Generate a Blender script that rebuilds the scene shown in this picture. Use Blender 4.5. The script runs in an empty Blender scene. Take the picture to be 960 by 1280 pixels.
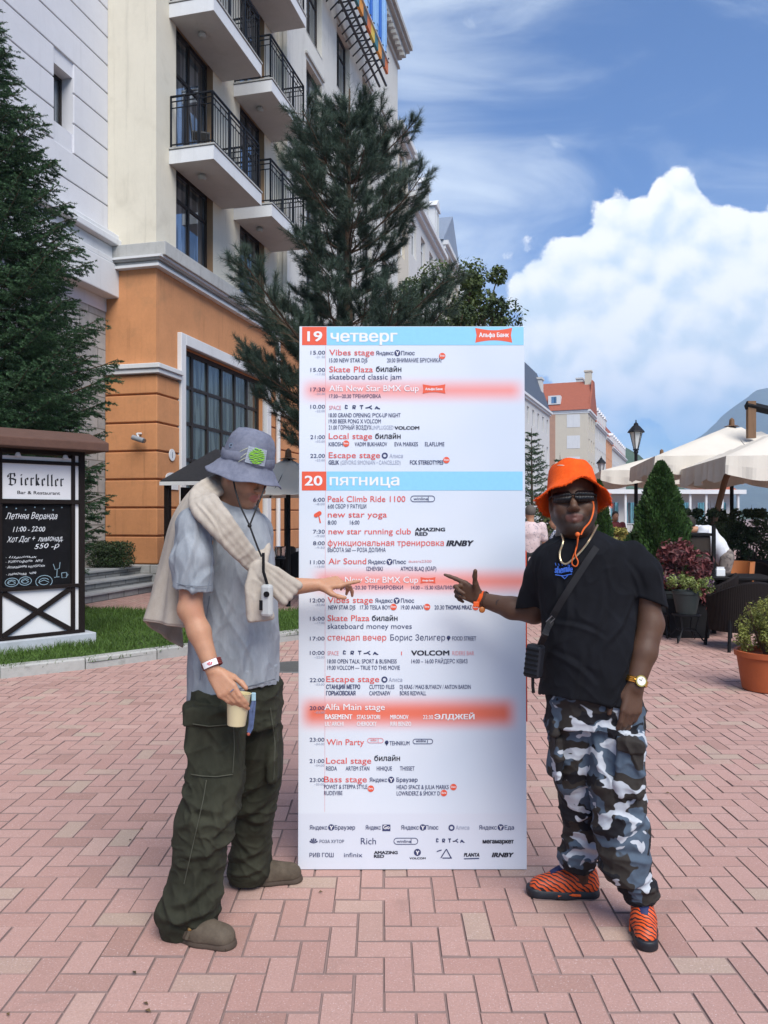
import bpy, math, random
import numpy as np
from mathutils import Vector, Matrix

# ------------------------------------------------------------------ camera, light, exposure
R = math.radians
sc = bpy.context.scene
FPX, EYE, HZ = 960.0, 1.55, 645.0          # focal length in photo pixels, eye height, horizon row

cam = bpy.data.cameras.new("camera")
cam.sensor_fit = 'VERTICAL'; cam.sensor_height = 36.0; cam.lens = 27.0
cam.shift_y = 5.0 / 1280.0
cam.clip_start = 0.05; cam.clip_end = 20000
cam_o = bpy.data.objects.new("camera", cam)
cam_o.location = (0, 0, EYE); cam_o.rotation_euler = (R(90), 0, 0)
sc.collection.objects.link(cam_o); sc.camera = cam_o

SUN_ELEV, SUN_AZ = 50.0, 158.0             # azimuth clockwise from +Y (the view direction)
EXPOSURE = 0.87
SKY_STRENGTH = 0.08
sun = bpy.data.lights.new("sun", 'SUN'); sun.energy = 2.65; sun.angle = R(42); sun.color = (1.0, 0.95, 0.88)
sun_o = bpy.data.objects.new("sun", sun); sc.collection.objects.link(sun_o)
_d = Vector((math.sin(R(SUN_AZ)) * math.cos(R(SUN_ELEV)), math.cos(R(SUN_AZ)) * math.cos(R(SUN_ELEV)), math.sin(R(SUN_ELEV))))
sun_o.rotation_euler = _d.to_track_quat('Z', 'Y').to_euler()
sun_o.location = (0, 0, 40)

vs = sc.view_settings
vs.view_transform = 'Standard'; vs.look = 'None'; vs.exposure = EXPOSURE; vs.gamma = 1.0; vs.use_curve_mapping = False
sc.cycles.use_denoising = True
sc.cycles.max_bounces = 6; sc.cycles.diffuse_bounces = 3; sc.cycles.glossy_bounces = 3
sc.cycles.transparent_max_bounces = 6; sc.cycles.volume_bounces = 1
sc.cycles.caustics_reflective = False; sc.cycles.caustics_refractive = False

class NT:
    """tiny helper for node graphs"""
    def __init__(s, tree): s.t = tree
    def n(s, typ, props=None, **ins):
        nd = s.t.nodes.new(typ)
        for k, v in (props or {}).items(): setattr(nd, k, v)
        for k, v in ins.items():
            key = int(k[1:]) if k[0] == 'i' and k[1:].isdigit() else k.replace('_', ' ')
            s.set(nd.inputs[key], v)
        return nd
    def set(s, sock, v):
        if isinstance(v, bpy.types.NodeSocket): s.t.links.new(v, sock)
        else: sock.default_value = v
    def m(s, op, a, b=None, c=None):
        nd = s.t.nodes.new('ShaderNodeMath'); nd.operation = op
        s.set(nd.inputs[0], a)
        if b is not None: s.set(nd.inputs[1], b)
        if c is not None: s.set(nd.inputs[2], c)
        return nd.outputs[0]
    def step(s, v, lo, hi):
        nd = s.n('ShaderNodeMapRange', {'interpolation_type': 'SMOOTHSTEP'}, Value=v)
        s.set(nd.inputs[1], lo); s.set(nd.inputs[2], hi)
        return nd.outputs[0]
    def noise(s, vec, scale, detail=4, rough=.5, dist=0.0, dim='3D'):
        nd = s.n('ShaderNodeTexNoise', {'noise_dimensions': dim}, Vector=vec, Scale=scale, Detail=detail, Roughness=rough, Distortion=dist)
        return nd.outputs[0]
    def mix(s, f, a, b, blend='MIX'):
        nd = s.t.nodes.new('ShaderNodeMix'); nd.data_type = 'RGBA'; nd.blend_type = blend
        s.set(nd.inputs[0], f)
        for sock, v in ((nd.inputs[6], a), (nd.inputs[7], b)):
            s.set(sock, v if isinstance(v, bpy.types.NodeSocket) else (tuple(v) + (1,))[:4])
        return nd.outputs[2]
    def xyz(s, x, y, z=0.0):
        return s.n('ShaderNodeCombineXYZ', None, i0=x, i1=y, i2=z).outputs[0]

def make_world():
    w = bpy.data.worlds.new("World"); sc.world = w; w.use_nodes = True
    t = w.node_tree; t.nodes.clear(); N = NT(t)
    sky = N.n('ShaderNodeTexSky', {'sky_type': 'NISHITA', 'sun_disc': False, 'sun_elevation': R(SUN_ELEV), 'sun_rotation': R(SUN_AZ),
                                   'altitude': 900.0, 'air_density': 1.15, 'dust_density': .6, 'ozone_density': 2.2})
    co = N.n('ShaderNodeTexCoord').outputs['Generated']
    sp = N.n('ShaderNodeSeparateXYZ', None, i0=co)
    x, y, z = sp.outputs
    yc = N.m('MAXIMUM', y, .08)
    u, v = N.m('DIVIDE', x, yc), N.m('DIVIDE', z, yc)
    front = N.step(y, .1, .35)
    uv = N.xyz(u, v, 0.0)
    px = lambda p: (p - 480) / FPX
    py = lambda p: (HZ - p) / FPX
    base = N.mix(1.0, sky.outputs[0], (.20, .56, .97), 'MULTIPLY')
    WHITE = 8.8
    # thin high cloud: streaks rising to the right
    rot = N.n('ShaderNodeMapping', None, Vector=uv, Rotation=(0, 0, R(-28)), Scale=(1.5, 4.2, 1))
    st = N.noise(rot.outputs[0], 1.9, 7, .58, .9)
    big = N.noise(uv, 2.3, 3, .5, .3)
    left = N.m('SUBTRACT', 1.0, N.step(u, -.05, .42))
    cir = N.m('ADD', N.m('MULTIPLY', st, .75), N.m('MULTIPLY', big, .35))
    cir = N.m('ADD', cir, N.m('MULTIPLY', left, .20))
    cir = N.m('MULTIPLY', N.step(cir, .49, .95), .85)
    low = N.m('SUBTRACT', 1.0, N.step(v, .02, .26))
    cir = N.m('MAXIMUM', cir, N.m('MULTIPLY', low, N.m('ADD', .16, N.m('MULTIPLY', N.step(N.noise(uv, 5.0, 5, .55, .4), .44, .66), .55))))
    # two small puffs
    wob = N.noise(uv, 11.0, 6, .6, .6)
    for (cx, cy, rx, ry) in ((608, 262, 40, 30), (694, 181, 22, 18), (590, 20, 26, 30)):
        dx = N.m('DIVIDE', N.m('SUBTRACT', u, px(cx)), rx / FPX); dy = N.m('DIVIDE', N.m('SUBTRACT', v, py(cy)), ry / FPX)
        q = N.m('SQRT', N.m('ADD', N.m('MULTIPLY', dx, dx), N.m('MULTIPLY', dy, dy)))
        q = N.m('ADD', N.m('SUBTRACT', 1.0, q), N.m('MULTIPLY', N.m('SUBTRACT', wob, .5), 4.2))
        cir = N.m('MAXIMUM', cir, N.m('MULTIPLY', N.step(q, .1, 1.6), .62))
    col = N.mix(N.m('MULTIPLY', cir, front), base, (WHITE * .80, WHITE * .88, WHITE * .95))
    # the towering cumulus: a union of round masses, roughened by billows
    def billow(vec):
        vor = lambda sc_, sm: N.n('ShaderNodeTexVoronoi', {'feature': 'SMOOTH_F1', 'voronoi_dimensions': '2D'}, Vector=vec, Scale=sc_, Smoothness=sm).outputs[0]
        a = N.m('ADD', N.m('MULTIPLY', N.m('SUBTRACT', .6, vor(8.5, .35)), .75), N.m('MULTIPLY', N.m('SUBTRACT', .6, vor(21.0, .22)), .62))
        return N.m('ADD', N.m('ADD', a, .12), N.m('MULTIPLY', N.noise(vec, 30.0, 8, .7), .62))
    warp = N.n('ShaderNodeTexNoise', None, Vector=uv, Scale=9.0, Detail=4.0)
    wv = N.n('ShaderNodeVectorMath', {'operation': 'MULTIPLY_ADD'})
    N.set(wv.inputs[0], warp.outputs[1]); N.set(wv.inputs[1], (.03, .03, 0)); N.set(wv.inputs[2], uv)
    b0 = billow(wv.outputs[0])
    off = N.n('ShaderNodeVectorMath', {'operation': 'ADD'}, i0=wv.outputs[0], i1=(-.012, .020, 0)).outputs[0]
    b1 = billow(off)
    S = None
    for (cx, cy, r) in ((690, 395, 42), (735, 360, 72), (795, 318, 66), (846, 262, 34), (835, 330, 70), (880, 345, 92), (930, 345, 86), (985, 330, 80),
                        (705, 455, 60), (790, 430, 110), (900, 450, 130), (1010, 430, 160), (1080, 360, 130), (770, 395, 95), (850, 400, 120), (720, 410, 70)):
        dx = N.m('SUBTRACT', u, px(cx)); dy = N.m('SUBTRACT', v, py(cy - 6))
        d = N.m('SUBTRACT', r / FPX, N.m('SQRT', N.m('ADD', N.m('MULTIPLY', dx, dx), N.m('MULTIPLY', dy, dy))))
        S = d if S is None else N.m('SMOOTH_MAX', S, d, .012)
    edge = N.m('ADD', S, N.m('MULTIPLY', N.m('SUBTRACT', b0, .56), .066))
    mask = N.m('MULTIPLY', N.step(edge, -.001, .010), N.step(v, .06, .23))
    relief = N.m('MULTIPLY', N.m('SUBTRACT', b0, b1), 1.25)
    deep = N.noise(uv, 6.5, 5, .55, .5)
    sh = N.m('ADD', N.m('ADD', .62, relief), N.m('MULTIPLY', N.m('SUBTRACT', deep, .5), 1.1))
    sh = N.m('ADD', sh, N.m('MULTIPLY', N.m('SUBTRACT', .07, S), .8))
    ccol = N.mix(N.step(sh, .0, 1.0), (WHITE * .66, WHITE * .78, WHITE * .86), (WHITE * 1.12, WHITE * 1.1, WHITE * 1.06))
    col = N.mix(N.m('MULTIPLY', mask, front), col, ccol)
    # broken cloud over the rest of the sky, which the photo does not show
    o = N.step(N.noise(co, 2.6, 6, .6, .4), .47, .64)
    o = N.m('MULTIPLY', N.m('MULTIPLY', o, N.m('SUBTRACT', 1.0, front)), N.step(z, 0, .15))
    col = N.mix(N.m('MULTIPLY', o, .85), col, (WHITE * .75, WHITE * .8, WHITE * .84))
    bg = N.n('ShaderNodeBackground', None, Color=col, Strength=SKY_STRENGTH)
    out = N.n('ShaderNodeOutputWorld', None, Surface=bg.outputs[0])
make_world()
sc.world.cycles.sampling_method = 'MANUAL'; sc.world.cycles.sample_map_resolution = 512

# ------------------------------------------------------------------ helpers
def P(px, py, Y): return Vector(((px - 480) * Y / FPX, Y, EYE + (HZ - py) * Y / FPX))
def G(px, py):
    Y = EYE * FPX / (py - HZ); return Vector(((px - 480) * Y / FPX, Y, 0.0))
def link(o): sc.collection.objects.link(o); return o

def tag(o, label=None, cat=None, group=None, kind=None):
    if label: o['label'] = label
    if cat: o['category'] = cat
    if group: o['group'] = group
    if kind: o['kind'] = kind
    return o
def thing(name, label, cat, loc=(0, 0, 0), rz=0.0, group=None):
    o = bpy.data.objects.new(name, None); link(o); o.empty_display_size = .2
    o.location = loc; o.rotation_euler = (0, 0, rz)
    return tag(o, label, cat, group)
def copy_tree(o, parent=None):
    c = o.copy(); link(c)
    if parent is not None: c.parent = parent
    for ch in [x for x in sc.objects if x.parent == o]: copy_tree(ch, c)
    return c

def mesh_np(name, V, F, smooth=False):
    V = np.asarray(V, np.float32); F = np.asarray(F, np.int32)
    me = bpy.data.meshes.new(name)
    me.vertices.add(len(V)); me.vertices.foreach_set('co', V.ravel())
    k = F.shape[1]
    me.loops.add(F.size); me.loops.foreach_set('vertex_index', F.ravel())
    me.polygons.add(len(F)); me.polygons.foreach_set('loop_start', np.arange(0, F.size, k, dtype=np.int32))
    me.polygons.foreach_set('use_smooth', np.full(len(F), bool(smooth)))
    me.update(calc_edges=True); me.validate()
    return me
def obj(name, me, m=None, parent=None):
    o = bpy.data.objects.new(name, me); link(o)
    if m is not None:
        for q in (m if isinstance(m, (list, tuple)) else [m]): me.materials.append(q)
    if parent is not None: o.parent = parent
    return o

class MB:
    def __init__(s): s.v = []; s.f = []; s.mi = []
    def add(s, vs, fs, mi=0):
        b = len(s.v); s.v += [tuple(q) for q in vs]; s.f += [tuple(b + i for i in q) for q in fs]; s.mi += [mi] * len(fs); return s
    def box(s, x0, x1, y0, y1, z0, z1, mi=0, M=None):
        vs = [(x, y, z) for x in (x0, x1) for y in (y0, y1) for z in (z0, z1)]
        if M is not None: vs = [M @ Vector(q) for q in vs]
        return s.add(vs, [(0, 1, 3, 2), (4, 6, 7, 5), (0, 4, 5, 1), (2, 3, 7, 6), (0, 2, 6, 4), (1, 5, 7, 3)], mi)
    def quad(s, a, b, c, d, mi=0): return s.add([a, b, c, d], [(0, 1, 2, 3)], mi)
    def tube(s, pts, rad, n=8, mi=0, cap=True, flat=None):
        pts = [Vector(p) for p in pts]; m = len(pts)
        rad = [rad] * m if not isinstance(rad, (list, tuple)) else rad
        ref = None; vs = []
        for i, p in enumerate(pts):
            t = (pts[min(i + 1, m - 1)] - pts[max(i - 1, 0)]).normalized()
            if ref is None: ref = Vector((0, 0, 1)) if abs(t.z) < .9 else Vector((1, 0, 0))
            a = (ref - t * ref.dot(t)).normalized(); b = t.cross(a); ref = a
            fl = flat or 1.0
            for k in range(n):
                w = 2 * math.pi * k / n
                vs.append(p + (a * math.cos(w) + b * math.sin(w) * fl) * rad[i])
        fs = [(i * n + k, i * n + (k + 1) % n, (i + 1) * n + (k + 1) % n, (i + 1) * n + k) for i in range(m - 1) for k in range(n)]
        if cap: fs += [tuple(reversed(range(n))), tuple(range((m - 1) * n, m * n))]
        return s.add(vs, fs, mi)
    def bar(s, a, b, r, n=6, mi=0): return s.tube([a, b], r, n, mi)
    def lathe(s, prof, n=24, mi=0, c=(0, 0, 0), M=None):
        vs = []
        for (r, z) in prof:
            for k in range(n):
                w = 2 * math.pi * k / n
                q = Vector((c[0] + r * math.cos(w), c[1] + r * math.sin(w), c[2] + z))
                vs.append(M @ q if M is not None else q)
        m = len(prof)
        fs = [(i * n + k, i * n + (k + 1) % n, (i + 1) * n + (k + 1) % n, (i + 1) * n + k) for i in range(m - 1) for k in range(n)]
        return s.add(vs, fs, mi)
    def prism(s, poly, y0, y1, mi=0, axis='y'):
        """extrude a polygon given in (x, z) from y0 to y1"""
        n = len(poly)
        f = (lambda p, y: (p[0], y, p[1])) if axis == 'y' else (lambda p, y: (p[0], p[1], y))
        vs = [f(p, y0) for p in poly] + [f(p, y1) for p in poly]
        fs = [tuple(range(n)), tuple(reversed(range(n, 2 * n)))] + [(i, n + i, n + (i + 1) % n, (i + 1) % n) for i in range(n)]
        return s.add(vs, fs, mi)
    def sphere(s, c, r, n=10, m=7, mi=0):
        r = (r, r, r) if not isinstance(r, (tuple, list)) else r
        vs = [(c[0] + r[0] * math.sin(math.pi * i / m) * math.cos(2 * math.pi * k / n), c[1] + r[1] * math.sin(math.pi * i / m) * math.sin(2 * math.pi * k / n), c[2] + r[2] * math.cos(math.pi * i / m)) for i in range(m + 1) for k in range(n)]
        return s.add(vs, [(i * n + k, (i + 1) * n + k, (i + 1) * n + (k + 1) % n, i * n + (k + 1) % n) for i in range(m) for k in range(n)], mi)
    def mesh(s, name, smooth=False):
        me = bpy.data.meshes.new(name); me.from_pydata(s.v, [], s.f); me.validate()
        if len(me.polygons) == len(s.mi): me.polygons.foreach_set('material_index', np.array(s.mi, np.int32))
        if smooth: me.polygons.foreach_set('use_smooth', np.ones(len(me.polygons), bool))
        me.update(); return me
    def build(s, name, m, parent=None, smooth=False, bevel=0.0, off=None, recalc=True):
        if off is not None: s.v = [(a - off[0], b - off[1], c - off[2]) for a, b, c in s.v]
        me = s.mesh(name, smooth)
        if recalc:
            import bmesh
            bm = bmesh.new(); bm.from_mesh(me); bmesh.ops.recalc_face_normals(bm, faces=bm.faces); bm.to_mesh(me); bm.free()
        o = obj(name, me, m, parent)
        if smooth and hasattr(me, 'set_sharp_from_angle'): me.set_sharp_from_angle(angle=R(40))
        if bevel:
            b = o.modifiers.new('bevel', 'BEVEL'); b.width = bevel; b.segments = 2; b.limit_method = 'ANGLE'
        return o

# ------------------------------------------------------------------ materials
_mc = {}
def mat(name, col, rough=.65, metal=0.0, var=.12, scale=6.0, bump=0.0, bscale=80.0, island=0.0, streak=0.0, grime=None, spec=.4, stretch=None, sheen=0.0, trans=0.0):
    """principled material with uneven tone, optional per-piece variation, run-off streaks, dirt patches and grain"""
    if name in _mc: return _mc[name]
    m = bpy.data.materials.new(name); m.use_nodes = True; t = m.node_tree; t.nodes.clear(); N = NT(t)
    co = N.n('ShaderNodeTexCoord').outputs['Object']
    vec = N.n('ShaderNodeMapping', None, Vector=co, Scale=stretch).outputs[0] if stretch else co
    f = N.m('MULTIPLY', N.m('SUBTRACT', N.noise(vec, scale, 5, .6, .2), .5), 2.4 * var)
    f = N.m('ADD', f, N.m('MULTIPLY', N.m('SUBTRACT', N.noise(vec, scale * 9, 3, .6), .5), 1.2 * var))
    if island:
        g = N.n('ShaderNodeNewGeometry').outputs['Random Per Island']
        f = N.m('ADD', f, N.m('MULTIPLY', N.m('SUBTRACT', g, .5), 2 * island))
    if streak:
        sv = N.n('ShaderNodeMapping', None, Vector=co, Scale=(3.0, 3.0, .18)).outputs[0]
        f = N.m('SUBTRACT', f, N.m('MULTIPLY', N.step(N.noise(sv, 2.2, 6, .65), .52, .8), streak))
    k = N.m('MAXIMUM', N.m('ADD', 1.0, f), .15)
    c = N.mix(1.0, tuple(col), N.xyz(k, k, k), 'MULTIPLY')
    if grime:
        gc, gs, amt = grime
        c = N.mix(N.m('MULTIPLY', N.step(N.noise(co, gs, 6, .65, .4), .52, .74), amt), c, gc)
    b = N.n('ShaderNodeBsdfPrincipled', None, Base_Color=c, Roughness=rough, Metallic=metal)
    b.inputs['Specular IOR Level'].default_value = spec
    if sheen: b.inputs['Sheen Weight'].default_value = sheen
    sh = b.outputs[0]
    if trans:
        tr = N.n('ShaderNodeBsdfTranslucent', None, Color=c)
        mx = N.n('ShaderNodeMixShader', None, i0=trans, i1=sh, i2=tr.outputs[0]); sh = mx.outputs[0]
    if bump:
        h = N.m('ADD', N.noise(co, bscale, 4, .6), N.m('MULTIPLY', N.noise(co, bscale * .22, 3, .5), .7))
        bp = N.n('ShaderNodeBump', None, Strength=.6, Distance=bump, Height=h); t.links.new(bp.outputs[0], b.inputs['Normal'])
    N.n('ShaderNodeOutputMaterial', None, Surface=sh)
    _mc[name] = m; return m

# numpy noise
def vnoise(p, scale, seed=0):
    q = np.asarray(p, np.float32) * scale + 100.0
    i = np.floor(q).astype(np.int64); f = q - i; f = f * f * (3 - 2 * f)
    def h(a, b, c):
        n = (a * 374761393 + b * 668265263 + c * 1274126177 + seed * 974634777) & 0xffffffff
        n = ((n ^ (n >> 13)) * 1274126177) & 0xffffffff
        return ((n ^ (n >> 16)) & 0xffff) / 65535.0
    r = 0
    for dx in (0, 1):
        for dy in (0, 1):
            for dz in (0, 1):
                w = (f[:, 0] if dx else 1 - f[:, 0]) * (f[:, 1] if dy else 1 - f[:, 1]) * (f[:, 2] if dz else 1 - f[:, 2])
                r = r + w * h(i[:, 0] + dx, i[:, 1] + dy, i[:, 2] + dz)
    return r * 2 - 1
# ------------------------------------------------------------------ ground
M_grout = mat('grout', (.25, .175, .16), .95, var=.25, scale=1.5, bump=.004, bscale=120)
g = MB(); g.quad((-800, -20, -.0055), (4000, -20, -.0055), (4000, 3500, -.0055), (-800, 3500, -.0055))
tag(g.build('ground', M_grout, recalc=False), kind='structure')

def paving():
    """herringbone clay pavers, each with a bevelled top, laid 10 x 20 cm"""
    w = .1; rng = np.random.default_rng(3)
    H_, V_ = [], []
    for a in range(-260, 420):
        for b in range(-160, 300):
            ox, oy = a + 2 * b, a - 2 * b
            if -8 < oy * w < 34 and abs(ox * w - .5) < 3.2 + .62 * max(oy * w, 0):
                H_.append((ox, oy, 2, 1)); V_.append((ox, oy + 1, 1, 2))
    A = np.array(H_ + V_, np.float32) * w
    n = len(A); j = .0013; bz = .004
    x0, y0, x1, y1 = A[:, 0] + j, A[:, 1] + j * 1.2, A[:, 0] + A[:, 2] - j, A[:, 1] + A[:, 3] - j * 1.2
    near = (y0 < 9)[:, None]
    zt = rng.normal(0, .0011, (n, 1)) + rng.normal(0, .0004, (n, 4)); zt = np.where(near, zt, zt * .4)
    jit = rng.normal(0, .0011, (n, 4))
    x0 += jit[:, 0]; x1 += jit[:, 1]; y0 += jit[:, 2]; y1 += jit[:, 3]
    bev = .0032
    top = np.stack([np.stack([x0 + bev, y0 + bev, zt[:, 0]], 1), np.stack([x1 - bev, y0 + bev, zt[:, 1]], 1),
                    np.stack([x1 - bev, y1 - bev, zt[:, 2]], 1), np.stack([x0 + bev, y1 - bev, zt[:, 3]], 1)], 1)
    z = np.full(n, -bz - .004, np.float32)
    bot = np.stack([np.stack([x0, y0, z], 1), np.stack([x1, y0, z], 1), np.stack([x1, y1, z], 1), np.stack([x0, y1, z], 1)], 1)
    V = np.concatenate([top, bot], 1).reshape(-1, 3)
    base = (np.arange(n) * 8)[:, None, None]
    F = np.array([[0, 1, 2, 3], [4, 5, 1, 0], [5, 6, 2, 1], [6, 7, 3, 2], [7, 4, 0, 3]])[None] + base
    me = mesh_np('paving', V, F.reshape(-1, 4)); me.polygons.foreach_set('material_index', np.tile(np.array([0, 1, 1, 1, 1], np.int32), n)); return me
def paver_mat():
    m = bpy.data.materials.new('pavers'); m.use_nodes = True; t = m.node_tree; t.nodes.clear(); N = NT(t)
    co = N.n('ShaderNodeTexCoord').outputs['Object']
    g = N.n('ShaderNodeNewGeometry').outputs['Random Per Island']
    r = N.n('ShaderNodeValToRGB', None, Fac=g); e = r.color_ramp.elements
    e[0].position = 0; e[0].color = (0.356, 0.211, 0.177, 1); e[1].position = 1; e[1].color = (0.495, 0.319, 0.273, 1)
    for p, c in ((.12, (0.455, 0.277, 0.238)), (.35, (0.421, 0.250, 0.214)), (.6, (0.470, 0.294, 0.253)), (.86, (0.446, 0.270, 0.234)), (.94, (0.416, 0.314, 0.250))):
        q = e.new(p); q.color = c + (1,)
    c = r.outputs[0]
    n1 = N.noise(co, 130, 3, .7); n2 = N.noise(co, 1.1, 5, .6); n3 = N.noise(co, 16, 4, .6)
    k = N.m('ADD', .46, N.m('ADD', N.m('MULTIPLY', n1, .56), N.m('ADD', N.m('MULTIPLY', n2, .24), N.m('MULTIPLY', n3, .10))))
    c = N.mix(1.0, c, N.xyz(k, k, k), 'MULTIPLY')
    c = N.mix(N.m('MULTIPLY', N.step(N.noise(co, 170, 2, .5), .62, .70), .6), c, (.62, .5, .48))       # pale aggregate flecks
    c = N.mix(N.m('MULTIPLY', N.step(N.noise(co, 2.6, 6, .7, .5), .57, .72), .35), c, (.21, .15, .13))       # worn, dirty patches
    sp = N.n('ShaderNodeTexVoronoi', None, Vector=co, Scale=1.9).outputs[0]
    c = N.mix(N.m('MULTIPLY', N.step(N.m('ADD', sp, N.m('MULTIPLY', N.noise(co, 40, 3), .03)), .034, .022), .6), c, (.06, .05, .05))    # trodden gum spots
    b = N.n('ShaderNodeBsdfPrincipled', None, Base_Color=c, Roughness=.78); b.inputs['Specular IOR Level'].default_value = .3
    h = N.m('ADD', N.noise(co, 210, 4, .65), N.m('MULTIPLY', N.noise(co, 45, 3), .8))
    bp = N.n('ShaderNodeBump', None, Strength=.55, Distance=.0022, Height=h); t.links.new(bp.outputs[0], b.inputs['Normal'])
    N.n('ShaderNodeOutputMaterial', None, Surface=b.outputs[0]); return m
M_paver = paver_mat()
M_joint = mat('joint_dirt_shade', (.235, .165, .15), .95, var=.3, scale=2.0)  # paver sides: shade of the joints painted in together with mortar dirt
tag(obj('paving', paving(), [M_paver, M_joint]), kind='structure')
M_pfar = mat('far_paving', (.36, .215, .2), .85, var=.2, scale=.8)
g = MB(); g.quad((-60, 33.9, -.007), (120, 33.9, -.007), (160, 260, -.007), (-60, 260, -.007))
tag(g.build('promenade', M_pfar, recalc=False), kind='structure')

# lawn with kerb
KERB = [(-6.2, 5.5), (-4.9, 6.42), (-3.66, 7.30), (-2.95, 7.79), (-2.28, 8.45), (-1.65, 9.05), (-1.05, 9.62), (-.45, 10.25), (.1, 11.0), (.42, 11.8), (.5, 12.6), (.1, 13.2)]
BACK = [(.1, 13.2), (-.6, 12.6), (-1.5, 11.75), (-2.6, 11.75), (-3.6, 11.8), (-4.7, 12.3), (-6.0, 12.6), (-8.0, 12.2), (-9, 9), (-8, 6), (-6.2, 5.5)]
M_kerb = mat('kerb_stone', (.33, .33, .31), .9, var=.2, scale=3, bump=.003, bscale=90, grime=((.12, .12, .1), 3.0, .6), island=.09)
kb = MB()
pts = [Vector((x, y, 0)) for x, y in KERB]
def resample(pts, step):
    out = [pts[0]]; acc = 0
    for a, b in zip(pts, pts[1:]):
        L = (b - a).length; d = step - acc
        while d <= L: out.append(a + (b - a) * (d / L)); d += step
        acc = (L - (d - step))
    return out
st = resample(pts, .78)
for a, b in zip(st, st[1:]):
    t = (b - a).normalized(); nrm = Vector((-t.y, t.x, 0)); a2, b2 = a + t * .006, b - t * .006
    q = []
    for s, z in ((0, -.05), (0, .10), (.012, .115), (.13, .115), (.14, .1), (.14, -.05)): q.append((s, z))
    vs = [p + nrm * s + Vector((0, 0, z)) for p in (a2, b2) for s, z in q]
    kb.add(vs, [(i, (i + 1) % 6, 6 + (i + 1) % 6, 6 + i) for i in range(6)] + [tuple(range(6)), tuple(range(11, 5, -1))])
tag(kb.build('kerb', M_kerb), kind='structure')
M_soil = mat('lawn_soil', (.055, .085, .025), .95, var=.4, scale=3, bump=.01, bscale=30)
ring = [(x, y) for x, y in KERB[:-1]] + BACK[:-1]
lw = MB(); lw.add([(x, y, .07) for x, y in ring], [tuple(range(len(ring)))])
tag(lw.build('lawn_base', M_soil, recalc=False), kind='structure')

def inside(poly, X, Y):
    c = np.zeros(len(X), bool); n = len(poly)
    for i in range(n):
        x0, y0 = poly[i]; x1, y1 = poly[i - 1]
        k = ((y0 > Y) != (y1 > Y)); c ^= k & (X < (x1 - x0) * (Y - y0) / ((y1 - y0) or 1e-9) + x0)
    return c
rng = np.random.default_rng(7)
M_grass = mat('grass_blades', (.072, .135, .022), .7, var=.35, scale=.9, island=.4, trans=.25)
def blades(n, hgt=(.035, .085), wid=.004):
    X = rng.uniform(-6.2, .6, n * 3); Y = rng.uniform(5.5, 13.3, n * 3)
    k = inside(ring, X, Y) & (X > -.62 * Y - .3); X, Y = X[k][:n], Y[k][:n]; n = len(X)
    a = rng.uniform(0, 2 * np.pi, n); h = rng.uniform(*hgt, n) * (1 + .5 * vnoise(np.stack([X, Y, X * 0], 1), 2.2)); w = wid * rng.uniform(.7, 1.5, n)
    lean = rng.normal(0, .035, (n, 2)); b = np.stack([X, Y, np.full(n, .068)], 1)
    dx = np.stack([np.cos(a) * w, np.sin(a) * w, 0 * a], 1)
    tip = b + np.stack([lean[:, 0], lean[:, 1], h], 1); mid = b + np.stack([lean[:, 0] * .35, lean[:, 1] * .35, h * .6], 1)
    V = np.stack([b - dx, b + dx, mid + dx * .7, tip, mid - dx * .7], 1).reshape(-1, 3)
    i = (np.arange(n) * 5)[:, None]
    F = np.concatenate([i + [[0, 1, 2, 4]], i + [[4, 2, 3, 3]]], 0)
    F2 = np.concatenate([i + [[0, 1, 2]], i + [[0, 2, 4]], i + [[4, 2, 3]]], 0)
    return mesh_np('grass', V, F2)
tag(obj('grass', blades(60000), M_grass), kind='stuff')

# ------------------------------------------------------------------ building kit
ZA = math.atan2(.9701, .2425)
K = 1.08
BASE = Vector((-4.45 * K, 15 * K, 0))
def T(t): return t * K
def Zk(z): return EYE + (z - EYE) * K

def wall_grid(mb, x0, x1, z0, z1, ops, y=0.0, depth=.2, mi=0, rmi=None):
    """a wall face at y with rectangular openings and their reveals"""
    rmi = mi if rmi is None else rmi
    xs = sorted({x0, x1} | {min(max(v, x0), x1) for o in ops for v in o[:2]}); zs = sorted({z0, z1} | {min(max(v, z0), z1) for o in ops for v in o[2:4]})
    for xa, xb in zip(xs, xs[1:]):
        for za, zb in zip(zs, zs[1:]):
            cx, cz = (xa + xb) / 2, (za + zb) / 2
            if any(o[0] < cx < o[1] and o[2] < cz < o[3] for o in ops): continue
            mb.quad((xa, y, za), (xb, y, za), (xb, y, zb), (xa, y, zb), mi)
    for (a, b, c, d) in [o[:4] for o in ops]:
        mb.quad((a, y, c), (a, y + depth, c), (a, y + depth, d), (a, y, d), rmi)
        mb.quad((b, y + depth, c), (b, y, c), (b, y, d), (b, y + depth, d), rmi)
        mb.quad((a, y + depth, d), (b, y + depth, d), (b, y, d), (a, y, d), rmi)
        mb.quad((a, y, c), (b, y, c), (b, y + depth, c), (a, y + depth, c), rmi)

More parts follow.
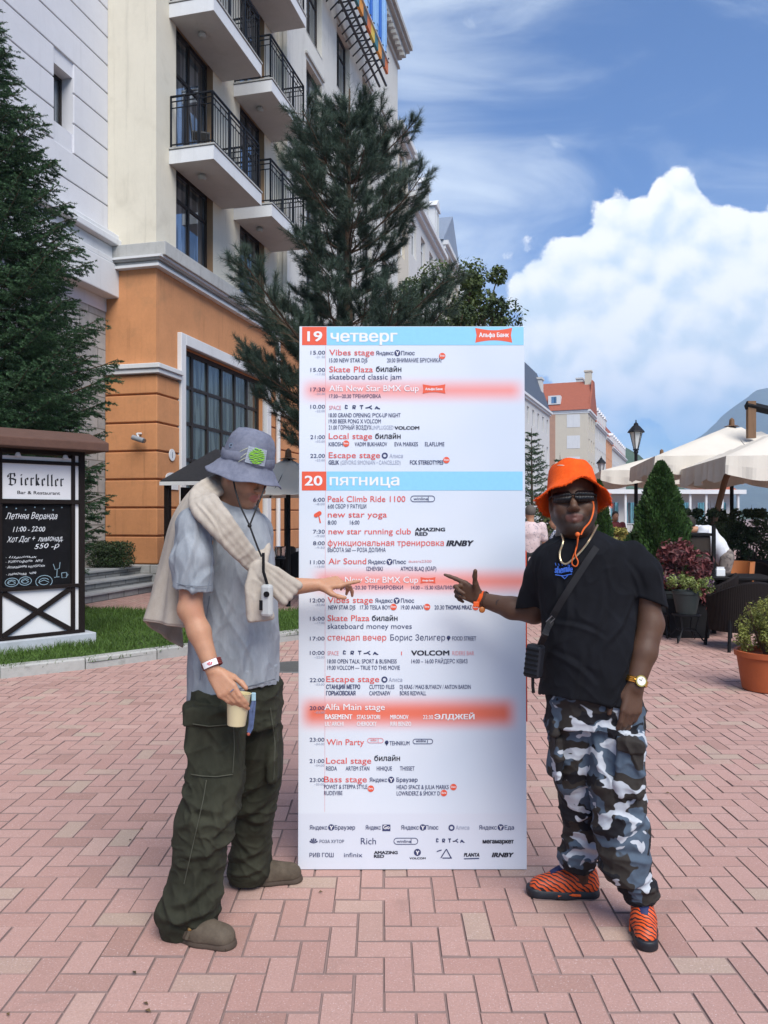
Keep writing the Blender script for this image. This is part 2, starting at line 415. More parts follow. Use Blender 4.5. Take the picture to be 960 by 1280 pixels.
def glass_mat(name, col, rough=.04, metal=0.0):
    m = bpy.data.materials.new(name); m.use_nodes = True; N = NT(m.node_tree); m.node_tree.nodes.clear()
    co = N.n('ShaderNodeTexCoord').outputs['Object']
    b = N.n('ShaderNodeBsdfPrincipled', None, Roughness=rough)
    cur = N.step(N.noise(N.n('ShaderNodeMapping', None, Vector=co, Scale=(3, 3, .25)).outputs[0], 2.0, 2), .46, .56)
    N.set(b.inputs['Base Color'], N.mix(N.m('MULTIPLY', cur, .6), tuple(col), tuple(min(1, c * 3 + .02) for c in col)))
    b.inputs['Metallic'].default_value = metal; b.inputs['Specular IOR Level'].default_value = .9; b.inputs['IOR'].default_value = 1.6
    bp = N.n('ShaderNodeBump', None, Strength=.12, Distance=.01, Height=N.noise(co, 1.6, 2)); m.node_tree.links.new(bp.outputs[0], b.inputs['Normal'])
    N.n('ShaderNodeOutputMaterial', None, Surface=b.outputs[0]); return m
M_glass = glass_mat('window_glass', (.16, .18, .20), .03, .75)
M_glassg = glass_mat('green_glass', (.045, .06, .058), .10, .2)
M_frame = mat('dark_window_frame', (.022, .017, .015), .5, var=.1, spec=.25)
M_wframe = mat('white_window_frame', (.62, .64, .66), .5, var=.06)
_win = {}
def window(parent, x, z, w, h, y, fm, gm, cols=2, rows=1, transom=.68, bar=.055, sill=None, name='window'):
    """frame mesh with a pane sub-part; the meshes are shared between equal windows"""
    key = (round(w, 3), round(h, 3), fm.name, gm.name, cols, rows, transom)
    if key not in _win:
        f = MB(); d = .06
        f.box(0, bar, -d, 0, 0, h); f.box(w - bar, w, -d, 0, 0, h); f.box(bar, w - bar, -d, 0, 0, bar); f.box(bar, w - bar, -d, 0, h - bar, h)
        for i in range(1, cols): f.box(w * i / cols - bar * .45, w * i / cols + bar * .45, -d + .008, 0, bar, h - bar)
        for i in range(1, rows): f.box(bar, w - bar, -d + .014, 0, h * i / rows - bar * .4, h * i / rows + bar * .4)
        if transom: f.box(bar, w - bar, -d + .011, 0, h * transom - bar * .4, h * transom + bar * .4)
        p = MB(); p.quad((bar * .5, -.018, bar * .5), (w - bar * .5, -.018, bar * .5), (w - bar * .5, -.018, h - bar * .5), (bar * .5, -.018, h - bar * .5))
        fme = f.mesh('window'); pme = p.mesh('pane'); fme.materials.append(fm); pme.materials.append(gm); _win[key] = (fme, pme)
    fme, pme = _win[key]
    o = obj(name, fme, None, parent); o.location = (x, y, z); obj('pane', pme, None, o)
    if sill is not None:
        s = MB(); s.box(-.06, w + .06, -.24, -.05, -.07, -.005); so = s.build('sill', sill, o)
    return o

M_cream = mat('cream_render', (.63, .585, .48), .9, var=.07, scale=1.2, bump=.003, bscale=140, streak=.26, grime=((.42, .38, .30), 1.1, .35))
M_cream2 = mat('pale_render', (.58, .57, .53), .9, var=.07, scale=1.2, bump=.003, bscale=140, streak=.30, grime=((.38, .36, .32), 1.1, .4))
M_orange = mat('orange_render', (.55, .25, .11), .92, var=.16, scale=1.6, bump=.005, bscale=120, streak=.28, grime=((.36, .19, .09), 1.4, .5))
M_white = mat('white_trim', (.62, .63, .64), .8, var=.07, scale=2, bump=.001, bscale=60, streak=.16)
M_grey = mat('grey_cap', (.40, .40, .385), .85, var=.16, scale=3, streak=.35, grime=((.2, .2, .18), 4, .5))
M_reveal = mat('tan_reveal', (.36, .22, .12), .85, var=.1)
M_soffit = mat('balcony_soffit', (.42, .42, .41), .9, var=.1, scale=3, bump=.002, grime=((.3, .3, .28), 2.5, .4))
M_iron = mat('black_iron', (.008, .009, .012), .5, var=.2, spec=.2)
M_stone = None
def block_mat(name, c1, c2, mortar, bw, bh, vecswap='xz', bump=.01):
    m = bpy.data.materials.new(name); m.use_nodes = True; t = m.node_tree; t.nodes.clear(); N = NT(t)
    co = N.n('ShaderNodeTexCoord').outputs['Object']; sp = N.n('ShaderNodeSeparateXYZ', None, i0=co)
    v = N.xyz(N.m('ADD', sp.outputs[0], sp.outputs[1]), sp.outputs[2], 0.0)
    br = N.n('ShaderNodeTexBrick', None, Vector=v, Color1=c1 + (1,), Color2=c2 + (1,), Mortar=mortar + (1,), Scale=1.0)
    br.inputs['Brick Width'].default_value = bw; br.inputs['Row Height'].default_value = bh; br.inputs['Mortar Size'].default_value = .012
    k = N.m('ADD', .6, N.m('MULTIPLY', N.noise(co, 7, 6, .65), .8))
    c = N.mix(1.0, br.outputs[0], N.xyz(k, k, k), 'MULTIPLY')
    b = N.n('ShaderNodeBsdfPrincipled', None, Base_Color=c, Roughness=.9)
    h = N.m('ADD', N.m('MULTIPLY', br.outputs[1], -1.0), N.m('MULTIPLY', N.noise(co, 14, 5, .6), .8))
    bp = N.n('ShaderNodeBump', None, Strength=.8, Distance=bump, Height=h); t.links.new(bp.outputs[0], b.inputs['Normal'])
    N.n('ShaderNodeOutputMaterial', None, Surface=b.outputs[0]); return m
M_stone = block_mat('rough_stone', (.40, .40, .39), (.28, .285, .285), (.17, .17, .16), .62, .34)

# ---- the hotel: orange ground floor, cream storeys with balconies
hotel = thing('hotel_building', 'tall cream hotel with an orange ground floor, iron balconies and dark windows', 'building', BASE, ZA)
FL = [6.0, 8.95, 11.9, 14.85, 17.8]           # floor lines of the balcony bays
TOPZ = 21.9
ops = []
bays = ((.87, 2.30), (3.95, 5.25))
for fz in FL:
    for a, b in bays:
        ops.append((T(a - .1), T(b + .12), Zk(fz + (1.0 if fz == 6.0 else .05)), Zk(fz + 2.78)))
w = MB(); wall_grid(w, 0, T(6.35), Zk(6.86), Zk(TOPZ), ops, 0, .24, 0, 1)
w.quad((0, 0, Zk(6.86)), (0, 12, Zk(6.86)), (0, 12, Zk(TOPZ)), (0, 0, Zk(TOPZ)))
w.quad((0, 12, 0), (T(20.3), 12, 0), (T(20.3), 12, Zk(22.4)), (0, 12, Zk(22.4)))
w.quad((0, 0, Zk(TOPZ)), (T(6.35), 0, Zk(TOPZ)), (T(6.35), 12, Zk(TOPZ)), (0, 12, Zk(TOPZ)))
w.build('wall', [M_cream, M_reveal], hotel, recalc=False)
ops2 = []
W2T = ((8.2, 9.65), (11.2, 12.75), (14.4, 15.75), (17.4, 18.8))
W2Z = ((7.25, 9.4), (10.15, 12.3), (13.05, 15.2), (16.05, 18.2))
for a, b in W2T:
    for c, d in W2Z: ops2.append((T(a), T(b), Zk(c), Zk(d)))
yw = -.16
w = MB(); wall_grid(w, T(6.35), T(20.3), Zk(6.86), Zk(22.4), ops2, yw, .26)
w.quad((T(6.35), yw, Zk(6.86)), (T(6.35), 12, Zk(6.86)), (T(6.35), 12, Zk(22.4)), (T(6.35), yw, Zk(22.4)))
w.quad((T(20.3), yw, 0), (T(20.3), 12, 0), (T(20.3), 12, Zk(22.4)), (T(20.3), yw, Zk(22.4)))
w.quad((T(6.35), yw, Zk(22.4)), (T(20.3), yw, Zk(22.4)), (T(20.3), 12, Zk(22.4)), (T(6.35), 12, Zk(22.4)))
w.build('pale_wall', M_cream2, hotel, recalc=False)
pil = MB(); pil.box(T(6.3), T(6.95), yw - .14, yw - .002, Zk(6.9), Zk(22.2)); pil.box(T(6.22), T(7.03), yw - .22, yw - .003, Zk(15.6), Zk(15.85))
pil.build('pilaster', M_cream2, hotel, bevel=.01)
# cornice with dentils at the eaves
cn = MB()
for dy, z0, z1 in ((.18, 22.2, 22.35), (.34, 22.36, 22.6), (.5, 22.61, 22.78), (.62, 22.79, 23.0)):
    cn.box(T(6.2), T(20.3) + dy, yw - dy, 11.9, Zk(z0), Zk(z1))
for i in range(34):
    t = T(6.4) + i * .44; cn.box(t, t + .2, yw - .42, yw - .19, Zk(22.05), Zk(22.195))
cn.box(T(6.2), T(20.3) + .1, yw - .1, 11.9, Zk(21.75), Zk(21.85))
cn.build('cornice', M_grey, hotel)
# ground floor
ow = MB()
WT0, WT1, WZ1 = 1.03, 5.35, 5.1
ow_ops = [(T(WT0), T(WT1), Zk(1.2), Zk(WZ1))]
wall_grid(ow, 0, T(20.3), 0, Zk(6.6), ow_ops, 0, .3)
ow.quad((0, 0, 0), (0, 12, 0), (0, 12, Zk(6.6)), (0, 0, Zk(6.6)))
ow.build('ground_floor_wall', M_orange, hotel, recalc=False)
zc = .62; crs = []
while zc < 4.2: crs.append((zc, min(zc + .52, 4.3))); zc += .555
for a, b in crs:
    for bxs in ((-.05, T(WT0) - .22, -.05, 1.19), (T(WT1) + .3, T(12), -.05, .0), (T(12.4), T(20.3), -.05, .0)):
        rc = MB(); rc.box(*bxs, Zk(a), Zk(b)); rc.build('rusticated_course', M_orange, hotel, bevel=.018)
bd = MB(); bd2 = MB()
for dz, dy in ((0, .13), (.1, .17)):
    bd.box(-dy, T(WT0) - .24, -dy, 1.19, Zk(4.33) + dz, Zk(4.33) + dz + .1)
    bd2.box(T(WT1) + .33, T(20.3), -dy, -.002, Zk(4.33) + dz, Zk(4.33) + dz + .1)
bd.build('band_moulding', M_white, hotel, bevel=.012); bd2.build('band_moulding', M_white, hotel, bevel=.012)
cp = MB()
for dy, z0, z1 in ((.10, 6.45, 6.52), (.16, 6.523, 6.60), (.12, 6.603, 6.87)):
    cp.box(-dy, T(20.3), -dy - (.16 if z0 > 6.6 else 0), 1.19, Zk(z0), Zk(z1))
cp.build('string_course', M_grey, hotel, bevel=.012)
cw = MB(); cw.box(-.2, T(20.3), -.22, 1.19, Zk(6.56), Zk(6.604)); cw.box(-.14, T(20.3), -.14, 1.19, Zk(6.40), Zk(6.452)); cw.build('white_moulding', M_white, hotel)
pl = MB(); pl.box(-.09, T(WT0) - .2, -.09, 1.19, 0, Zk(.6)); pl.box(T(WT0) - .2, T(20.3), -.07, .0, 0, Zk(.6)); pl.build('plinth', M_stone, hotel, bevel=.02)
# great window with white surround
gf = MB(); a, b, c, d = T(WT0), T(WT1), Zk(1.2), Zk(WZ1)
gf.box(a - .22, a, -.1, .06, c - .2, d + .25); gf.box(b, b + .3, -.1, .06, c - .2, d + .25); gf.box(a, b, -.102, .058, d, d + .25); gf.box(a, b, -.1, .06, c - .2, c)
gf.build('window_surround', M_white, hotel, bevel=.015)
window(hotel, a, c, b - a, d - c, .22, M_frame, M_glassg, cols=6, rows=5, transom=0, bar=.10)
for (ta, tb) in ((8.0, 11.0), (13.0, 16.0)):
    window(hotel, T(ta), Zk(.9), T(tb - ta), Zk(4.0) - Zk(.9), -.055, M_frame, M_glassg, cols=4, rows=3, transom=0, bar=.1)
# upper windows and french doors
for fz in FL:
    for a, b in bays:
        z0 = Zk(fz + (1.0 if fz == 6.0 else .05)); z1 = Zk(fz + 2.78)
        window(hotel, T(a - .1), z0, T(b - a + .22), z1 - z0, .22, M_frame, M_glass, cols=2, transom=.66, bar=.085, name='window' if fz == 6.0 else 'balcony_door', sill=M_frame if fz == 6.0 else None)
for (a, b, c, d) in ops2: window(hotel, a, c, b - a, d - c, yw + .24, M_frame, M_glass, cols=2, transom=.7, bar=.07, sill=M_grey)
for (a, b, c, d) in ops2: hd = MB(); hd.box(a - .12, b + .12, yw - .07, yw - .002, d + .12, d + .2); hd.build('window_hood', M_grey, hotel)

def balcony(t0, t1, fz, p):
    z = Zk(fz); x0, x1 = T(t0), T(t1)
    s = MB(); s.box(x0, x1, -p, -.003, z - .33, z - .02)
    o = s.build('balcony', M_soffit, hotel, bevel=.01)
    e = MB(); e.box(x0 - .012, x1 + .012, -p - .014, -p - .001, z - .335, z - .045); e.box(x0 - .013, x0 - .001, -p, -.003, z - .335, z - .045)
    e.build('slab_edge', M_white, o)
    l = MB(); l.box(x0 - .03, x1 + .03, -p - .035, -.003, z - .02, z + .015); l.build('floor_lip', M_grey, o)
    r = MB(); h = 1.15; q = .045
    pts = [(x0 + q, -.01), (x0 + q, -p + q), (x1 - q, -p + q), (x1 - q, -.01)]
    for (ax, ay), (bx, by) in zip(pts, pts[1:]):
        for zz, rr in ((h, .028), (h - .11, .016), (h - .25, .014), (.10, .018)): r.bar((ax, ay, z + zz), (bx, by, z + zz), rr, 6)
        L = math.hypot(bx - ax, by - ay); n = max(3, int(L / .125))
        for i in range(n + 1):
            k = i / n; X, Y = ax + (bx - ax) * k, ay + (by - ay) * k
            r.bar((X, Y, z + .1), (X, Y, z + (h - .11 if i % 2 else h - .25)), .011, 4)
        for i in range(0, 4):
            k = i / 3; X, Y = ax + (bx - ax) * k, ay + (by - ay) * k; r.box(X - .02, X + .02, Y - .02, Y + .02, z + .01, z + h)
    r.build('railing', M_iron, o)
    return o
for fz in FL[1:]:
    balcony(.5, 2.87, fz, .97 * K); b2 = balcony(3.5, 5.85, fz, .97 * K)
for fz in FL[1:]:
    for t in (1.1, 4.1): lm = MB(); lm.lathe([(0, -.13), (.07, -.12), (.10, -.06), (.07, -.005), (0, 0)], 12, 0, (T(t), -.45, Zk(fz) - .33)); lm.build('soffit_lamp', mat('lamp_frosted', (.35, .34, .32), .4), hotel, smooth=True)

# chair on the first balcony
M_dkmetal = mat('dark_metal', (.02, .021, .024), .4, var=.15)
bc = thing('balcony_chair', 'small dark metal chair behind the railing of the lowest balcony', 'chair', hotel.matrix_basis @ Vector((T(.95), -.5, Zk(8.95) + .015)), ZA + .5)
s = MB(); s.box(-.2, .2, -.2, .2, .42, .45); s.build('seat', M_dkmetal, bc)
s = MB()
for x in (-.18, -.09, 0, .09, .18): s.bar((x, .19, .45), (x, .24, .85), .011, 5)
s.bar((-.19, .24, .85), (.19, .24, .85), .015, 6); s.build('backrest', M_dkmetal, bc)
for x in (-.18, .18):
    for y in (-.18, .18):
        s = MB(); s.bar((x, y, 0), (x, y, .42), .012, 5); s.build('leg', M_dkmetal, bc)

# big sign of upright blue letters fixed along the facade
sg = thing('roof_sign', 'blue upright letter sign over a striped colour strip, high on the hotel facade', 'sign', BASE, ZA)
M_blue = mat('sign_blue', (.03, .14, .52), .4, var=.1); M_blue2 = mat('sign_pale_blue', (.25, .45, .75), .4, var=.1)
s = MB()
for i, (t, wd, hh) in enumerate(((8.6, .14, 2.1), (9.2, .34, 2.1), (9.9, .14, 2.1), (10.5, .34, 1.7), (11.2, .14, 2.1), (11.8, .38, 2.1), (12.5, .14, 1.8), (13.1, .34, 2.1), (13.8, .14, 2.1), (14.4, .25, 2.1))):
    s.box(T(t), T(t) + wd, yw - .95, yw - .70, Zk(18.95), Zk(18.95) + hh, i % 2)
    if wd > .2: s.box(T(t) + .12, T(t) + wd - .02, yw - .97, yw - .952, Zk(18.95) + .3, Zk(18.95) + hh - .3, 1)
s.build('letter', [M_blue, M_blue2], sg, bevel=.01)
s = MB(); cols = ((.75, .30, .03), (.08, .10, .10), (.62, .16, .03), (.70, .50, .06), (.05, .18, .20))
for i in range(13): s.box(T(8.4) + i * .54, T(8.4) + (i + 1) * .54 - .002, yw - .95, yw - .85, Zk(18.35), Zk(18.75), i % 5)
s.build('colour_strip', [mat('strip_%d' % i, c, .5, var=.05) for i, c in enumerate(cols)], sg)
s = MB(); s.box(T(8.4), T(14.9), yw - 1.0, yw - .8, Zk(18.76), Zk(18.8)); s.build('pale_strip', M_white, sg)
s = MB()
for dy in (.5, .78): s.bar((T(8.3), yw - dy, Zk(18.1)), (T(15.2), yw - dy, Zk(18.1)), .05, 6)
for i in range(16):
    t = T(8.3) + i * .47; s.bar((t, yw, Zk(18.1)), (t, yw - 1.0, Zk(18.9)), .03, 5); s.bar((t, yw, Zk(18.9)), (t, yw - 1.0, Zk(18.9)), .03, 5)
s.build('bracket', M_dkmetal, sg)

# camera and house plates on the orange pier
cc = thing('security_camera', 'white bullet security camera on a bracket on the orange corner pier', 'camera', hotel.matrix_basis @ Vector((-.06, .32, Zk(3.05))), ZA)
s = MB(); s.bar((0, 0, .12), (-.16, 0, .10), .022, 8); s.bar((-.16, 0, .10), (-.16, -.05, .0), .02, 8); s.build('bracket', M_white, cc)
s = MB(); s.tube([(-.16, .1, .03), (-.16, -.16, -.05)], .055, 10); s.build('housing', mat('camera_housing', (.25, .27, .30), .35), cc, smooth=True)
s = MB(); s.tube([(-.16, -.16, -.05), (-.16, -.19, -.06)], .045, 10); s.build('lens', M_glass, cc)
def text_fills(specs, res=3):
    """outlines of the built-in font, filled by winding number so that overlapping strokes stay solid"""
    from mathutils import geometry
    tmp = []
    for body, offv, shear in specs:
        cu = bpy.data.curves.new('t', 'FONT'); cu.body = body; cu.size = 1; cu.fill_mode = 'NONE'; cu.resolution_u = res; cu.offset = offv; cu.shear = shear
        o = bpy.data.objects.new('t', cu); link(o); tmp.append((o, cu))
    bpy.context.view_layer.update(); dg = bpy.context.evaluated_depsgraph_get(); out = []
    for o, cu in tmp:
        me = bpy.data.meshes.new_from_object(o.evaluated_get(dg)); n = len(me.vertices); co = np.empty(n * 3, np.float32); me.vertices.foreach_get('co', co); co = co.reshape(-1, 3)[:, :2]
        E = np.empty(len(me.edges) * 2, np.int32); me.edges.foreach_get('vertices', E); E = E.reshape(-1, 2); bpy.data.meshes.remove(me)
        if not n: out.append((co, np.zeros((0, 3), int))); continue
        d = np.abs(E[:, 0] - E[:, 1]); A = np.where(d == 1, E.min(1), E.max(1)); B = np.where(d == 1, E.max(1), E.min(1)); P_, Q_ = co[A], co[B]
        vs_, _, fs_, *_r = geometry.delaunay_2d_cdt([Vector(c) for c in co.tolist()], E.tolist(), [], 0, 1e-6)
        v = np.array([tuple(q) for q in vs_]); f = np.array([t for t in fs_ if len(t) == 3]); c = v[f].mean(1); wn = np.zeros(len(c), int)
        for s in range(0, len(c), 400):
            y = c[s:s + 400, 1][:, None]; x = c[s:s + 400, 0][:, None]; up = (P_[:, 1] <= y) & (Q_[:, 1] > y); dn = (P_[:, 1] > y) & (Q_[:, 1] <= y)
            xi = P_[:, 0] + (y - P_[:, 1]) * (Q_[:, 0] - P_[:, 0]) / np.where(Q_[:, 1] == P_[:, 1], 1e-9, Q_[:, 1] - P_[:, 1]); wn[s:s + 400] = ((up & (xi > x)).astype(int) - (dn & (xi > x)).astype(int)).sum(1)
        out.append((v, f[wn != 0]))
    for o, cu in tmp: bpy.data.objects.remove(o); bpy.data.curves.remove(cu)
    return out
def text_obj(name, body, size, m, parent=None, M=None, off=0.0):
    v, f = text_fills([(body, 0.0, 0.0)])[0]; v = (v - [(v[:, 0].max() + v[:, 0].min()) / 2, 0]) * size
    me = bpy.data.meshes.new(name); me.from_pydata([(a, b, 0) for a, b in v], [], f.tolist())
    if M is not None: me.transform(M)
    return obj(name, me, m, parent)
M_plate = mat('enamel_plate', (.72, .73, .74), .4, var=.05); M_navy = mat('navy_ink', (.025, .04, .11), .5, var=.03)
UP = Matrix.Rotation(R(90), 4, 'X')
np1 = thing('number_plate', 'small round white house number plate on the orange pier', 'sign', hotel.matrix_basis @ Vector((T(.50), -.062, Zk(2.78))), ZA)
s = MB(); s.tube([(0, 0, 0), (0, -.012, 0)], .13, 24); s.build('disc', M_plate, np1)
text_obj('numeral', '1', .19, M_navy, np1, Matrix.Translation((0, -.015, -.068)) @ UP, .006)
np2 = thing('street_plate', 'white street name plate with an arched top below the number plate', 'sign', hotel.matrix_basis @ Vector((T(.50), -.062, Zk(2.25))), ZA)
s = MB(); s.prism([(-.27, -.18), (.27, -.18), (.27, .08)] + [(.27 * math.cos(w), .08 + .11 * math.sin(w)) for w in [math.pi * i / 10 for i in range(1, 10)]] + [(-.27, .08)], -.012, 0); s.build('panel', M_plate, np2)
text_obj('lettering', 'УЛИЦА', .07, M_navy, np2, Matrix.Translation((0, -.015, .06)) @ UP); text_obj('lettering', 'Горная', .13, M_navy, np2, Matrix.Translation((0, -.015, -.06)) @ UP)
dp = MB(); x = T(6.05); dp.tube([(x, -.12, .1), (x, -.12, Zk(6.3))], .07, 10); dp.build('drainpipe', M_white, hotel, smooth=True)

# ---- the white neighbour with grooved render
wb = thing('white_building', 'white building with horizontal grooves, a stone base and one narrow window, beside the orange corner', 'building', BASE, ZA)
y0 = 1.1 * K; win = (T(-1.63), T(-1.07), Zk(8.62), Zk(9.66)); win2 = (T(-2.2), T(-1.75), Zk(6.0), Zk(6.75))
w = MB(); wall_grid(w, T(-15), 0, Zk(5.6), Zk(24), [win], y0, .4); w.quad((T(-15), y0, 0), (T(-15), 14, 0), (T(-15), 14, Zk(24)), (T(-15), y0, Zk(24)))
w.build('wall', mat('white_render', (.60, .60, .63), .9, var=.06, scale=1.5, bump=.003, streak=.10), wb, recalc=False)
rc = MB(); z = 7.13
while z < 23.5:
    a, b = Zk(z) + .03, Zk(z + .557)
    if b <= win[2] or a >= win[3]: rc.box(T(-15), -.002, y0 - .04, y0 + .01, a, b)
    else:
        rc.box(T(-15), win[0], y0 - .04, y0 + .01, a, b); rc.box(win[1], -.002, y0 - .04, y0 + .01, a, b)
    z += .557
rc.build('grooved_render', bpy.data.materials['white_render'], wb, bevel=.012)
window(wb, win[0], win[2], win[1] - win[0], win[3] - win[2], y0 + .3, M_frame, M_glass, cols=1, transom=0, sill=M_grey)
co = MB()
for dy, a, b in ((.30, 7.0, 7.1), (.36, 6.86, 6.995), (.22, 6.62, 6.855), (.27, 6.5, 6.615), (.3, 5.86, 6.495)): co.box(T(-15), .05 + dy * .2, y0 - dy, y0 + .01, Zk(a), Zk(b))
co.build('cornice', M_white, wb, bevel=.02)
ss = MB(); ss.box(T(-15), -.004, y0 + .02, y0 + 1, 0, Zk(5.7)); ss.build('stone_base', M_stone, wb)

# steps up to the white building
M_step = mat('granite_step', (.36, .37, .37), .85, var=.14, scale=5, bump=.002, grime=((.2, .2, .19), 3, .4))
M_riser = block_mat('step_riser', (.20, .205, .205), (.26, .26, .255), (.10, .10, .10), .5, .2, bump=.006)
stp = thing('stone_stairs', 'three grey stone steps beside the orange corner, partly behind the chalkboard stand', 'stairs', BASE, ZA)
for i, (yy, z) in enumerate(((-.22, .17), (.05, .34), (.32, .51))):
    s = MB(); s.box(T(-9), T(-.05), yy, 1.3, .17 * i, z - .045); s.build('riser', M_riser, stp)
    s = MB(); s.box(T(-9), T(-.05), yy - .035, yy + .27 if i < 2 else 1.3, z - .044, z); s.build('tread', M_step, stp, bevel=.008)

# ---- generic row house, used for the houses farther down the street
def house(label, org, rz, t0, t1, eave, floors, cols, wallm, roofm, dep=11, roof='mansard', roof_h=4.0, winm=None, dormers=0, ww=1.25, wh=1.9, base=.8, endwin=False, chim=(), name='row_house'):
    h = thing(name, label, 'house', org, rz); fh = (eave - base) / floors; L = t1 - t0; ops = []
    for c in range(cols):
        cx = t0 + L * (c + .5) / cols
        for f in range(floors): ops.append((cx - ww / 2, cx + ww / 2, base + f * fh + .75, base + f * fh + .75 + min(wh, fh - 1.0)))
    w = MB(); wall_grid(w, t0, t1, 0, eave, ops, 0, .22)
    eops = []
    w.quad((t0, dep, 0), (t0, 0, 0), (t0, 0, eave), (t0, dep, eave)); w.quad((t1, 0, 0), (t1, dep, 0), (t1, dep, eave), (t1, 0, eave)); w.quad((t1, dep, 0), (t0, dep, 0), (t0, dep, eave), (t1, dep, eave))
    w.build('wall', wallm, h, recalc=False)
    for (a, b, c, d) in ops: window(h, a, c, b - a, d - c, .2, winm or M_wframe, M_glass, cols=2, transom=.7, bar=.08)
    k = MB(); k.box(t0 - .12, t1 + .12, -.4, dep + .2, eave, eave + .28); k.box(t0 - .06, t1 + .06, -.22, dep + .1, eave - .25, eave - .002)
    k.build('cornice', M_white, h); k = MB(); k.box(t0, t1, -.12, -.002, base + fh - .1, base + fh + .12); k.build('string_course', M_white, h)
    r = MB(); z0 = eave + .285
    if roof == 'mansard':
        i, j = 1.6, 1.6; A = [(t0, -.15, z0), (t1, -.15, z0), (t1, dep, z0), (t0, dep, z0)]; B = [(t0 + .3, i, z0 + roof_h), (t1 - .3, i, z0 + roof_h), (t1 - .3, dep - i, z0 + roof_h), (t0 + .3, dep - i, z0 + roof_h)]
        r.add(A + B, [(0, 1, 5, 4), (1, 2, 6, 5), (2, 3, 7, 6), (3, 0, 4, 7), (4, 5, 6, 7)])
    elif roof == 'cross':
        m = (t0 + t1) / 2; r.add([(t0 - .3, -.1, z0), (t0 - .3, dep, z0), (t1 + .3, dep, z0), (t1 + .3, -.1, z0), (m, -.1, z0 + roof_h), (m, dep, z0 + roof_h)], [(0, 1, 5, 4), (3, 4, 5, 2), (0, 4, 3), (1, 2, 5)])
    else:
        m = dep / 2; r.add([(t0, -.3, z0), (t1, -.3, z0), (t1, dep + .3, z0), (t0, dep + .3, z0), (t0, m, z0 + roof_h), (t1, m, z0 + roof_h)], [(0, 1, 5, 4), (2, 3, 4, 5), (1, 2, 5), (3, 0, 4)])
    ro = r.build('roof', roofm, h)
    for c in range(dormers):
        cx = t0 + L * (c + .5) / dormers; d = MB(); zz = z0 + .5
        d.box(cx - .65, cx + .65, .05, 1.6, zz, zz + 1.9); d.add([(cx - .8, -.08, zz + 1.9), (cx + .8, -.08, zz + 1.9), (cx, -.08, zz + 2.5), (cx - .8, 1.8, zz + 1.9), (cx + .8, 1.8, zz + 1.9), (cx, 1.8, zz + 2.5)], [(0, 1, 2), (0, 2, 5, 3), (1, 4, 5, 2), (0, 3, 4, 1)])
        do = d.build('dormer', M_white, h); window(do, cx - .45, zz + .2, .9, 1.5, .04, winm or M_wframe, M_glass, cols=2, transom=0, bar=.07, name='window')
    for (ct, cy, cz, cw, chh) in chim:
        q = MB(); q.box(ct - cw / 2, ct + cw / 2, cy - .5, cy + .5, cz, cz + chh); q.box(ct - cw / 2 - .12, ct + cw / 2 + .12, cy - .62, cy + .62, cz + chh, cz + chh + .25)
        q.build('chimney', wallm, h)
    return h
M_slate = mat('slate_roof', (.06, .075, .105), .55, var=.25, scale=2, bump=.01, bscale=12, stretch=(1, 1, 4))
M_bluroof = mat('grey_blue_roof', (.20, .24, .31), .5, var=.2, scale=1.5, stretch=(5, 5, .5))
M_red = mat('red_tile_roof', (.31, .088, .048), .8, var=.28, scale=2.5, bump=.02, bscale=9, stretch=(1, 1, 5))
M_wh1 = mat('white_house_wall', (.56, .55, .53), .9, var=.06, scale=.6, streak=.1)
M_wh2 = mat('ivory_house_wall', (.55, .50, .41), .9, var=.06, scale=.6, streak=.1)
M_pink = mat('tan_brick_wall', (.40, .24, .17), .9, var=.12, scale=2.0, bump=.004)
M_orw = mat('orange_house_wall', (.60, .29, .15), .9, var=.08)
house('narrow pale building with a flat cap just past the hotel end wall', BASE, ZA, T(20.5), T(23.2), Zk(19.2), 6, 1, M_wh2, M_grey, roof='mansard', roof_h=1.2)
house('pale building with a steep grey blue mansard roof behind the pine top', BASE, ZA, T(23.4), T(33), Zk(17.2), 5, 4, M_wh1, M_bluroof, roof_h=4.6, dormers=3)
house('ivory building with a rounded gable, low in the row behind the pine', BASE, ZA, T(33.2), T(40), Zk(18.2), 5, 3, M_wh2, M_bluroof, roof_h=3.0, roof='cross', chim=((T(34), 2, Zk(20), 1.0, 2.2),))
house('white building at the far end of the left row, above the leafy tree', BASE, ZA, T(40.2), T(62), Zk(16.5), 5, 8, M_wh1, M_slate, roof_h=3.6, dormers=5)
RZ2 = math.atan2(.931, .365)
o_a = (21.6 + .372, 101 + .93, 0)
house('white town house with a dark slate mansard roof, right beside the schedule board', o_a, RZ2, -30, 0, 15.0, 4, 9, M_wh1, M_slate, roof_h=5.2, chim=((-1.5, 1.2, 15.2, 1.6, 4.2),), dep=9)
o_b = (31.6, 119, 0)
hb = house('ivory house with a steep red tiled roof and tall red chimney', o_b, RZ2, 0, 10, 17.8, 5, 3, M_wh2, M_red, roof='cross', roof_h=5.2, dep=12, chim=((5, .5, 21.5, 1.3, 3.2),), name='gabled_house')
q = MB(); q.box(-.05, -.002, 5.0, 12, 0, 17.7); q.build('brick_bay', M_pink, hb)
for f in range(5): q = MB(); q.box(-.03, -.003, 1.2, 3.2, 2.2 + f * 3.3, 4.2 + f * 3.3); q.build('blind_window', M_white, hb)
q = MB(); q.box(.6, 2.0, 4.3, 6.2, 19.2, 20.6); ds = q.build('dormer', M_white, hb); q = MB(); q.box(.57, .598, 4.9, 5.7, 19.4, 20.4); q.build('pane', M_glass, ds)
q = MB(); q.prism([(0, 18.1), (10, 18.1), (9, 19.6), (7.2, 21.2), (6.2, 23.2), (3.8, 23.2), (2.8, 21.2), (1, 19.6)], -.35, -.105); q.build('gable', M_red, hb)
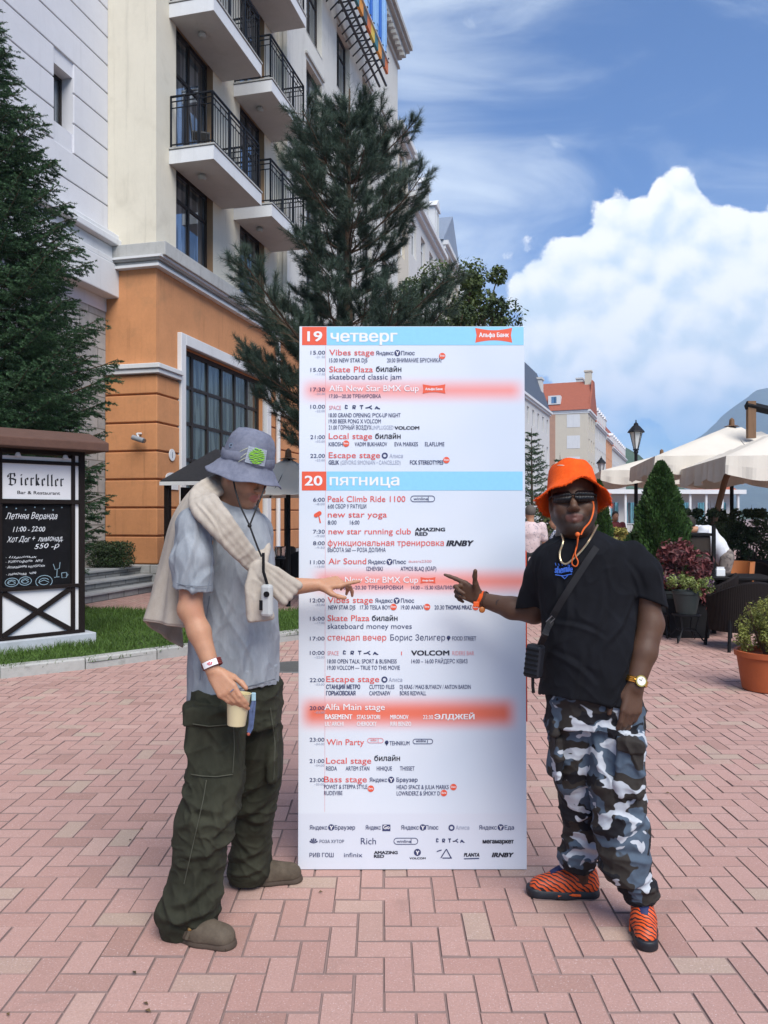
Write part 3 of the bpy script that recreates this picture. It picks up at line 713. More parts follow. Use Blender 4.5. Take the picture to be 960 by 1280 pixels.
house('white house with balconies and a red mansard roof beyond the gabled house', o_b, RZ2, 10.4, 29, 17.0, 5, 7, M_wh1, M_red, roof_h=4.4, dormers=6, chim=((12, 2.5, 20, 5.0, 4.5),))
house('narrow orange fronted house in the far row', o_b, RZ2, 29.2, 42, 16.4, 5, 4, M_orw, M_white, roof_h=2.0)
house('long white house with a red dormered roof at the end of the street', o_b, RZ2, 42.2, 82, 15.6, 5, 13, M_wh1, M_red, roof_h=4.6, dormers=9, chim=((50, 2.5, 18, 3.5, 4.2),))
# white pavilion across the square, under the parasols
pv = thing('white_pavilion', 'low white pavilion with slim columns and a small red roof, far off under the parasols', 'building', (17.5, 62, 0), R(4))
q = MB(); q.box(0, 11, 0, 4, 0, 3.3); q.build('wall', M_wh1, pv)
q = MB(); q.box(-.3, 11.3, -1.6, 4.3, 3.31, 3.65); q.build('roof', M_white, pv)
for i in range(9):
    q = MB(); q.tube([(.2 + i * 1.32, -1.3, 0), (.2 + i * 1.32, -1.3, 3.3)], .11, 10); q.build('column', M_white, pv, smooth=True)
for i in range(7): window(pv, .5 + i * 1.5, .9, 1.0, 1.8, -.01, M_wframe, M_glass, cols=1, transom=0)
q = MB(); q.add([(8.6, -.5, 3.66), (11.2, -.5, 3.66), (11.2, 3, 3.66), (8.6, 3, 3.66), (9.9, 1.2, 4.9)], [(0, 1, 4), (1, 2, 4), (2, 3, 4), (3, 0, 4)]); q.build('red_roof', M_red, pv)

# ------------------------------------------------------------------ mountains
def terrain(name, cps, Yf, Yb, m, nx=150, ny=46, rough=.12, seed=1, pxr=(560, 1500)):
    pxs = np.linspace(pxr[0], pxr[1], nx); top = np.interp(pxs, [c[0] for c in cps], [c[1] for c in cps])
    V = []; s = np.linspace(0, 1.35, ny)
    for k in s:
        Y = Yf + (Yb - Yf) * k
        X = (pxs - 480) * Yb / FPX * (.72 + .28 * k)
        hz = (HZ - top) * Yb / FPX
        z = np.where(k <= 1, hz * (k ** 1.1), hz * (1 - (k - 1) * 1.2))
        V.append(np.stack([X, np.full(nx, Y), z], 1))
    V = np.array(V).reshape(-1, 3); amp = rough * V[:, 2].max()
    n = vnoise(V, 3.0 / (Yb * .3), seed) * .6 + vnoise(V, 9.0 / (Yb * .3), seed + 1) * .28 + vnoise(V, 30.0 / (Yb * .3), seed + 2) * .1
    V[:, 2] = np.maximum(V[:, 2] + n * amp * np.clip(V[:, 2] / V[:, 2].max() * 2, 0, 1), -1) - .6
    i = np.arange(ny - 1)[:, None] * nx + np.arange(nx - 1)[None]
    F = np.stack([i, i + 1, i + nx + 1, i + nx], -1).reshape(-1, 4)
    return tag(obj(name, mesh_np(name, V, F, True), m), kind='structure')
M_forest = mat('mountain_forest', (.07, .10, .085), .95, var=.5, scale=.012, grime=((.20, .21, .17), .004, .55), bump=6.0, bscale=.06)
M_hill = mat('hill_forest', (.05, .085, .045), .95, var=.5, scale=.05, bump=2.5, bscale=.2)
terrain('mountain', [(560, 640), (640, 628), (760, 606), (830, 574), (880, 540), (915, 508), (945, 490), (975, 484), (1040, 468), (1200, 430), (1500, 470)], 1500, 2600, M_forest, rough=.05, seed=4)
terrain('hill', [(560, 612), (700, 560), (775, 556), (800, 570), (830, 592), (870, 618), (930, 634), (1100, 640), (1500, 640)], 330, 460, M_hill, rough=.16, seed=9)
# the valley air
HAZE = 2.6e-4
hz = MB(); hz.box(-850, 4100, -25, 3560, -1.1, 800)
m = bpy.data.materials.new('valley_air'); m.use_nodes = True; N = NT(m.node_tree); m.node_tree.nodes.clear()
vol = N.n('ShaderNodeVolumePrincipled', None, Color=(.58, .76, 1.0, 1), Density=HAZE); N.n('ShaderNodeOutputMaterial', None, Volume=vol.outputs[0])
tag(hz.build('haze', m), kind='stuff')
# ------------------------------------------------------------------ plants
def tris_obj(name, V, F, m, parent=None): return obj(name, mesh_np(name, V, F), m, parent)
def frames(d):
    d = d / np.maximum(np.linalg.norm(d, axis=1, keepdims=True), 1e-9)
    ref = np.where(np.abs(d[:, 2:3]) < .9, np.array([[0, 0, 1.]]), np.array([[1., 0, 0]]))
    a = np.cross(ref, d); a /= np.linalg.norm(a, axis=1, keepdims=True); return d, a, np.cross(d, a)
def needles(starts, ends, per, length, width, angle, rng, jitter=.25, lo=0.0):
    """bottle-brush shoots: 'per' needle triangles along every segment"""
    n = len(starts); S = np.repeat(starts, per, 0); E = np.repeat(ends, per, 0)
    d, a, b = frames(E - S); N = n * per
    k = rng.uniform(lo, 1.02, (N, 1)); p = S + (E - S) * k; w = rng.uniform(0, 2 * np.pi, (N, 1))
    ang = angle + rng.normal(0, jitter, (N, 1)); rad = a * np.cos(w) + b * np.sin(w)
    nd = d * np.cos(ang) + rad * np.sin(ang); L = length * rng.uniform(.7, 1.2, (N, 1))
    side = np.cross(nd, rad + .3 * rng.normal(0, 1, (N, 3))); side /= np.maximum(np.linalg.norm(side, axis=1, keepdims=True), 1e-9)
    V = np.stack([p - side * width, p + side * width, p + nd * L], 1).reshape(-1, 3)
    return V, np.arange(3 * N).reshape(-1, 3)
def cat_parts(parts):
    V, F, o = [], [], 0
    for v, f in parts: V.append(v); F.append(f + o); o += len(v)
    return np.concatenate(V), np.concatenate(F)
M_bark = mat('bark', (.10, .065, .042), .95, var=.35, scale=5, bump=.02, bscale=18)
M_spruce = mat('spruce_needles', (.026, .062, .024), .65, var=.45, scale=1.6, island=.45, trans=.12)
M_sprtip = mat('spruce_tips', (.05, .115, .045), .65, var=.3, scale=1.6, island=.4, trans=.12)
M_pine = mat('pine_needles', (.050, .082, .056), .6, var=.4, scale=1.4, island=.45, trans=.12)
M_pine2 = mat('pine_needles_inner', (.028, .05, .032), .65, var=.4, scale=1.4, island=.45)

def spruce(base, hgt, rmax, seed, label, group=None, z0=.35, whorl=.2, nbr=9, dens=1.0, nl=.022, nw=.0034, name='spruce_tree', fine=True, keep=False):
    rng = np.random.default_rng(seed); t = thing(name, label, 'tree', base, 0, group)
    tk = MB(); tk.tube([(0, 0, -.05), (.02, 0, hgt * .4), (0, .02, hgt)], [hgt * .017, hgt * .011, .012], 9); br_segs = [[], []]
    z = z0
    while z < hgt - .1:
        L0 = rmax * (1 - z / hgt) ** .82 + .12; nb = nbr if z < hgt * .8 else max(5, nbr - 3); ph = rng.uniform(0, 6.28)
        for k in range(nb):
            az = ph + 2 * np.pi * k / nb + rng.normal(0, .16); L = L0 * rng.uniform(.72, 1.12); zz = z + rng.uniform(-.08, .08)
            if keep and zz < 2.7: L *= .60 + .4 * zz / 2.7 * .7
            if keep and zz < 3.1:
                for _ in range(14):
                    ex, ey = base[0] + math.cos(az) * (L + .35) + 3.34, base[1] + math.sin(az) * (L + .35) - 8.9
                    lx, ly = ex * .716 + ey * .698, -ex * .698 + ey * .716
                    if ly < 1.0 and -1.9 < lx < .35: L *= .9
                    else: break
            up = .5 - .75 * (1 - zz / hgt); out = np.array([math.cos(az), math.sin(az), 0]); m = 7
            pts = []
            for i in range(m + 1):
                q = i / m; pts.append(out * (L * q) + np.array([0, 0, zz + L * (up * q * .45 + (.26 * q * q if zz < hgt * .75 else .1 * q))]))
            pts = np.array(pts)
            tk.tube([tuple(p) for p in pts[::2]] + [tuple(pts[-1])], [.004 + .008 * L * (1 - i / 4.2) for i in range(len(pts[::2]) + 1)], 4, cap=False)
            side = np.array([-out[1], out[0], 0]); nt = max(4, int(L / .085 * dens))
            for i in range(nt):
                q = .14 + .86 * (i + rng.uniform(0, .8)) / nt; p = np.array([np.interp(q, np.linspace(0, 1, m + 1), pts[:, c]) for c in range(3)])
                tl = (L * .36 * (1.08 - q) + .10) * rng.uniform(.75, 1.2)
                for s in (-1, 1):
                    dirn = out * .75 + side * s * .8 + np.array([0, 0, rng.uniform(-.28, .12)]); dirn /= np.linalg.norm(dirn); e = p + dirn * tl
                    br_segs[0].append((p, e))
                    if tl > .16 and fine:
                        for u in (.35, .62, .82):
                            pp = p + dirn * tl * u; d2 = dirn * .7 + (side * s * .3 + out * .5) * rng.uniform(-1, 1) + np.array([0, 0, rng.uniform(-.2, .1)]); d2 /= np.linalg.norm(d2)
                            br_segs[0].append((pp, pp + d2 * tl * .42)); 
                            br_segs[1].append((pp + d2 * tl * .3, pp + d2 * tl * .47))
                    br_segs[1].append((p + dirn * tl * .8, e + dirn * .02))
            for i in range(1, m): br_segs[0].append((pts[i], pts[i + 1]))
        z += whorl * rng.uniform(.85, 1.2)
    br_segs[0].append((np.array([0, 0, hgt - .5]), np.array([0, 0, hgt + .15])))
    tk.build('trunk', M_bark, t, smooth=True, recalc=False)
    A = np.array(br_segs[0]); B = np.array(br_segs[1])
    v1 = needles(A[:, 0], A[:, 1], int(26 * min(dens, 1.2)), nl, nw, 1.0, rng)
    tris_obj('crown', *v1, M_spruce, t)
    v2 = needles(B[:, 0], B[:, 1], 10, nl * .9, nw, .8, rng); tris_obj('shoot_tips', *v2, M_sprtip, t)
    return t

def pine(base, hgt, rmax, seed, label):
    rng = np.random.default_rng(seed); t = thing('pine_tree', label, 'tree', base)
    tk = MB(); tk.tube([(0, 0, -.05), (.05, 0, 2), (-.03, .03, 5), (0, 0, hgt)], [.15, .12, .06, .012], 10); S = []; S2 = []
    z = 2.3
    while z < hgt - .35:
        f = (z - 1.6) / (hgt - 1.6); L0 = rmax * (1 - f) ** .72 * (.82 + .3 * math.sin(z * 2.3)) + .2; nb = int(rng.integers(5, 8)); ph = rng.uniform(0, 6.28)
        for k in range(nb):
            az = ph + 6.283 * k / nb + rng.normal(0, .25); L = L0 * rng.uniform(.5, 1.18); out = np.array([math.cos(az), math.sin(az), 0]); side = np.array([-out[1], out[0], 0])
            up = .12 + .55 * f; m = 8; q = np.linspace(0, 1, m + 1)[:, None]
            pts = out * L * q + np.array([0, 0, 1]) * (z + L * (up * q + .30 * q ** 2.4)) + side * (.12 * L * np.sin(q * 3 + rng.uniform(0, 6)) * q)
            tk.tube([tuple(p) for p in pts], [.006 + .012 * L * (1 - i / m) for i in range(m + 1)], 5, cap=False)
            ns = max(4, int(L / .12))
            for i in range(ns):
                u = .30 + .70 * (i + rng.uniform(0, .7)) / ns; p = np.array([np.interp(u, np.linspace(0, 1, m + 1), pts[:, c]) for c in range(3)])
                for s in (-1, 1):
                    tl = (.34 * L * (1.15 - u) + .20) * rng.uniform(.7, 1.2); d = out * .6 + side * s * rng.uniform(.4, 1) + np.array([0, 0, rng.uniform(.05, .65)]); d /= np.linalg.norm(d)
                    e = p + d * tl + np.array([0, 0, .06]); tk.tube([tuple(p), tuple(e)], [.004, .003], 3, cap=False); S.append((p + (e - p) * .45, e))
                    if tl > .2:
                        for v in (.4, .7):
                            pp = p + d * tl * v; d2 = d * .6 + side * s * rng.uniform(-.8, .8) + np.array([0, 0, rng.uniform(.2, .8)]); d2 /= np.linalg.norm(d2); S.append((pp, pp + d2 * rng.uniform(.13, .24)))
            S.append((pts[-3], pts[-1] + np.array([0, 0, .08])))
        z += rng.uniform(.25, .38)
    for k in range(7):
        a = rng.uniform(0, 6.28); S.append((np.array([0, 0, hgt - .35 - .1 * k]), np.array([math.cos(a) * .22, math.sin(a) * .22, hgt - .02 - .1 * k])))
    S.append((np.array([0, 0, hgt - .5]), np.array([0, 0, hgt + .2])))
    tk.build('trunk', M_bark, t, smooth=True, recalc=False); A = np.array(S)
    tris_obj('crown', *needles(A[:, 0], A[:, 1], 95, .105, .0024, .80, rng, .32), M_pine, t)
    return t

def leaf_cloud(centers, radii, n, size, rng, shell=.55, aspect=.55, up=.3, zmin=None):
    """leaf-shaped quads spread through a set of clumps, denser towards the outside"""
    c = rng.integers(0, len(centers), n); C = np.asarray(centers, float)[c]; Rr = np.asarray(radii, float)[c]
    if Rr.ndim == 1: Rr = np.stack([Rr] * 3, 1)
    d = rng.normal(0, 1, (n, 3)); d /= np.linalg.norm(d, axis=1, keepdims=True)
    p = C + d * Rr * (shell + (1 - shell) * rng.uniform(0, 1, (n, 1)) ** .5) * rng.uniform(.82, 1.08, (n, 1))
    nd = d * .7 + rng.normal(0, .55, (n, 3)) + np.array([0, 0, up]); nd /= np.linalg.norm(nd, axis=1, keepdims=True)
    _, a, b = frames(nd); s = size * rng.uniform(.6, 1.3, (n, 1)); w = rng.uniform(0, 6.28, (n, 1)); ax = a * np.cos(w) + b * np.sin(w); bx = np.cross(nd, ax)
    fold = nd * s * .18
    V = np.stack([p - ax * s, p + bx * s * aspect + fold, p + ax * s, p - bx * s * aspect + fold], 1).reshape(-1, 3)
    if zmin is not None: V[:, 2] = np.maximum(V[:, 2], zmin)
    i = (np.arange(n) * 4)[:, None]; return V, np.concatenate([i + [[0, 1, 2]], i + [[0, 2, 3]]])

def broadleaf(base, hgt, crown_r, seed, label, m, leaf=.07, n=9000, name='broadleaf_tree', group=None, zc=.62):
    rng = np.random.default_rng(seed); t = thing(name, label, 'tree', base, 0, group); tk = MB()
    tk.tube([(0, 0, -.05), (.06, .04, hgt * .3), (0, 0, hgt * .75)], [hgt * .022, hgt * .016, .02], 8); C, Rr = [], []
    for k in range(60):
        a = rng.uniform(0, 6.28); r = crown_r * rng.uniform(.15, .85); z = hgt * (zc + rng.uniform(-.3, .30)) - .18 * r; c = (r * math.cos(a), r * math.sin(a), z)
        tk.tube([(0, 0, hgt * .28), (c[0] * .5, c[1] * .5, z * .75), c], [hgt * .010, hgt * .007, .01], 5, cap=False); C.append(c); Rr.append(crown_r * rng.uniform(.12, .30))
    tk.build('trunk', M_bark, t, smooth=True, recalc=False); tris_obj('crown', *leaf_cloud(C, Rr, n, leaf, rng, .45), m, t); return t
M_leaf = mat('broad_leaves', (.075, .105, .028), .6, var=.35, scale=.9, island=.5, trans=.25)
M_leafd = mat('dark_leaves', (.035, .06, .02), .6, var=.4, scale=1.2, island=.5, trans=.15)
M_box = mat('box_leaves', (.035, .062, .02), .55, var=.35, scale=3, island=.5, trans=.1)
M_thuja = mat('thuja_leaves', (.038, .085, .018), .65, var=.4, scale=6, island=.45, trans=.12)
M_yel = mat('yellow_green_leaves', (.20, .22, .05), .55, var=.3, scale=6, island=.5, trans=.2)
M_coleus = mat('dark_red_leaves', (.15, .045, .045), .5, var=.4, scale=10, island=.65, trans=.15)

spruce((-5.75, 11.0, 0), 8.9, 2.35, 11, 'large dark green spruce rising behind the chalkboard stand', z0=.35, whorl=.2, nbr=11, nl=.034, nw=.0052, keep=True)
pine((-.52, 11.6, 0), 8.0, 1.95, 5, 'tall bluish pine standing in the lawn behind the schedule board')
broadleaf((1.75, 19.5, 0), 8.5, 1.75, 8, 'leafy green tree with browning top, just right of the pine', M_leaf, .055, 22000)
broadleaf((1.15, 16.5, 0), 6.8, 1.8, 18, 'bushy dark green tree low behind the pine', M_leafd, .045, 20000)
spruce((7.3, 38, 0), 5.9, 1.5, 21, 'dark spruce far off, just right of the schedule board', whorl=.3, nbr=8, dens=.55, nl=.06, nw=.012, fine=False)
spruce((9.4, 41, 0), 4.8, 1.3, 22, 'smaller far spruce above the shoulder of the passer by', whorl=.3, nbr=8, dens=.55, nl=.06, nw=.012, fine=False)
broadleaf((7.4, 30, 0), 3.2, 1.5, 31, 'round green bush tree under the far spruces', M_leaf, .08, 4000, zc=.5)

def shrub(name, label, base, clumps, n, leaf, m, seed, cat='shrub', stem=True, group=None, aspect=.55, parent_part='foliage', shell=.5, up=.3):
    rng = np.random.default_rng(seed); t = thing(name, label, cat, base, 0, group)
    if stem:
        s = MB()
        for c, r in clumps: s.tube([(0, 0, -.03), (c[0] * .6, c[1] * .6, c[2] * .6), c], [.018, .012, .004], 5, cap=False)
        s.build('stem', M_bark, t, recalc=False)
    tris_obj(parent_part, *leaf_cloud([c for c, r in clumps], [r for c, r in clumps], n, leaf, rng, shell, aspect, up), m, t); return t
# clipped hedge block by the steps
hb_o = hotel.matrix_basis @ Vector((-.78, .56, .50)); hb_o.z = .505
rng = np.random.default_rng(2)
shrub('clipped_bush', 'dark clipped box bush on the stone steps beside the orange corner', hb_o, [((x, y, z), (.2, .2, .16)) for x in (-.26, -.09, .09, .26) for y in (-.12, .12) for z in (.16, .38)], 9000, .02, M_box, 2, shell=.75)

# ------------------------------------------------------------------ the bar's chalkboard stand
SA = math.atan2(.698, .716)
M_dwood = mat('dark_stained_wood', (.012, .008, .007), .7, var=.3, scale=6, stretch=(1, 1, .2), bump=.001, spec=.15)
M_shing = mat('brown_roofing', (.10, .052, .038), .95, var=.25, scale=9, bump=.006, bscale=160)
M_conc = mat('painted_concrete', (.40, .425, .45), .85, var=.12, scale=4, bump=.002, grime=((.25, .26, .26), 3, .4))
M_panel = mat('white_panel', (.66, .66, .66), .5, var=.04)
M_chalk = mat('chalkboard', (.007, .007, .008), .8, var=.3, scale=7, grime=((.022, .022, .023), 5, .35), spec=.1)
M_chk = mat('chalk_white', (.60, .62, .64), .9, var=.3, scale=40); M_chb = mat('chalk_blue', (.25, .36, .42), .9, var=.3, scale=30)
stand = thing('chalkboard_stand', 'half timbered board stand with a brown roof, a white sign and a handwritten chalkboard', 'sign stand', (-3.34, 8.9, .0), SA)
s = MB(); s.box(-1.36, .0, -.02, .50, 0, .205); s.build('base', M_conc, stand, bevel=.01)
for x in (-1.165, -.247, -1.005 - .05, -.155 + .0):
    pass
for a, b in ((-1.165, -1.105), (-1.035, -.998), (-.255, -.212), (-.166, -.10)):
    for y in (.06,):
        s = MB(); s.box(a, b, y, y + .10, .206, 2.30); s.build('post', M_dwood, stand, bevel=.004)
for a, b in ((-1.165, -1.105), (-.166, -.10)):
    s = MB(); s.box(a, b, .34, .42, .206, 2.30); s.build('post', M_dwood, stand, bevel=.004)
for z0, z1 in ((.206, .245), (.735, .775), (1.685, 1.735), (2.125, 2.165), (2.24, 2.30)):
    s = MB(); s.box(-1.10, -.167, .052, .15, z0, z1); s.build('beam', M_dwood, stand, bevel=.003)
for a, b in ((-1.104, -1.036), (-.211, -.167)):
    s = MB(); s.box(a, b, .085, .10, .246, 2.24); s.build('side_infill', M_panel, stand)
s = MB(); s.box(-.997, -.256, .09, .105, .246, .734); s.build('lower_panel', M_panel, stand)
for flip in (0, 1):
    s = MB(); a, b = Vector((-.99, .075, .255)), Vector((-.262, .075, .725))
    if flip: a.z, b.z = b.z, a.z; a.y = b.y = .078
    d = (b - a).normalized(); n = Vector((-d.z, 0, d.x)) * .028; q = Vector((0, -.012, 0))
    s.add([a - n, a + n, b + n, b - n, a - n + q, a + n + q, b + n + q, b - n + q], [(0, 1, 2, 3), (7, 6, 5, 4), (0, 4, 5, 1), (1, 5, 6, 2), (2, 6, 7, 3), (3, 7, 4, 0)]); s.build('cross_brace', M_dwood, stand)
s = MB(); s.box(-.997, -.256, .088, .105, .776, 1.684); s.build('chalkboard', M_chalk, stand)
s = MB(); s.box(-.997, -.256, .078, .105, 1.736, 2.124); sp_ = s.build('sign_panel', M_panel, stand)
s = MB(); s.box(-.997, -.256, .07, .12, 2.166, 2.205); s.build('lamp_strip', M_white, stand)
for x in (-.86, -.35):
    s = MB(); s.lathe([(0, 2.24), (.02, 2.235), (.035, 2.2), (.03, 2.19)], 10, 0, (x, .0, 0)); s.build('spot_lamp', M_white, stand, smooth=True)
s = MB()
s.add([(-1.5, -.22, 2.285), (.06, -.22, 2.285), (.06, -.22, 2.385), (-1.5, -.22, 2.385), (-1.5, .30, 2.53), (.06, .30, 2.53), (-1.5, .86, 2.385), (.06, .86, 2.385), (-1.5, .86, 2.285), (.06, .86, 2.285)],
      [(0, 1, 2, 3), (3, 2, 5, 4), (4, 5, 7, 6), (6, 7, 9, 8), (8, 9, 1, 0), (1, 9, 7, 5, 2), (0, 3, 4, 6, 8)])
s.build('roof', M_shing, stand, bevel=.012)
# blackletter name, drawn with a broad nib
def nib(mb, strokes, ox, oz, sc_, y, w=.2, ang=38):
    nx, nz = math.cos(R(ang)) * w / 2, math.sin(R(ang)) * w / 2
    for k, st in enumerate(strokes):
        yy = y - .0002 * (k + 1)
        for (a, b), (c, d) in zip(st, st[1:]):
            A = [(a - nx, b - nz), (a + nx, b + nz), (c + nx, d + nz), (c - nx, d - nz)]
            mb.add([(ox + p * sc_, yy, oz + q * sc_) for p, q in A], [(0, 1, 2, 3)])
BL = {'B': (1.0, [[(.16, 1.42), (.16, .06)], [(-.16, 1.22), (.02, 1.44), (.3, 1.42), (.62, 1.5), (.7, 1.12), (.36, .82)], [(.36, .82), (.78, .66), (.74, .16), (.42, -.04), (.0, .1), (-.16, -.04)], [(-.16, 1.22), (-.1, 1.0)], [(-.02, .8), (.4, .82)]]),
      'i': (.36, [[(-.02, .88), (.08, .98), (.08, .1), (.18, 0), (.26, .08)], [(.03, 1.36), (.12, 1.28)]]),
      'e': (.50, [[(.3, .96), (.08, .84), (.08, .14), (.2, 0), (.38, .16)], [(.3, .96), (.38, .72), (.1, .5)]]),
      'r': (.46, [[(-.02, .88), (.08, .98), (.08, .1), (.18, 0)], [(.12, .8), (.28, .98), (.38, .86)]]),
      'k': (.54, [[(-.02, 1.42), (.08, 1.5), (.08, .08), (.16, 0)], [(.12, .72), (.3, .98), (.38, .82), (.16, .52)], [(.16, .52), (.34, .12), (.46, .06)]]),
      'l': (.36, [[(-.02, 1.42), (.08, 1.5), (.08, .1), (.18, 0), (.26, .08)]])}
bl = MB(); u = 0.080; x = -.925
for ch in 'Bierkeller':
    adv, st = BL[ch]; nib(bl, st, x, 1.888, u * 1.05, .0765, w=.25); x += adv * u * 1.50
M_ink = mat('sign_black', (.012, .011, .012), .5, var=.05)
bl.build('lettering', M_ink, sp_, recalc=False)
_tf = {}
def cached_fills(keys):
    new = [k for k in dict.fromkeys(keys) if k not in _tf]
    if new: _tf.update(zip(new, text_fills(new)))
    return [_tf[k] for k in keys]
def fitted_text(jobs, jitter=0.0):
    """jobs: (text, x0, x1, baseline z, cap height, boldness, shear) -> merged meshes in the x-z plane facing -y"""
    V, Fs, off = [], [], 0
    for jb, (co, f) in zip(jobs, cached_fills([(j[0], min(j[5], 0.0), j[6]) for j in jobs])):
        n = len(co)
        if not n: continue
        xs = (jb[2] - jb[1]) / max(co[:, 0].max() - co[:, 0].min(), 1e-6); x = jb[1] + (co[:, 0] - co[:, 0].min()) * xs; z = jb[3] + co[:, 1] * jb[4] / .727
        if jitter: z = z + jitter * np.sin(x * 37 + jb[3] * 50) + jitter * .6 * np.sin(x * 121)
        e = max(jb[5], 0.0) * jb[4] * 1.9
        for k, (ex, ez) in enumerate([(0, 0)] if e == 0 else [(-e, -e * .5), (e, e * .5), (e, -e * .5), (-e, e * .5)]):
            V.append(np.stack([x + ex, np.full(n, -k * .00004), z + ez], 1)); Fs += (f + off).tolist(); off += n
    return np.concatenate(V), Fs
def text_part(name, jobs, m, parent, y, jitter=0.0):
    V, Fs = fitted_text(jobs, jitter); V[:, 1] += y; me = bpy.data.meshes.new(name); me.from_pydata(V.tolist(), [], Fs); me.update(); return obj(name, me, m, parent)
text_part('small_lettering', [('Bar & Restaurant', -.84, -.38, 1.79, .038, .014, 0)], M_ink, sp_, .0765)
cu_ = lambda c: -.997 + (c - 20) / 360 * .741
cz_ = lambda c: EYE + (HZ - (530 + c / 4.13)) * .00875
jobs = [('Летняя Веранда', cu_(38), cu_(308), cz_(490), .07, -.012, .35), ('11:00 - 22:00', cu_(75), cu_(242), cz_(556), .058, -.005, .3), ('Хот Дог +  лимонад.', cu_(45), cu_(338), cz_(608), .062, -.012, .35), ('550 -р', cu_(185), cu_(318), cz_(645), .055, .0, .25),
        ('· Шашлык', cu_(40), cu_(200), cz_(692), .022, -.01, .3), ('· Картофель  №5', cu_(40), cu_(230), cz_(714), .026, -.01, .3), ('· домашние колбаски', cu_(40), cu_(240), cz_(742), .028, -.01, .3), ('· лимонад  чай', cu_(42), cu_(195), cz_(778), .026, -.01, .3)]
cbp = [o for o in stand.children if o.name.startswith('chalkboard')][0]
for j in jobs: text_part('chalk_writing', [j], M_chk, cbp, .0865, .004)
dr = MB()
def loop(pts, r=.0032): dr.tube([(cu_(a), .0862, cz_(b)) for a, b in pts], r, 4, flat=.25)
loop([(285, 730), (295, 760), (318, 755), (322, 722)]); loop([(306, 758), (304, 800), (290, 802)]); loop([(304, 800), (318, 800)]); loop([(330, 780), (332, 806), (356, 806), (358, 778), (330, 780)]); loop([(357, 784), (366, 790), (358, 800)])
for cx, cy, rx, ry in ((70, 815, 34, 22), (138, 812, 32, 22), (236, 820, 44, 32)):
    loop([(cx + rx * math.cos(a), cy - ry * math.sin(a)) for a in np.linspace(0, 6.4, 18)]); loop([(cx + rx * .6 * math.cos(a), cy - ry * .55 * math.sin(a)) for a in np.linspace(.4, 5.6, 12)]); loop([(cx - rx * .7, cy + 4), (cx, cy - 8), (cx + rx * .6, cy + 6)])
dr.build('chalk_drawing', M_chb, cbp, recalc=False)
hgr = MB()
for k in range(7): hgr.quad((cu_(40 + 48 * k), .0868, cz_(432 + 7 * (k % 3))), (cu_(46 + 48 * k), .0868, cz_(432 + 7 * (k % 3))), (cu_(48 + 48 * k), .0868, cz_(428 + 7 * (k % 3))), (cu_(43 + 48 * k), .0868, cz_(425 + 7 * (k % 3))))
hgr.build('chalk_mark', M_chb, cbp, recalc=False)

# ------------------------------------------------------------------ the schedule board
BS = .0035
board = thing('schedule_board', 'tall white festival schedule board covered in red and navy printed writing', 'notice board', ((515.5 - 480) * 3.36 / FPX, 3.36, 0), 0)
board.rotation_euler = (-.025, 0, 0)
bx = lambda p: (p - 515.5) * BS
bz = lambda p: (1088.5 - p) * BS + .003
def board_mat():
    m = bpy.data.materials.new('printed_panel'); m.use_nodes = True; t = m.node_tree; t.nodes.clear(); N = NT(t)
    co = N.n('ShaderNodeTexCoord').outputs['Object']; sp = N.n('ShaderNodeSeparateXYZ', None, i0=co); x, y, z = sp.outputs
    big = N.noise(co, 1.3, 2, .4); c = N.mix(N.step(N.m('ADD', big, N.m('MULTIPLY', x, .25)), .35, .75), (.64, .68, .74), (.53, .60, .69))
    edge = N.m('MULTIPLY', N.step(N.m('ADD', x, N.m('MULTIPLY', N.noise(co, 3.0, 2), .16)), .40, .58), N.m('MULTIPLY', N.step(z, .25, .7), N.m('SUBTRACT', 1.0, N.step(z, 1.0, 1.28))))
    c = N.mix(N.m('MULTIPLY', edge, .30), c, (.30, .40, .56))  # bluish patch low on the right: soft shadow painted into the panel colour
    c = N.mix(N.m('SUBTRACT', 1.0, N.step(z, bz(1021), bz(1017))), c, (.60, .63, .70))
    for (py, half, x0, x1, soft, amt, colr) in ((487, 7, 378, 655, 11, .85, (.76, .22, .18)), (729, 9, 392, 690, 11, .88, (.76, .21, .16)), (894, 13, 376, 645, 12, .95, (.70, .14, .075))):
        dz = N.m('ABSOLUTE', N.m('SUBTRACT', z, bz(py))); f = N.m('SUBTRACT', 1.0, N.step(dz, (half - soft) * BS, (half + soft) * BS))
        fx = N.m('MULTIPLY', N.step(x, bx(x0 - 6), bx(x0 + 16)), N.m('SUBTRACT', 1.0, N.step(x, bx(x1 - 16), bx(x1 + 6))))
        halo = N.m('MULTIPLY', N.m('SUBTRACT', 1.0, N.step(dz, half * BS * .4, (half + 16) * BS)), N.m('MULTIPLY', N.step(x, bx(x0 - 14), bx(x0 + 10)), N.m('SUBTRACT', 1.0, N.step(x, bx(x1 - 10), bx(x1 + 14)))))
        c = N.mix(N.m('MULTIPLY', halo, .45), c, (.76, .42, .45)); c = N.mix(N.m('MULTIPLY', N.m('MULTIPLY', f, fx), amt), c, colr)
    gr = N.noise(co, 420, 2, .6); k = N.m('ADD', .93, N.m('MULTIPLY', gr, .14)); c = N.mix(1.0, c, N.xyz(k, k, k), 'MULTIPLY')
    b = N.n('ShaderNodeBsdfPrincipled', None, Base_Color=c, Roughness=.55); b.inputs['Specular IOR Level'].default_value = .3
    bp = N.n('ShaderNodeBump', None, Strength=.25, Distance=.02, Height=N.noise(co, 1.6, 2)); t.links.new(bp.outputs[0], b.inputs['Normal'])
    N.n('ShaderNodeOutputMaterial', None, Surface=b.outputs[0]); return m
W2, TOP = bx(658.6), bz(405)
s = MB(); s.box(-W2, W2, 0, .035, .003, TOP); s.build('panel', board_mat(), board, bevel=.002)
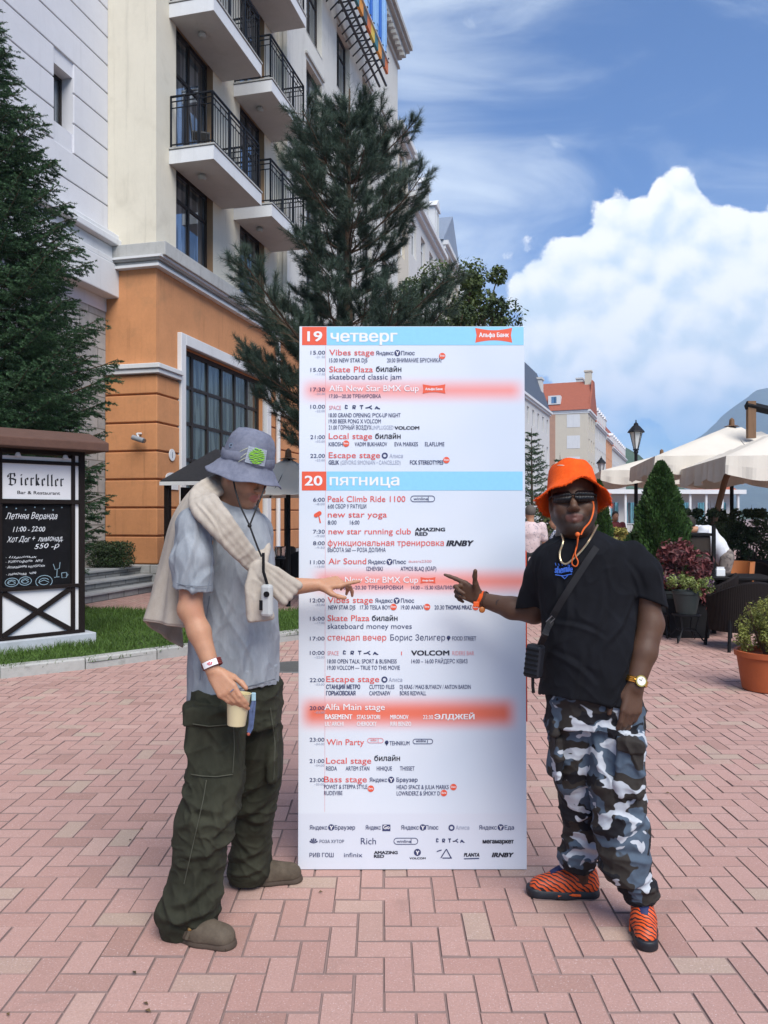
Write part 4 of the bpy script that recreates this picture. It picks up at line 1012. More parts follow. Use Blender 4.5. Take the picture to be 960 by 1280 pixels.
s = MB(); s.box(W2 + .001, W2 + .006, .004, .033, bz(905), bz(690)); s.build('edge_tape', mat('red_tape', (.60, .07, .025), .5), board)
for sx in (-.35, .35):
    s = MB(); s.bar((sx, .04, TOP - .35), (sx, .62, .075), .016, 8); s.build('support_leg', M_dkmetal, board, smooth=True)
s = MB(); s.bar((-.35, .5, .58), (.35, .5, .58), .012, 8); s.build('cross_bar', M_dkmetal, board, smooth=True)
M_lblue = mat('print_light_blue', (.235, .545, .74), .55, var=.05, scale=60); M_tile = mat('print_red_tile', (.70, .095, .045), .55, var=.05, scale=60)
M_tred = mat('print_red', (.66, .10, .085), .55, var=.05, scale=60); M_tnavy = mat('print_navy', (.035, .045, .12), .55, var=.08, scale=60); M_tgrey = mat('print_grey', (.33, .36, .46), .55, var=.05); M_tblack = mat('print_black', (.012, .013, .025), .55, var=.05)
M_twhite = mat('print_white', (.74, .74, .76), .55, var=.03); M_tpink = mat('print_pink', (.66, .27, .30), .55, var=.05)
def flat(name, poly, m, parent, y):
    q = MB(); q.add([(a, y, b) for a, b in poly], [tuple(range(len(poly)))]); return q.build(name, m, parent, recalc=False)
rect = lambda x0, y0, x1, y1: [(bx(x0), bz(y1)), (bx(x1), bz(y1)), (bx(x1), bz(y0)), (bx(x0), bz(y0))]
for y0, y1 in ((405.6, 429), (590, 614)):
    flat('header_band', rect(407.4, y0, 657.6 if y0 < 500 else 655.5, y1), M_lblue, board, -.0008); flat('date_tile', rect(375.8 if y0 < 500 else 376, y0, 407, y1), M_tile, board, -.0008)
def badge(x0, y0, x1, y1, amp=.16):
    h, w = y1 - y0, x1 - x0; pts = []
    for i in range(13): u = i / 12; pts.append((x0 + w * u, y1 - h * amp * math.sin(math.pi * u) * (1 if i % 12 else 0)))
    pts.append((x1 - w * .035, (y0 + y1) / 2))
    for i in range(13): u = 1 - i / 12; pts.append((x0 + w * u, y0 + h * amp * math.sin(math.pi * u)))
    pts.append((x0 + w * .035, (y0 + y1) / 2))
    flat('badge', [(bx(a), bz(b)) for a, b in pts], M_tile, board, -.0012)
badge(596, 407, 643, 426); badge(529, 479, 558, 491); badge(526, 723.5, 545, 731.5)
N_, L_, RD, W_, PK, BK = 'navy', 'grey', 'red', 'white', 'pink', 'black'
JT = []
def tx(s, x0, x1, base, cap, c, bold=0.0, sh=0.0): JT.append((c, (s, bx(x0), bx(x1), bz(base), cap * BS, bold, sh)))
tm = lambda s, base, e='': (tx(s, 405.5 - 3.75 * len(s), 405.2, base, 5, N_, .004), tx(e or '–22:00', 392.5, 405.2, base + 4.4, 2.8, L_, .0))
def small(s, x0, x1, b, cap=5.4, c=N_, bold=0.004): tx(s, x0, x1, b, cap, c, bold)
def big(s, x0, x1, b, cap=7.7, c=RD): tx(s, x0, x1, b, cap, c, .004)
def yandex(x, b, word, xw, x2, cap=5.3):
    tx('Яндекс', x, x + 22, b, cap, N_, .008); DISC.append((x + 27, b - cap / 2, 3.9)); tx(word, xw, x2, b, cap, N_, .01)
DISC = []; DOT = []; RING = []; PILL = []; PIN = []
tx('19', 383, 401, 424, 13, W_, .02); tx('четверг', 412.5, 496.5, 424.6, 14.6, W_, .02); tx('Альфа Банк', 601, 638.5, 418.8, 5.6, W_, .02)
tm('15.00', 441, '–21.50'); big('Vibes stage', 410.5, 467.5, 442); yandex(470, 441.8, 'Плюс', 502, 519); small('15.00 NEW STAR DJS', 410.5, 459, 451); small('20:30 ВНИМАНИЕ БРУСНИКА!', 484, 553, 451); DOT.append((554, 443))
tm('15.00', 463, '–17:30'); big('Skate Plaza', 410.5, 466, 463.6); tx('билайн', 470, 502, 463, 7, BK, .012); tx('skateboard classic jam', 410.5, 502, 472.8, 7, N_, -.002)
tm('17:30', 488, '–20:30'); big('Alfa New Star BMX Cup', 410.5, 524, 488, 8, W_); tx('Альфа Банк', 532.5, 554.5, 486.6, 3, W_, .02); small('17:30—20.30 ТРЕНИРОВКА', 410.5, 476, 496.5, 4.8)
tm('10.00', 510); small('SPACE', 410.5, 425.5, 511.4, 5.4, PK); SET = [(430, 476.6, 511.2)]
small('18.00 GRAND OPENING: F*CK-UP NIGHT', 410, 501, 521); small('19.00 BEER PONG X VOLCOM', 410, 476, 528.7); small('21.00 ГОРНЫЙ ВОЗДУХ', 410, 464, 536.6); small('UNPLUGGED', 464.5, 492, 536.6, 5.4, L_, -.002); tx('VOLCOM', 493.5, 524.6, 536.6, 4.2, BK, .03)
tm('21:00', 548.6, '–02:00'); big('Local stage', 410, 465, 548.6); tx('билайн', 469, 501, 548.4, 7, BK, .012); small('KIBOSH', 410, 427.5, 557.8); DOT.append((432, 554.6)); small('VADIM BUKHAROV', 443, 484, 557.8); small('EVA MARKES', 493.5, 523, 557.8); small('ELAFLUME', 532, 556.5, 557.8)
tm('22.00', 572.5, '–03:00'); big('Escape stage', 410, 475, 572.8); RING.append((481, 569.8)); tx('Алиса', 487, 504, 572.6, 5, L_, .004); small('GELIK', 410, 423, 581, bold=.015); small('(GEVORG SIMONIAN • CANCELLED)', 425, 501, 581, 5.4, L_, -.002); small('FCK STEREOTYPES', 513, 555, 581, bold=.012); DOT.append((559, 575.5))
tx('20', 380, 401.6, 607.6, 12.6, W_, .02); tx('пятница', 411.5, 499, 607.6, 14, W_, .014)
tm('6:00', 628, '–8:00'); big('Peak Climb Ride 1100', 409, 507, 628.4); PILL.append((513.5, 620.5, 544.5, 628.6, N_)); small('6:00 СБОР У РАТУШИ', 409, 457.6, 636.7)
big('new star yoga', 409, 483.7, 648); small('8:00', 409, 420, 657); small('16:00', 437, 449, 657)
tm('7:30', 668.4, '–9:00'); big('new star running club', 410, 514, 669.3); tx('AMAZING', 519.6, 557, 665.4, 4.4, BK, .035); tx('RED', 519.6, 535, 671, 4.4, BK, .035)
tm('8:00', 683, '–9:30'); big('функциональная тренировка', 409, 555.6, 684); tx('IRNBY', 559, 593, 684, 7, BK, .04, .25); small('ВЫСОТА 560 — РОЗА ДОЛИНА', 409, 482, 691.7)
tm('11:00', 707, '–15:00'); big('Air Sound', 410, 457.6, 707); yandex(460, 706.8, 'Плюс', 491.7, 507.7); tx('аustra2300', 511, 540, 705, 3.2, PK, .004); small('IZHEVSKI', 458, 478.5, 715.4); small('ATMOS BLAQ (ЮАР)', 501, 546, 715.4)
big('Alfa New Star BMX Cup', 409, 523, 730.5, 8, W_); tx('Альфа Банк', 528.5, 542.5, 728.8, 2.2, W_, .02); small('17:30: 18.30–20.30 ТРЕНИРОВКИ', 409, 504, 738.8, 4.8); small('14.00 – 15.30 КВАЛИФИКАЦИЯ', 514.5, 588, 738.8, 4.8)
tm('12:00', 755); big('Vibes stage', 409, 466, 755.8); yandex(469, 755.6, 'Плюс', 501.5, 518); small('NEW STAR DJS', 410, 444, 764); small('17.30 TESLA BOY', 450, 488, 764); DOT.append((492, 761)); small('19.00 ANIKV', 501.5, 530, 764); DOT.append((534.3, 761)); small('20.30', 543.6, 556, 764); small('THOMAS MRAZ', 557.5, 590.6, 764, bold=.014); DOT.append((595.5, 761))
tm('15:00', 778, '–17:00'); big('Skate Plaza', 409, 461.6, 778.6); tx('билайн', 465, 497, 778.4, 7, BK, .012); tx('skateboard money moves', 409, 515, 788.4, 7, N_, -.002)
tx('17:00', 386.8, 405.2, 803, 5, N_, .004); big('стендап вечер', 409, 483, 803); tx('Борис Зелигер', 488, 557, 803, 7.6, N_, -.002); PIN.append((561.3, 799.5)); small('FOOD STREET', 566, 596, 803)
tm('10:00', 821); small('SPACE', 409, 423, 821.6, 5.4, PK); SET.append((428, 474.5, 821.4)); tx('VOLCOM', 514.5, 562, 821.6, 6.2, BK, .03); small('RIDERS BAR', 566, 593.4, 821.6, 5.4, PK, -.002); tx('I', 501.6, 502.6, 821.6, 5, RD)
small('18:00 OPEN TALK: SPORT & BUSINESS', 409, 496, 831.7); small('14:00 – 16:00 РАЙДЕРС КВИЗ', 514.5, 585, 831.7); small('19.00 VOLCOM — TRUE TO THIS MOVIE', 409, 500, 839.7)
tm('22:00', 855, '–03:00'); big('Escape stage', 407.5, 474, 855); RING.append((480.6, 852)); tx('Алиса', 486, 503, 854.6, 5, L_, .004)
small('СТАНЦИЯ МЕТРО', 407.5, 450, 863.7, bold=.02); small('CUTTED FILES', 461.6, 493, 863.7); small('DJ KRAS / MAKS BUYAKOV / ANTON BARDIN', 500, 589, 863.7); small('ГОРЬКОВСКАЯ', 407.5, 444, 871.6, bold=.02); small('CAMZNAEW', 461.6, 488, 871.6); small('BORIS REDWALL', 500, 533, 871.6)
tm('20:00', 890, '–03:00'); big('Alfa Main stage', 405, 481, 890, 8, W_); small('BASEMENT', 406, 440, 901.5, 6.2, W_, .02); small('STAS SATORI', 446, 475, 901.5, 5.6, W_, .012); small('MIRONOV', 488, 510.5, 901.5, 5.6, W_, .012); small('22:30', 529, 541.5, 901.5, 5.4, W_); tx('ЭЛДЖЕЙ', 543.6, 593.4, 901.5, 6.2, W_, .03)
small('LIL’ ARCHI', 406, 429, 910, 5.6, W_, .012); small('CHEROCKY', 446, 470.5, 910, 5.6, W_, .012); small('RIRI BENZO', 488, 514, 910, 5.6, W_, .012)
tm('23:00', 929.4, '–04:00'); big('Win Party', 408, 455, 933.7); PILL.append((459, 925, 479.5, 931.4, PK)); PIN.append((483.4, 930.4)); small('TEHNIKUM', 487, 512, 934); PILL.append((516, 926, 541.5, 932.6, N_))
tm('21:00', 956, '–04:00'); big('Local stage', 407.5, 464, 956.8); tx('билайн', 468, 500, 953.4, 7, BK, .012); small('REIDA', 407.5, 421, 965.4); small('ARTEM STAN', 432, 461.6, 965.4); small('HIHIQUE', 471, 490, 965.4); small('THISSET', 500, 518.4, 965.4)
tm('23:00', 979.5, '–05:00'); big('Bass stage', 405, 458.5, 980); yandex(462, 979.6, 'Браузер', 495.7, 522); small('POWET & STEPPA STYLE', 405, 459, 988.2); DOT.append((463.5, 988)); small('RUDEVIBE', 405, 428, 996); small('HEAD SPACE & JULIA MARKS', 496, 561, 988.6); DOT.append((567, 986)); small('LOWRIDERZ & SMOKY D', 496, 550, 996.4); DOT.append((555, 993.4))
b1 = 1038.7; yandex(387, b1, 'Браузер', 418.5, 443.8); tx('Яндекс', 457, 476, b1, 5.3, N_, .008); tx('Go', 479.2, 486.8, b1 - .6, 5, W_, .02); yandex(501.5, b1, 'Плюс', 532, 548); RING.append((564.5, 1036.5)); tx('Алиса', 569.8, 586.7, b1, 5, L_, .004); yandex(599, b1, 'Еда', 631, 642.6)
tx('РОЗА ХУТОР', 399.5, 430, 1055.4, 4, N_, .004); tx('Rich', 451, 470, 1057, 8.4, N_, -.01); PILL.append((492, 1049, 522.7, 1057.4, N_)); SET.append((545, 582, 1055.4)); tx('мегамаркет', 603.6, 642, 1055.8, 5.4, BK, .03)
b3 = 1072.8; tx('РИВ ГОШ', 387, 417, b3, 5.2, N_, .01); tx('infinix', 430, 453, b3, 5.6, N_, .002); tx('AMAZING', 467.7, 497, 1069, 3.8, BK, .035); tx('RED', 467.7, 480, 1073.6, 3.8, BK, .035); DISC.append((521.8, 1067, 4.4)); tx('VOLCOM', 512, 532, 1075.4, 2.4, BK, .03); tx('PLANTA', 580, 599, 1072.2, 4.6, BK, .03, .2); tx('IRNBY', 615, 642, b3, 5.6, BK, .04, .25)
for x0, y0, x1, y1, c in PILL: tx('winline', x0 + 4, x1 - 9, y1 - 2.4, 3.6, c, .01)
MT = {N_: M_tnavy, L_: M_tgrey, RD: M_tred, W_: M_twhite, PK: M_tpink, BK: M_tblack}
cached_fills([(j[0], min(j[5], 0.0), j[6]) for k, j in JT])
for c, m in MT.items():
    for k, j in JT:
        if k == c: text_part(c + '_lettering', [j], m, board, -.0018)
def icon_disc(q, x, y, r, yy, n=16): q.add([(bx(x) + r * BS * math.cos(6.2832 * k / n), yy, bz(y) + r * BS * math.sin(6.2832 * k / n)) for k in range(n)], [tuple(range(n))])
def icon(fn, name='printed_icon', m=None):
    q = MB(); fn(q); q.build(name, m or M_tnavy, board, recalc=False)
def line_icon(q, segs, w=.0022):
    for a, b in segs:
        A, B = Vector((bx(a[0]), 0, bz(a[1]))), Vector((bx(b[0]), 0, bz(b[1]))); d = B - A
        if d.length < 1e-6: continue
        d.normalize(); n = Vector((-d.z, 0, d.x)) * w; yy = Vector((0, -.0018, 0)); q.add([A - n + yy, B - n + yy, B + n + yy, A + n + yy], [(0, 1, 2, 3)])
for x, y, r in DISC:
    def fn(q):
        icon_disc(q, x, y, r, -.0018)
    icon(fn)
    def fn(q):
        q.add([(bx(x + a), -.0024, bz(y + b)) for a, b in ((-.6, 2.6), (-.6, .4), (-2.2, -1.8), (-1.0, -2.2), (.2, -.6), (1.4, -2.2), (2.4, -1.6), (.7, .6), (.7, 2.6))], [tuple(range(9))])
    icon(fn, 'icon_mark', M_twhite)
for x, y in RING:
    def fn(q):
        for k in range(16):
            a, b = 6.2832 * k / 16, 6.2832 * (k + 1) / 16; q.add([(bx(x) + r * BS * math.cos(w), -.0018, bz(y) + r * BS * math.sin(w)) for r, w in ((3.9, a), (3.9, b), (2.1, b), (2.1, a))], [(0, 1, 2, 3)])
    icon(fn)
for x, y in PIN:
    def fn(q):
        icon_disc(q, x, y, 2.4, -.0018, 10); q.add([(bx(x - 2.1), -.0018, bz(y + .8)), (bx(x), -.0018, bz(y + 4.4)), (bx(x + 2.1), -.0018, bz(y + .8))], [(0, 1, 2)])
    icon(fn)
icon(lambda q: q.add([(p[0], -.0018, p[1]) for p in rect(478, 1032.6, 488, 1040.6)], [(0, 1, 2, 3)]))
def fn(q):
    for k in range(5):
        a = math.pi * (k + .5) / 5; q.add([(bx(392), -.0018, bz(1056)), (bx(392 + 4.6 * math.cos(a - .22)), -.0018, bz(1055 - 5 * math.sin(a - .22))), (bx(392 + 5.6 * math.cos(a)), -.0018, bz(1055 - 6 * math.sin(a))), (bx(392 + 4.6 * math.cos(a + .22)), -.0018, bz(1055 - 5 * math.sin(a + .22)))], [(0, 1, 2, 3)])
icon(fn)
icon(lambda q: line_icon(q, [((551, 1074), (558, 1063)), ((558, 1063), (564, 1074)), ((553, 1074), (565, 1074)), ((546, 1066), (552, 1064))])); icon(lambda q: line_icon(q, [((580, 1075), (599, 1074.4))]))
# brush-written word, one stroke set per letter
for x0, x1, b in SET:
    def fn(q):
        w = (x1 - x0) / 4.6
        for k, st in enumerate(([(.5, .1), (.15, -.1), (.1, .6), (.5, .55)], [(.1, .7), (.12, 0), (.55, .05), (.45, .45), (.1, .4), (.5, .7)], [(0, 0), (.55, 0), (.28, 0), (.28, .75)], [(.7, 0), (.1, .45), (-.3, .5), (.35, .4), (.75, .75)], [(0, .75), (.25, .2), (.55, .6), (.8, .72), (.2, .5)])):
            P_ = [(x0 + w * (k * .95 + a * .8), b - 5 + c * 6) for a, c in st]; line_icon(q, list(zip(P_, P_[1:])), .0021)
    icon(fn, 'brush_lettering')
for x0, y0, x1, y1, c in PILL:
    r = (y1 - y0) / 2; cy = (y0 + y1) / 2
    def fn(q):
        for ccx, aa in ((x1 - r, -90), (x0 + r, 90)):
            for k in range(10):
                a, b = R(aa + 18 * k), R(aa + 18 * (k + 1)); q.add([(bx(ccx) + s_ * BS * math.cos(w), -.0018, bz(cy) + s_ * BS * math.sin(w)) for s_, w in ((r, a), (r, b), (r - .8, b), (r - .8, a))], [(0, 1, 2, 3)])
        for yy0 in (y0, y1 - .8): q.add([(p[0], -.0018, p[1]) for p in rect(x0 + r, yy0, x1 - r, yy0 + .8)], [(0, 1, 2, 3)])
        q.add([(p[0], -.0018, p[1]) for p in rect(x1 - 2 * r - .8, y0 + 1.4, x1 - 2 * r, y1 - 1.4)], [(0, 1, 2, 3)])
    icon(fn, 'printed_pill', M_tnavy if c == N_ else M_tpink)
for x, y in DOT: icon(lambda q: icon_disc(q, x, y, 4.1, -.0021), 'printed_dot', M_tile)
def fn(q):
    for a in range(4): icon_disc(q, 394 + a * 1.5, 645.5 - a * .9, 2.7, -.0021 - a * .0001, 10)
    q.add([(bx(397), -.002, bz(646)), (bx(398.2), -.002, bz(646)), (bx(400.5), -.002, bz(655)), (bx(398.8), -.002, bz(655))], [(0, 1, 2, 3)])
icon(fn, 'printed_flower', M_tile)
for x, y in DOT: text_part('dot_lettering', [('live', bx(x - 2.8), bx(x + 2.8), bz(y + 1), 3 * BS, .01, 0)], M_twhite, board, -.0028)
q = MB(); q.add([(p[0], -.0006, p[1]) for p in rect(405.6, 430, 406, 1017)], [(0, 1, 2, 3)]); q.build('margin_line', M_tpink, board, recalc=False)
# ------------------------------------------------------------------ the terrace on the right
M_canvas = mat('cream_canvas', (.66, .61, .53), .85, var=.08, scale=1.5, bump=.002, bscale=160, trans=.06)
M_wood = mat('brown_wood', (.16, .085, .04), .55, var=.3, scale=4, stretch=(6, 6, .5))
M_black = mat('matte_black', (.006, .006, .007), .65, var=.2, spec=.18)
E1, E2 = Vector((.983, -.185, 0)), Vector((.185, .983, 0))
def parasol(label, N, size, ze, za, name='parasol', pole=True, val=.38, e1=E1, e2=E2, seed=0, mast=None):
    """square canopy with sagging panels, a scalloped valance, ribs and a pole; N is its nearest corner"""
    rng = np.random.default_rng(seed); C = Vector((N[0], N[1], 0)) + (e1 + e2) * size / 2; t = thing(name, label, 'parasol', C)
    n = 24; V = []; F = []
    def pt(u, v):
        d = max(abs(u), abs(v)); z = ze + (za - ze) * (1 - d) ** 1.0 - .10 * math.sin(math.pi * d) * (1 - min(abs(u), abs(v)) / max(d, 1e-6)); return e1 * (u * size / 2) + e2 * (v * size / 2) + Vector((0, 0, z))
    for i in range(n + 1):
        for j in range(n + 1): V.append(pt(-1 + 2 * i / n, -1 + 2 * j / n))
    for i in range(n):
        for j in range(n): a = i * (n + 1) + j; F.append((a, a + n + 1, a + n + 2, a + 1))
    c = MB(); c.add(V, F); c.build('canopy', M_canvas, t, smooth=True)
    v = MB(); ns = 64
    for s in range(4):
        A = [(-1, -1), (1, -1), (1, 1), (-1, 1)][s]; B = [(1, -1), (1, 1), (-1, 1), (-1, -1)][s]; rows = []
        for i in range(ns + 1):
            k = i / ns; u, w = A[0] + (B[0] - A[0]) * k, A[1] + (B[1] - A[1]) * k; p = pt(u, w); o = (e1 * u + e2 * w).normalized()
            fl = .035 * math.sin(k * 40 + s + seed + 2 * math.sin(k * 9)) * (1 if 0 < i < ns else 0); dp = val * (.70 + .30 * abs(math.sin(k * math.pi * 3)))
            rows.append((p + o * .01, p + o * (.03 + fl * .5) - Vector((0, 0, dp * .5)), p + o * (.035 + fl) - Vector((0, 0, dp))))
        for a, b in zip(rows, rows[1:]): v.quad(a[0], b[0], b[1], a[1]); v.quad(a[1], b[1], b[2], a[2])
    v.build('valance', M_canvas, t, smooth=True)
    for u, w in ((-1, -1), (1, -1), (1, 1), (-1, 1), (0, -1), (1, 0), (0, 1), (-1, 0)):
        r = MB(); r.tube([Vector((0, 0, za - .09)), (Vector((0, 0, za - .09)) + pt(u, w) - Vector((0, 0, .06))) / 2 - Vector((0, 0, .04)), pt(u * .985, w * .985) - Vector((0, 0, .06))], .018, 6); r.build('rib', M_dkmetal, t)
    f = MB(); f.lathe([(0, za + .16), (.05, za + .12), (.06, za), (.16, za - .03)], 10); f.build('finial', M_wood, t, smooth=True)
    if pole:
        p = MB(); p.tube([(0, 0, 0), (0, 0, za)], .04, 10); p.build('pole', M_black, t, smooth=True)
    if mast:
        p = MB(); p.tube([Vector(q) - C for q in mast], .055, 8); p.build('mast', M_wood, t, smooth=True)
    return t
m_top = P(907, 598, 13.4); m_bot = P(880, 700, 13.4); m_bot = m_top + (m_bot - m_top) * ((m_top.z) / (m_top.z - m_bot.z))
parasol('big cream parasol nearest on the right, on a leaning brown mast', (5.13, 11.5), 3.5, 2.45, 3.22, pole=False, seed=1, mast=[m_bot, m_top, m_top + Vector((.25, 0, .45))])
parasol('cream parasol behind the conical thuja, in the middle of the three', (5.3, 15.0), 3.7, 2.72, 3.50, seed=2)
parasol('cream parasol set farthest back, above the man in the orange hat', (5.72, 20.2), 3.6, 2.75, 3.28, seed=3)
cm = thing('parasol_crossarm', 'short brown and black wooden arm above the nearest parasol', 'beam', P(945, 520, 15.6))
q = MB(); q.box(-.18, -.02, -.05, .05, -.45, .30); q.build('upright', M_wood, cm)
q = MB(); q.tube([(-.2, 0, .22), (1.6, 0, -.18)], .09, 4); q.build('arm', M_black, cm)
def spot(px, Y, z=0.0): return Vector(((px - 480) * Y / FPX, Y, z))

def cone_thuja(label, base, z0, hgt, r, seed, n):
    rng = np.random.default_rng(seed); t = thing('conical_thuja', label, 'shrub', base); q = MB(); q.tube([(0, 0, z0 - .3), (0, 0, z0 + hgt * .8)], [.04, .015], 6); q.build('trunk', M_bark, t)
    k = rng.uniform(0, 1, n) ** .75; a = rng.uniform(0, 6.283, n); rr = r * (1 - k) ** .72 * (1 - .35 * np.exp(-k * 14)) * (.55 + .5 * rng.uniform(0, 1, n) ** .4); rr *= 1 + .12 * np.sin(a * 7 + k * 19) + .08 * np.sin(a * 3 - k * 31)
    p = np.stack([rr * np.cos(a), rr * np.sin(a), z0 + k * hgt], 1); out = np.stack([np.cos(a), np.sin(a), np.full(n, 1.5)], 1) + rng.normal(0, .35, (n, 3)); out /= np.linalg.norm(out, axis=1, keepdims=True)
    s = np.cross(out, rng.normal(0, 1, (n, 3))); s /= np.linalg.norm(s, axis=1, keepdims=True); L = rng.uniform(.03, .075, (n, 1)); w = .011
    V = np.stack([p - s * w, p + out * L * .5 - s * w * 1.5, p + out * L, p + out * L * .5 + s * w * 1.5], 1).reshape(-1, 3); i = (np.arange(n) * 4)[:, None]
    tris_obj('foliage', V, np.concatenate([i + [[0, 1, 2]], i + [[0, 2, 3]]]), M_thuja, t)
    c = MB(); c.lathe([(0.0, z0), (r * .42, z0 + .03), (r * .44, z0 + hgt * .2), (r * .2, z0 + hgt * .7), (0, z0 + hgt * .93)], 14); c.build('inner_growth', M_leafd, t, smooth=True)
    q = MB(); q.lathe([(0, 0), (r * .5, 0), (r * .62, z0 + .02), (r * .56, z0 + .02), (r * .5, z0 - .05), (0, z0 - .05)], 18); q.build('pot', M_black, t, smooth=True)
    return t
cone_thuja('tall conical green thuja between the parasols and the man in the orange hat', spot(826, 11.0), .42, 1.88, .56, 4, 26000)
cone_thuja('slim conical thuja half hidden behind the orange hat', spot(748, 13.5), .4, 1.75, .34, 5, 9000)

M_terra = mat('terracotta', (.36, .085, .025), .6, var=.14, scale=7, bump=.001, bscale=60, grime=((.2, .07, .04), 5, .35))
rng = np.random.default_rng(12)
ps = thing('potted_shrub', 'bushy yellow green shrub in a round terracotta pot at the right edge', 'potted plant', spot(958, 6.85))
q = MB(); q.lathe([(0, .0), (.185, 0), (.20, .012), (.245, .30), (.265, .305), (.268, .35), (.24, .352), (.23, .30), (0, .30)], 30); q.build('pot', M_terra, ps, smooth=True)
q = MB()
for k in range(26):
    a = rng.uniform(0, 6.28); r = rng.uniform(.08, .27); q.tube([(0, 0, .28), (r * .5 * math.cos(a), r * .5 * math.sin(a), .48), (r * math.cos(a), r * math.sin(a), rng.uniform(.5, .8))], [.01, .006, .002], 4, cap=False)
q.build('stem', M_bark, ps, recalc=False)
cl = [(((.24 - .10 * abs(z - .55)) * rng.uniform(.2, 1) * math.cos(a), (.24 - .1 * abs(z - .55)) * rng.uniform(.2, 1) * math.sin(a), z), rng.uniform(.05, .10)) for a, z in zip(rng.uniform(0, 6.28, 46), rng.uniform(.40, .80, 46))]
tris_obj('foliage', *leaf_cloud([c for c, r in cl], [r for c, r in cl], 9000, .0125, rng, .35, .5, .5), M_yel, ps)

# dark-leaved coleus and flower pots on iron stands
cs = [((rng.uniform(-.26, .26), rng.uniform(-.25, .25), rng.uniform(.42, 1.12)), rng.uniform(.10, .17)) for k in range(30)]
col_ = thing('coleus_plant', 'dense dark red leafy plant in a tall dark planter behind the flower pot', 'potted plant', spot(853, 10.0))
q = MB(); q.prism([(-.24, 0), (.24, 0), (.30, .5), (-.30, .5)], -.26, .26); q.build('planter', M_black, col_)
q = MB()
for c, r in cs: q.tube([(c[0] * .4, c[1] * .4, .4), c], [.012, .005], 4, cap=False)
q.build('stem', M_bark, col_, recalc=False); tris_obj('foliage', *leaf_cloud([c for c, r in cs], [r for c, r in cs], 3200, .044, rng, .5, .5, .2), M_coleus, col_)
M_potg = mat('grey_green_pot', (.026, .034, .034), .6, var=.25, scale=6, grime=((.10, .10, .085), 4, .5))
M_lime = mat('lime_leaves', (.17, .21, .055), .5, var=.3, scale=8, island=.55, trans=.2); M_purp = mat('purple_leaves', (.085, .04, .08), .5, var=.3, scale=8, island=.5)
def flowerpot(label, base, zs, r, seed):
    rg = np.random.default_rng(seed); t = thing('flower_pot', label, 'potted plant', (base.x, base.y, zs)); q = MB(); q.lathe([(0, 0), (r * .72, 0), (r, .24), (r * 1.06, .245), (r * 1.06, .28), (r * .92, .28), (r * .88, .22), (0, .22)], 20); q.build('pot', M_potg, t, smooth=True)
    c = [((rg.uniform(-1, 1) * r * 1.6, rg.uniform(-1, 1) * r * 1.3, rg.uniform(.26, .46)), .07) for k in range(16)]
    tris_obj('lime_foliage', *leaf_cloud([a for a, b in c[:11]], [b for a, b in c[:11]], 900, .020, rg, .3), M_lime, t); tris_obj('purple_foliage', *leaf_cloud([a for a, b in c[11:]], [b for a, b in c[11:]], 350, .022, rg, .3), M_purp, t)
def iron_stand(label, base, hgt, r, rz=0.0):
    t = thing('plant_stand', label, 'plant stand', base, rz); q = MB(); q.tube([(r * math.cos(a), r * math.sin(a), hgt) for a in np.linspace(0, 6.2832, 21)], .012, 6); q.tube([(r * .7 * math.cos(a), r * .7 * math.sin(a), hgt * .45) for a in np.linspace(0, 6.2832, 21)], .008, 6)
    for a in (0, 1.571): q.bar((r * math.cos(a), r * math.sin(a), hgt), (-r * math.cos(a), -r * math.sin(a), hgt), .008)
    q.build('ring', M_iron, t, smooth=True)
    for k in range(4):
        a = R(45 + 90 * k); cx, cy = math.cos(a), math.sin(a); q = MB()
        q.tube([(r * cx, r * cy, hgt), (r * .72 * cx, r * .72 * cy, hgt * .5), (r * 1.25 * cx, r * 1.25 * cy, .05), (r * 1.5 * cx, r * 1.5 * cy, .02), (r * 1.55 * cx, r * 1.55 * cy, .07), (r * 1.42 * cx, r * 1.42 * cy, .09)], .011, 6); q.build('leg', M_iron, t, smooth=True)
iron_stand('low black wrought iron plant stand carrying the grey flower pot', spot(858, 9.45), .34, .16); flowerpot('dark grey pot of lime and purple plants on the iron stand', spot(858, 9.45), .352, .16, 3)
iron_stand('second iron plant stand, mostly behind the arm with the gold watch', spot(834, 9.9), .30, .15, .4); flowerpot('smaller pot of green plants beside the dark red plant', spot(834, 9.9), .312, .14, 4)

# wicker chairs and tables
def weave_mat():
    m = bpy.data.materials.new('dark_wicker'); m.use_nodes = True; t = m.node_tree; t.nodes.clear(); N = NT(t); co = N.n('ShaderNodeTexCoord').outputs['Object']
    w = N.n('ShaderNodeTexWave', {'wave_type': 'BANDS', 'bands_direction': 'Z'}, Vector=co, Scale=34.0, Distortion=1.0).outputs[1]; w2 = N.n('ShaderNodeTexWave', {'bands_direction': 'X'}, Vector=co, Scale=18.0).outputs[1]
    h = N.m('MULTIPLY', w, w2); b = N.n('ShaderNodeBsdfPrincipled', None, Base_Color=N.mix(h, (.006, .004, .004), (.022, .015, .012)), Roughness=.65); b.inputs['Specular IOR Level'].default_value = .15; bp = N.n('ShaderNodeBump', None, Strength=.8, Distance=.006, Height=h); t.links.new(bp.outputs[0], b.inputs['Normal'])
    N.n('ShaderNodeOutputMaterial', None, Surface=b.outputs[0]); return m
M_wick = weave_mat()
